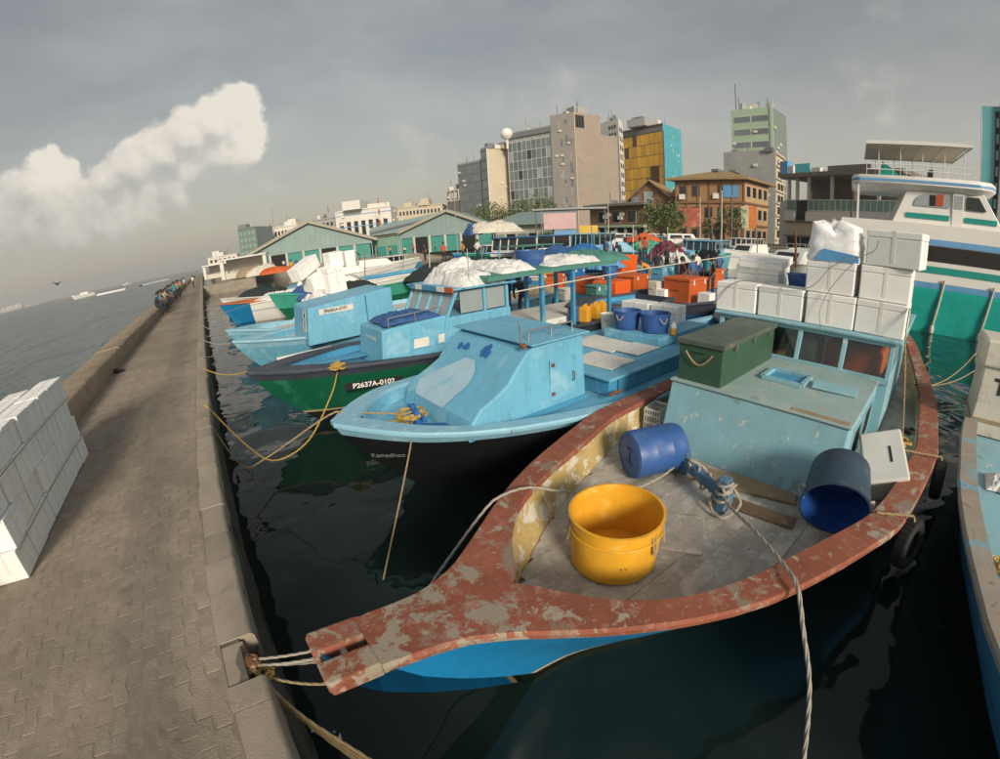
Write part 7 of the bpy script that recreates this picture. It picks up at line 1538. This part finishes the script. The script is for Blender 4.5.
# ------------------------------------------------------------------ market sheds
def shed(label, pL, pR, D_L, D_R, ze, zr, depth, ridge=.5, doors=7, m='shed_metal', mr='shed_roof', over=1.2):
    a, c = gxy(pL, D_L, 255), gxy(pR, D_R, 250); dv = c-a; w = dv.length; u = dv.normalized(); n = Vector((u.y, -u.x, 0)); n = n if n.dot(-a) > 0 else -n; bk = -n*depth
    t = thing('market_shed', label, 'shed', (a.x, a.y, 1.3)); P = lambda s, z, q=Vector((0, 0, 0)): Vector((u.x*s+q.x, u.y*s+q.y, z-1.3))
    zd = ze-1.0
    g = MB(); g.prism([P(0, zd), P(w, zd), P(w, ze), P(w*ridge, zr), P(0, ze)], tuple(n*-.2)); g.build('gable_wall', m, t)
    k = int(w/.9); rb = MB()
    for i in range(1, k):
        s = w*i/k; zz_ = ze+(zr-ze)*(s/(w*ridge) if s < w*ridge else (w-s)/(w*(1-ridge))); rb.bar(P(s, zd)+n*.02, P(s, zz_-.1)+n*.02, .05, .03)
    tag(rb.build('cladding_ribs', m, t), kind='stuff')
    rf = MB()
    for s0, s1 in ((-over, w*ridge), (w+over, w*ridge)):
        z0 = ze-over*(zr-ze)/(w*ridge) if s0 < 0 else ze-over*(zr-ze)/(w*(1-ridge)); q = [P(s0, z0, n*.6), P(s1, zr+.1, n*.6), P(s1, zr+.1, bk), P(s0, z0, bk)]; rf.loft([q, [p+Vector((0, 0, .22)) for p in q]], True, (True, True))
    rf.build('roof', mr, t); tr = MB()
    for s0, s1 in ((-over, w*ridge), (w+over, w*ridge)):
        z0 = ze-over*(zr-ze)/(w*ridge) if s0 < 0 else ze-over*(zr-ze)/(w*(1-ridge)); tr.bar(P(s0, z0+.02, n*.66), P(s1, zr+.12, n*.66), .12, .5)
    tr.build('verge_trim', 'shed_trim', t)
    for i in range(doors):
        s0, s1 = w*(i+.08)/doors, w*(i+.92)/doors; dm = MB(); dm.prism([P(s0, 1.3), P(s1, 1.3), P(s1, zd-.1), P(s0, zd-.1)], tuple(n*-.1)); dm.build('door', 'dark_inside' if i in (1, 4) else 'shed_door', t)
        MB().bar(P(w*i/doors, 1.3)+n*.1, P(w*i/doors, zd+.1)+n*.1, .4).build('post', 'b_concrete', t)
    for s in (0, w): sw_ = MB(); sw_.prism([P(s, 1.3), P(s, ze), P(s, ze)+bk, P(s, 1.3)+bk], tuple(u*(.15 if s else -.15))); sw_.build('side_wall', m, t)
    bw = MB(); bw.prism([P(0, 1.3)+bk, P(w, 1.3)+bk, P(w, ze)+bk, P(0, ze)+bk], tuple(n*.2)); bw.build('back_wall', m, t)
    return t
shed('broad teal shed with shallow gable nearest the quay end', 253, 372, 88, 84, 5.0, ztop(314, 222, 86), 40, .5)
shed('second teal gabled shed right of the first one', 400, 494, 84, 80, 5.2, ztop(452, 211, 82), 45, .54, 6)
b = Bld('green_annex', 'small pale green annex between the two gabled sheds', gxy(374, 86, 240), gxy(399, 83, 240), gxy(402, 90, 240), ztop(385, 235, 85), ('shed_green', 'shed_green')); b.bands(0, 1, 'shed_trim', (.98, 1), .3, depth=.8); b.grid(0, 2, 1, 'shed_door', 'door', (.05, .95), (.0, .5), (.2, .1), .1)
def long_roof(label, pL, pR, D_L, D_R, ze, zr, depth):
    a, c = gxy(pL, D_L, 240), gxy(pR, D_R, 240); dv = c-a; u = dv.normalized(); n = Vector((u.y, -u.x, 0)); n = n if n.dot(-a) > 0 else -n; w = dv.length
    t = thing('market_shed', label, 'shed', (a.x, a.y, 1.3)); P = lambda s, z, k=0.: Vector((u.x*s, u.y*s, z-1.3))+n*k
    r_ = MB(); q = [P(-.5, ze, 1), P(w+.5, ze, 1), P(w+.5, zr, -depth), P(-.5, zr, -depth)]; r_.loft([q, [p+Vector((0, 0, .25)) for p in q]], True, (True, True)); r_.build('roof', 'shed_roof', t)
    MB().bar(P(-.5, ze-.1, 1.05), P(w+.5, ze-.1, 1.05), .1, .5).build('eaves_trim', 'shed_metal', t); wl_ = MB(); wl_.prism([P(0, 1.3), P(w, 1.3), P(w, ze), P(0, ze)], tuple(n*-.3)); wl_.build('wall', 'dirty_white', t)
    for i in range(5): s0 = w*(i+.1)/5; dm = MB(); dm.prism([P(s0, 1.3, .05), P(s0+w*.15, 1.3, .05), P(s0+w*.15, 3.6, .05), P(s0, 3.6, .05)], tuple(n*.06)); dm.build('opening', 'dark_inside' if i % 2 else 'shed_green', t)
long_roof('long low teal roof right of the second shed', 496, 552, 80, 74, 5.4, 7.4, 9)
def link_roof():
    a, c = gxy(370, 118, 228), gxy(452, 112, 228); dv = c-a; n = Vector((dv.y, -dv.x, 0)).normalized(); n = n if n.dot(-a) > 0 else -n
    t = thing('market_shed', 'far teal roof slope between the two gables', 'shed', (a.x, a.y, 1.3)); z0, z1 = ztop(372, 238, 118)-1.3, ztop(372, 228, 118)-1.3; z2 = ztop(450, 210, 112)-1.3
    q = [Vector((0, 0, z0)), Vector((dv.x, dv.y, z0+3)), Vector((dv.x, dv.y, z2)), Vector((0, 0, z1))]; MB().loft([q, [p-n*6 for p in q]], True, (True, True)).build('roof', 'shed_roof', t); MB().bar(q[0]*.5+q[3]*.5+n*.1, q[1]*.5+q[2]*.5+n*.1, .6, .5).build('ridge_vent', 'b_dark', t)
    w_ = MB(); w_.loft([[Vector((0, 0, 0)), Vector((dv.x, dv.y, 0)), Vector((dv.x, dv.y, z0+2.9)), Vector((0, 0, z0-.02))], [p-n*5 for p in [Vector((0, 0, 0)), Vector((dv.x, dv.y, 0)), Vector((dv.x, dv.y, z0+2.9)), Vector((0, 0, z0-.02))]]], True, (True, True)); w_.build('wall', 'shed_metal', t)
link_roof()
# open shelter of the fish landing near the quay end, with heaps
def shelter(label, px, py, D, w, h, m='b_white', open_=True):
    p = gxy(px, D, py); t = thing('open_shelter', label, 'shelter', (p.x, p.y, 1.38), -.25)
    MB().bx(-w/2-.4, w/2+.4, -2.4, 2.4, h, h+.25).build('roof', m, t)
    for x in (-w/2, w/2): MB().bx(x-.3, x+.3, -2.2, -1.6, 0, h).build('pillar', m, t)
    MB().bx(-w/2, w/2, 1.8, 2.1, 0, h).build('rear_wall', 'b_concrete', t); MB().bx(-w/2, w/2, -1.9, 1.7, 0, .9).build('stall_counter', 'dirty_white', t)
shelter('white concrete shelter at the shed side near the quay', 246, 268, 78, 7, 3.0); shelter('low pale shelter farther left by the quay end', 226, 270, 100, 8, 2.6)
r = random.Random(12)
for k, (px, D_, m_, s_, lb) in enumerate(((252, 74, 'plank_tan', 1.6, 'tan heap of sacks before the white shelter'), (262, 72, 'dirty_white', 1.5, 'pale heap of sacks right of the tan one'), (238, 80, 'dirty_white', 1.4, 'pale heap left of the white shelter'), (276, 70, 'orange_brown', 1.0, 'rusty heap beside the shed corner'))):
    p = gxy(px, D_, 268); cloth((p.x, p.y, 1.38), 5, 3, s_, m_, lb, 70+k, 'goods_heap', 'heap')
# slip of the side pier joining the quay
sp_ = MB(); sp_.bx(-.37, 7, 66, 69, -1, 1.36); tag(sp_.build('side_pier', 'concrete'), kind='structure')
# canopy frame with pink sign and yellow kiosk
def kiosk():
    p = gxy(575, 66, 230); t = thing('market_stand', 'flat-roofed stand with pink sign and yellow side panel', 'stand', (p.x, p.y, 1.4)); d = gxy(604, 66, 230)-gxy(545, 66, 230); rz = math.atan2(d.y, d.x); t.rotation_euler = (0, 0, rz); z = ztop(575, 208, 66)-1.4
    MB().bx(-6, 4.6, -1.5, 2.5, z-.25, z).build('roof', 'b_grey', t)
    for x in (-5.6, -1, 4.2): MB().bx(x, x+.15, -1.3, -1.15, 0, z-.25).build('post', 'mullion', t)
    MB().bx(-4.4, .2, -1.7, -1.5, z-3.0, z-.7).build('sign_board', 'sign_pink', t); MB().bx(.7, 3.2, -1.7, -1.2, z-4.6, z-2.6).build('side_panel', 'sign_yellow', t); MB().bx(-3, .2, -1.6, -1.2, z-4.5, z-3.2).build('lower_panel', 'yacht_blue', t)
kiosk()
def billboard(label, px0, px1, y0, y1, D, mats):
    a, c = far(px0, y1, D), far(px1, y1, D); z1 = far(px0, y0, D).z; t = thing('billboard', label, 'billboard', (a.x, a.y, 1.4)); dv = c-a; u = Vector((dv.x, dv.y, 0)); n = Vector((u.y, -u.x, 0)).normalized(); n = n if n.dot(-a) > 0 else -n; k = len(mats)
    for i, m_ in enumerate(mats):
        q0, q1 = u*(i/k), u*((i+1)/k); MB().prism([(q0.x, q0.y, a.z-1.4), (q1.x, q1.y, a.z-1.4), (q1.x, q1.y, z1-1.4), (q0.x, q0.y, z1-1.4)], tuple(n*.12)).build('panel', m_, t)
    for f in (.05, .95): q = u*f-n*.1; MB().bar((q.x, q.y, 0), (q.x, q.y, z1-1.4), .2).build('post', 'mullion', t)
billboard('red patterned billboard before the brown building', 674, 701, 208, 226, 66, ['poster_red']); billboard('narrow cream and orange banner pair at the brown building corner', 741, 756, 206, 228, 66, ['poster_cream', 'poster_orange'])
# ------------------------------------------------------------------ trees
def tree(px, pbase, D, H, W, label, seed, dense=900):
    p = gxy(px, D, pbase); t = thing('tree', label, 'tree', (p.x, p.y, 1.35), group='trees along the shore'); r = random.Random(seed)
    tr = MB(); tr.tube([(0, 0, 0), (.1, 0, H*.25), (-.05, .1, H*.5)], [.22, .17, .12], 8); tips = []
    for k in range(7):
        a = k*.9+r.uniform(-.3, .3); z0 = H*r.uniform(.25, .48); e = Vector((math.cos(a)*W*.33*r.uniform(.7, 1.2), math.sin(a)*W*.33*r.uniform(.7, 1.2), H*r.uniform(.55, .85))); tr.tube([(0, 0, z0), e*.5+Vector((0, 0, z0*.5+H*.05)), e], [.09, .06, .02], 5); tips.append(e)
    tr.build('trunk', 'bark', t, smooth=True)
    cl = [(e, r.uniform(.18, .3)*W) for e in tips]+[(Vector((r.uniform(-.35, .35)*W, r.uniform(-.35, .35)*W, H*r.uniform(.5, .92))), r.uniform(.14, .24)*W) for _ in range(9)]
    lf = MB()
    for k in range(dense):
        c, rad = r.choice(cl); d = Vector((r.gauss(0, 1), r.gauss(0, 1), r.gauss(0, .8))).normalized()*rad*r.uniform(.5, 1.05)**.6; q = c+d; s = r.uniform(.16, .34); a = Vector((r.gauss(0, 1), r.gauss(0, 1), r.gauss(0, 1))).normalized(); b_ = a.cross(Vector((r.gauss(0, 1), r.gauss(0, 1), r.gauss(0, 1)))).normalized()
        lf.quad(q-a*s, q-b_*s*.5, q+a*s, q+b_*s*.5, r.choice((0, 0, 1, 2)))
    lf.build('crown', ['leaf_a', 'leaf_b', 'leaf_c'], t)
tree(661, 245, 62, 6.2, 6.5, 'yellow-green tree before the gabled house', 1, 1500); tree(505, 222, 100, 9, 11, 'broad dark tree below the glass office', 2, 1300); tree(535, 222, 98, 10.5, 9, 'rounder green tree right of the broad dark one', 3, 1300); tree(488, 222, 100, 8.6, 8, 'low bushy tree left under the cream building', 4, 1000); tree(733, 245, 66, 6, 4.5, 'thin bare-looking tree before the brown building', 5, 350); tree(716, 245, 68, 4.6, 4, 'small sparse tree between two masts', 6, 350)
# masts and lamp posts
for k, (px, y0, y1, D_, m_, lb) in enumerate(((458, 196, 252, 60, 'b_grey', 'slim grey lamp post right of the second shed'), (543, 195, 250, 62, 'b_grey', 'slim grey lamp post before the glass office'), (609, 205, 250, 58, 'b_white', 'white post before the brick podium'), (700, 198, 240, 60, 'b_white', 'short white post at the brown building'), (721, 192, 258, 45, 'yacht_white', 'tall white boat mast before the brown building'), (731, 194, 258, 47, 'steel', 'thinner grey boat mast beside the tall white one'), (849, 182, 250, 30, 'rust', 'dark pole standing beside the yacht stern'), (404, 236, 268, 48, 'steel', 'short thin mast on the white motorboat'), (275, 208, 240, 110, 'mullion', 'thin dark mast behind the first shed roof'))):
    a = far(px, y1, D_); z = far(px, y0, D_).z; t = thing('mast' if 'mast' in lb else 'post', lb, 'mast' if 'mast' in lb else 'post', (a.x, a.y, min(a.z, 1.3)))
    MB().tube([(0, 0, 0), (0, 0, z-min(a.z, 1.3))], [.055, .03], 8).build('shaft', m_, t, smooth=True); MB().lathe([(.02, 0), (.12, .05), (.02, .12)], 8, c=(0, 0, z-min(a.z, 1.3))).build('cap', m_, t)
for k, (px, D_, lb) in enumerate(((700, 55, 'white van parked before the brown building'), (672, 57, 'white van parked under the tree'), (640, 58, 'white van parked before the brick podium'))):
    p = gxy(px, D_+6, 240); t = thing('parked_van', lb, 'van', (p.x, p.y, 1.42), 2.2+.1*k); house(t, [(0, .35), (0, 1.0), (.5, 1.15), (1.0, 1.85), (4.3, 1.9), (4.4, .35)], -.85, .85, 'white_paint', 'body', .1, .06)
    for s in (-1, 1):
        pane(t, [(1.15, s*.80, 1.2), (2.2, s*.80, 1.2), (2.2, s*.76, 1.7), (1.3, s*.76, 1.7)], 'white_paint', 'glass', .04); pane(t, [(2.4, s*.80, 1.2), (4.0, s*.80, 1.2), (4.0, s*.76, 1.7), (2.4, s*.76, 1.7)], 'white_paint', 'glass', .04)
        for x in (.8, 3.5): MB().lathe([(.3, -.1), (.32, -.06), (.32, .06), (.3, .1)], 14, c=(x, s*.8, .32), rot=Matrix.Rotation(math.pi/2, 3, 'X')).build('wheel', 'rubber', t)

# ------------------------------------------------------------------ roof and wall clutter that belongs to the buildings
rc = random.Random(23)
for b in BLDS:
    nm = b.t.name.split('.')[0]
    if nm in ('green_annex', 'netted_building', 'teal_tower', 'brown_building', 'unfinished_building'): continue
    for k in range(rc.randint(3, 5)): b.top(rc.uniform(.08, .5), rc.uniform(.08, .92), rc.uniform(.8, 2.4), rc.uniform(.8, 1.8), rc.uniform(.6, 2.0), rc.choice(('b_white', 'b_grey', 'b_dark', 'steel')), rc.choice(('roof_tank', 'roof_unit', 'roof_unit')))
    for k in range(2): b.top(rc.uniform(.1, .4), rc.uniform(.1, .9), .12, .12, rc.uniform(2, 4.5), 'mullion', 'aerial')
    for f in (0, 1):
        w = b.frame(f)[2]
        if w < 4 or nm in ('glass_office', 'glass_tower'): continue
        if nm == 'office_tower' and f == 1: continue
        for k in range(6):
            u, z = rc.uniform(.05, .9)*w, rc.uniform(.15, .9)*b.h; b.put(f, u, u+.9, z, z+.6, 'b_white', 'air_conditioner', .7)
    if nm in ('brick_podium', 'cream_building', 'dark_office', 'grey_block'): b.put(0, -.05, b.frame(0)[2]+.05, b.h-.02, b.h+.5, 'b_grey', 'parapet', .4, -.25)
# ------------------------------------------------------------------ thin sea haze
hz = bpy.data.materials.new('haze'); hz.use_nodes = True; hz.node_tree.nodes.clear()
_v = hz.node_tree.nodes.new('ShaderNodeVolumePrincipled'); _v.inputs['Color'].default_value = (.98, .98, .98, 1); _v.inputs['Density'].default_value = .00045; _v.inputs['Anisotropy'].default_value = .2
_o = hz.node_tree.nodes.new('ShaderNodeOutputMaterial'); hz.node_tree.links.new(_v.outputs[0], _o.inputs['Volume'])
tag(MB().bx(-9100, 9100, -9100, 14100, -2.5, 60).build('haze', hz), 'thin pale sea haze over the harbour', kind='stuff')
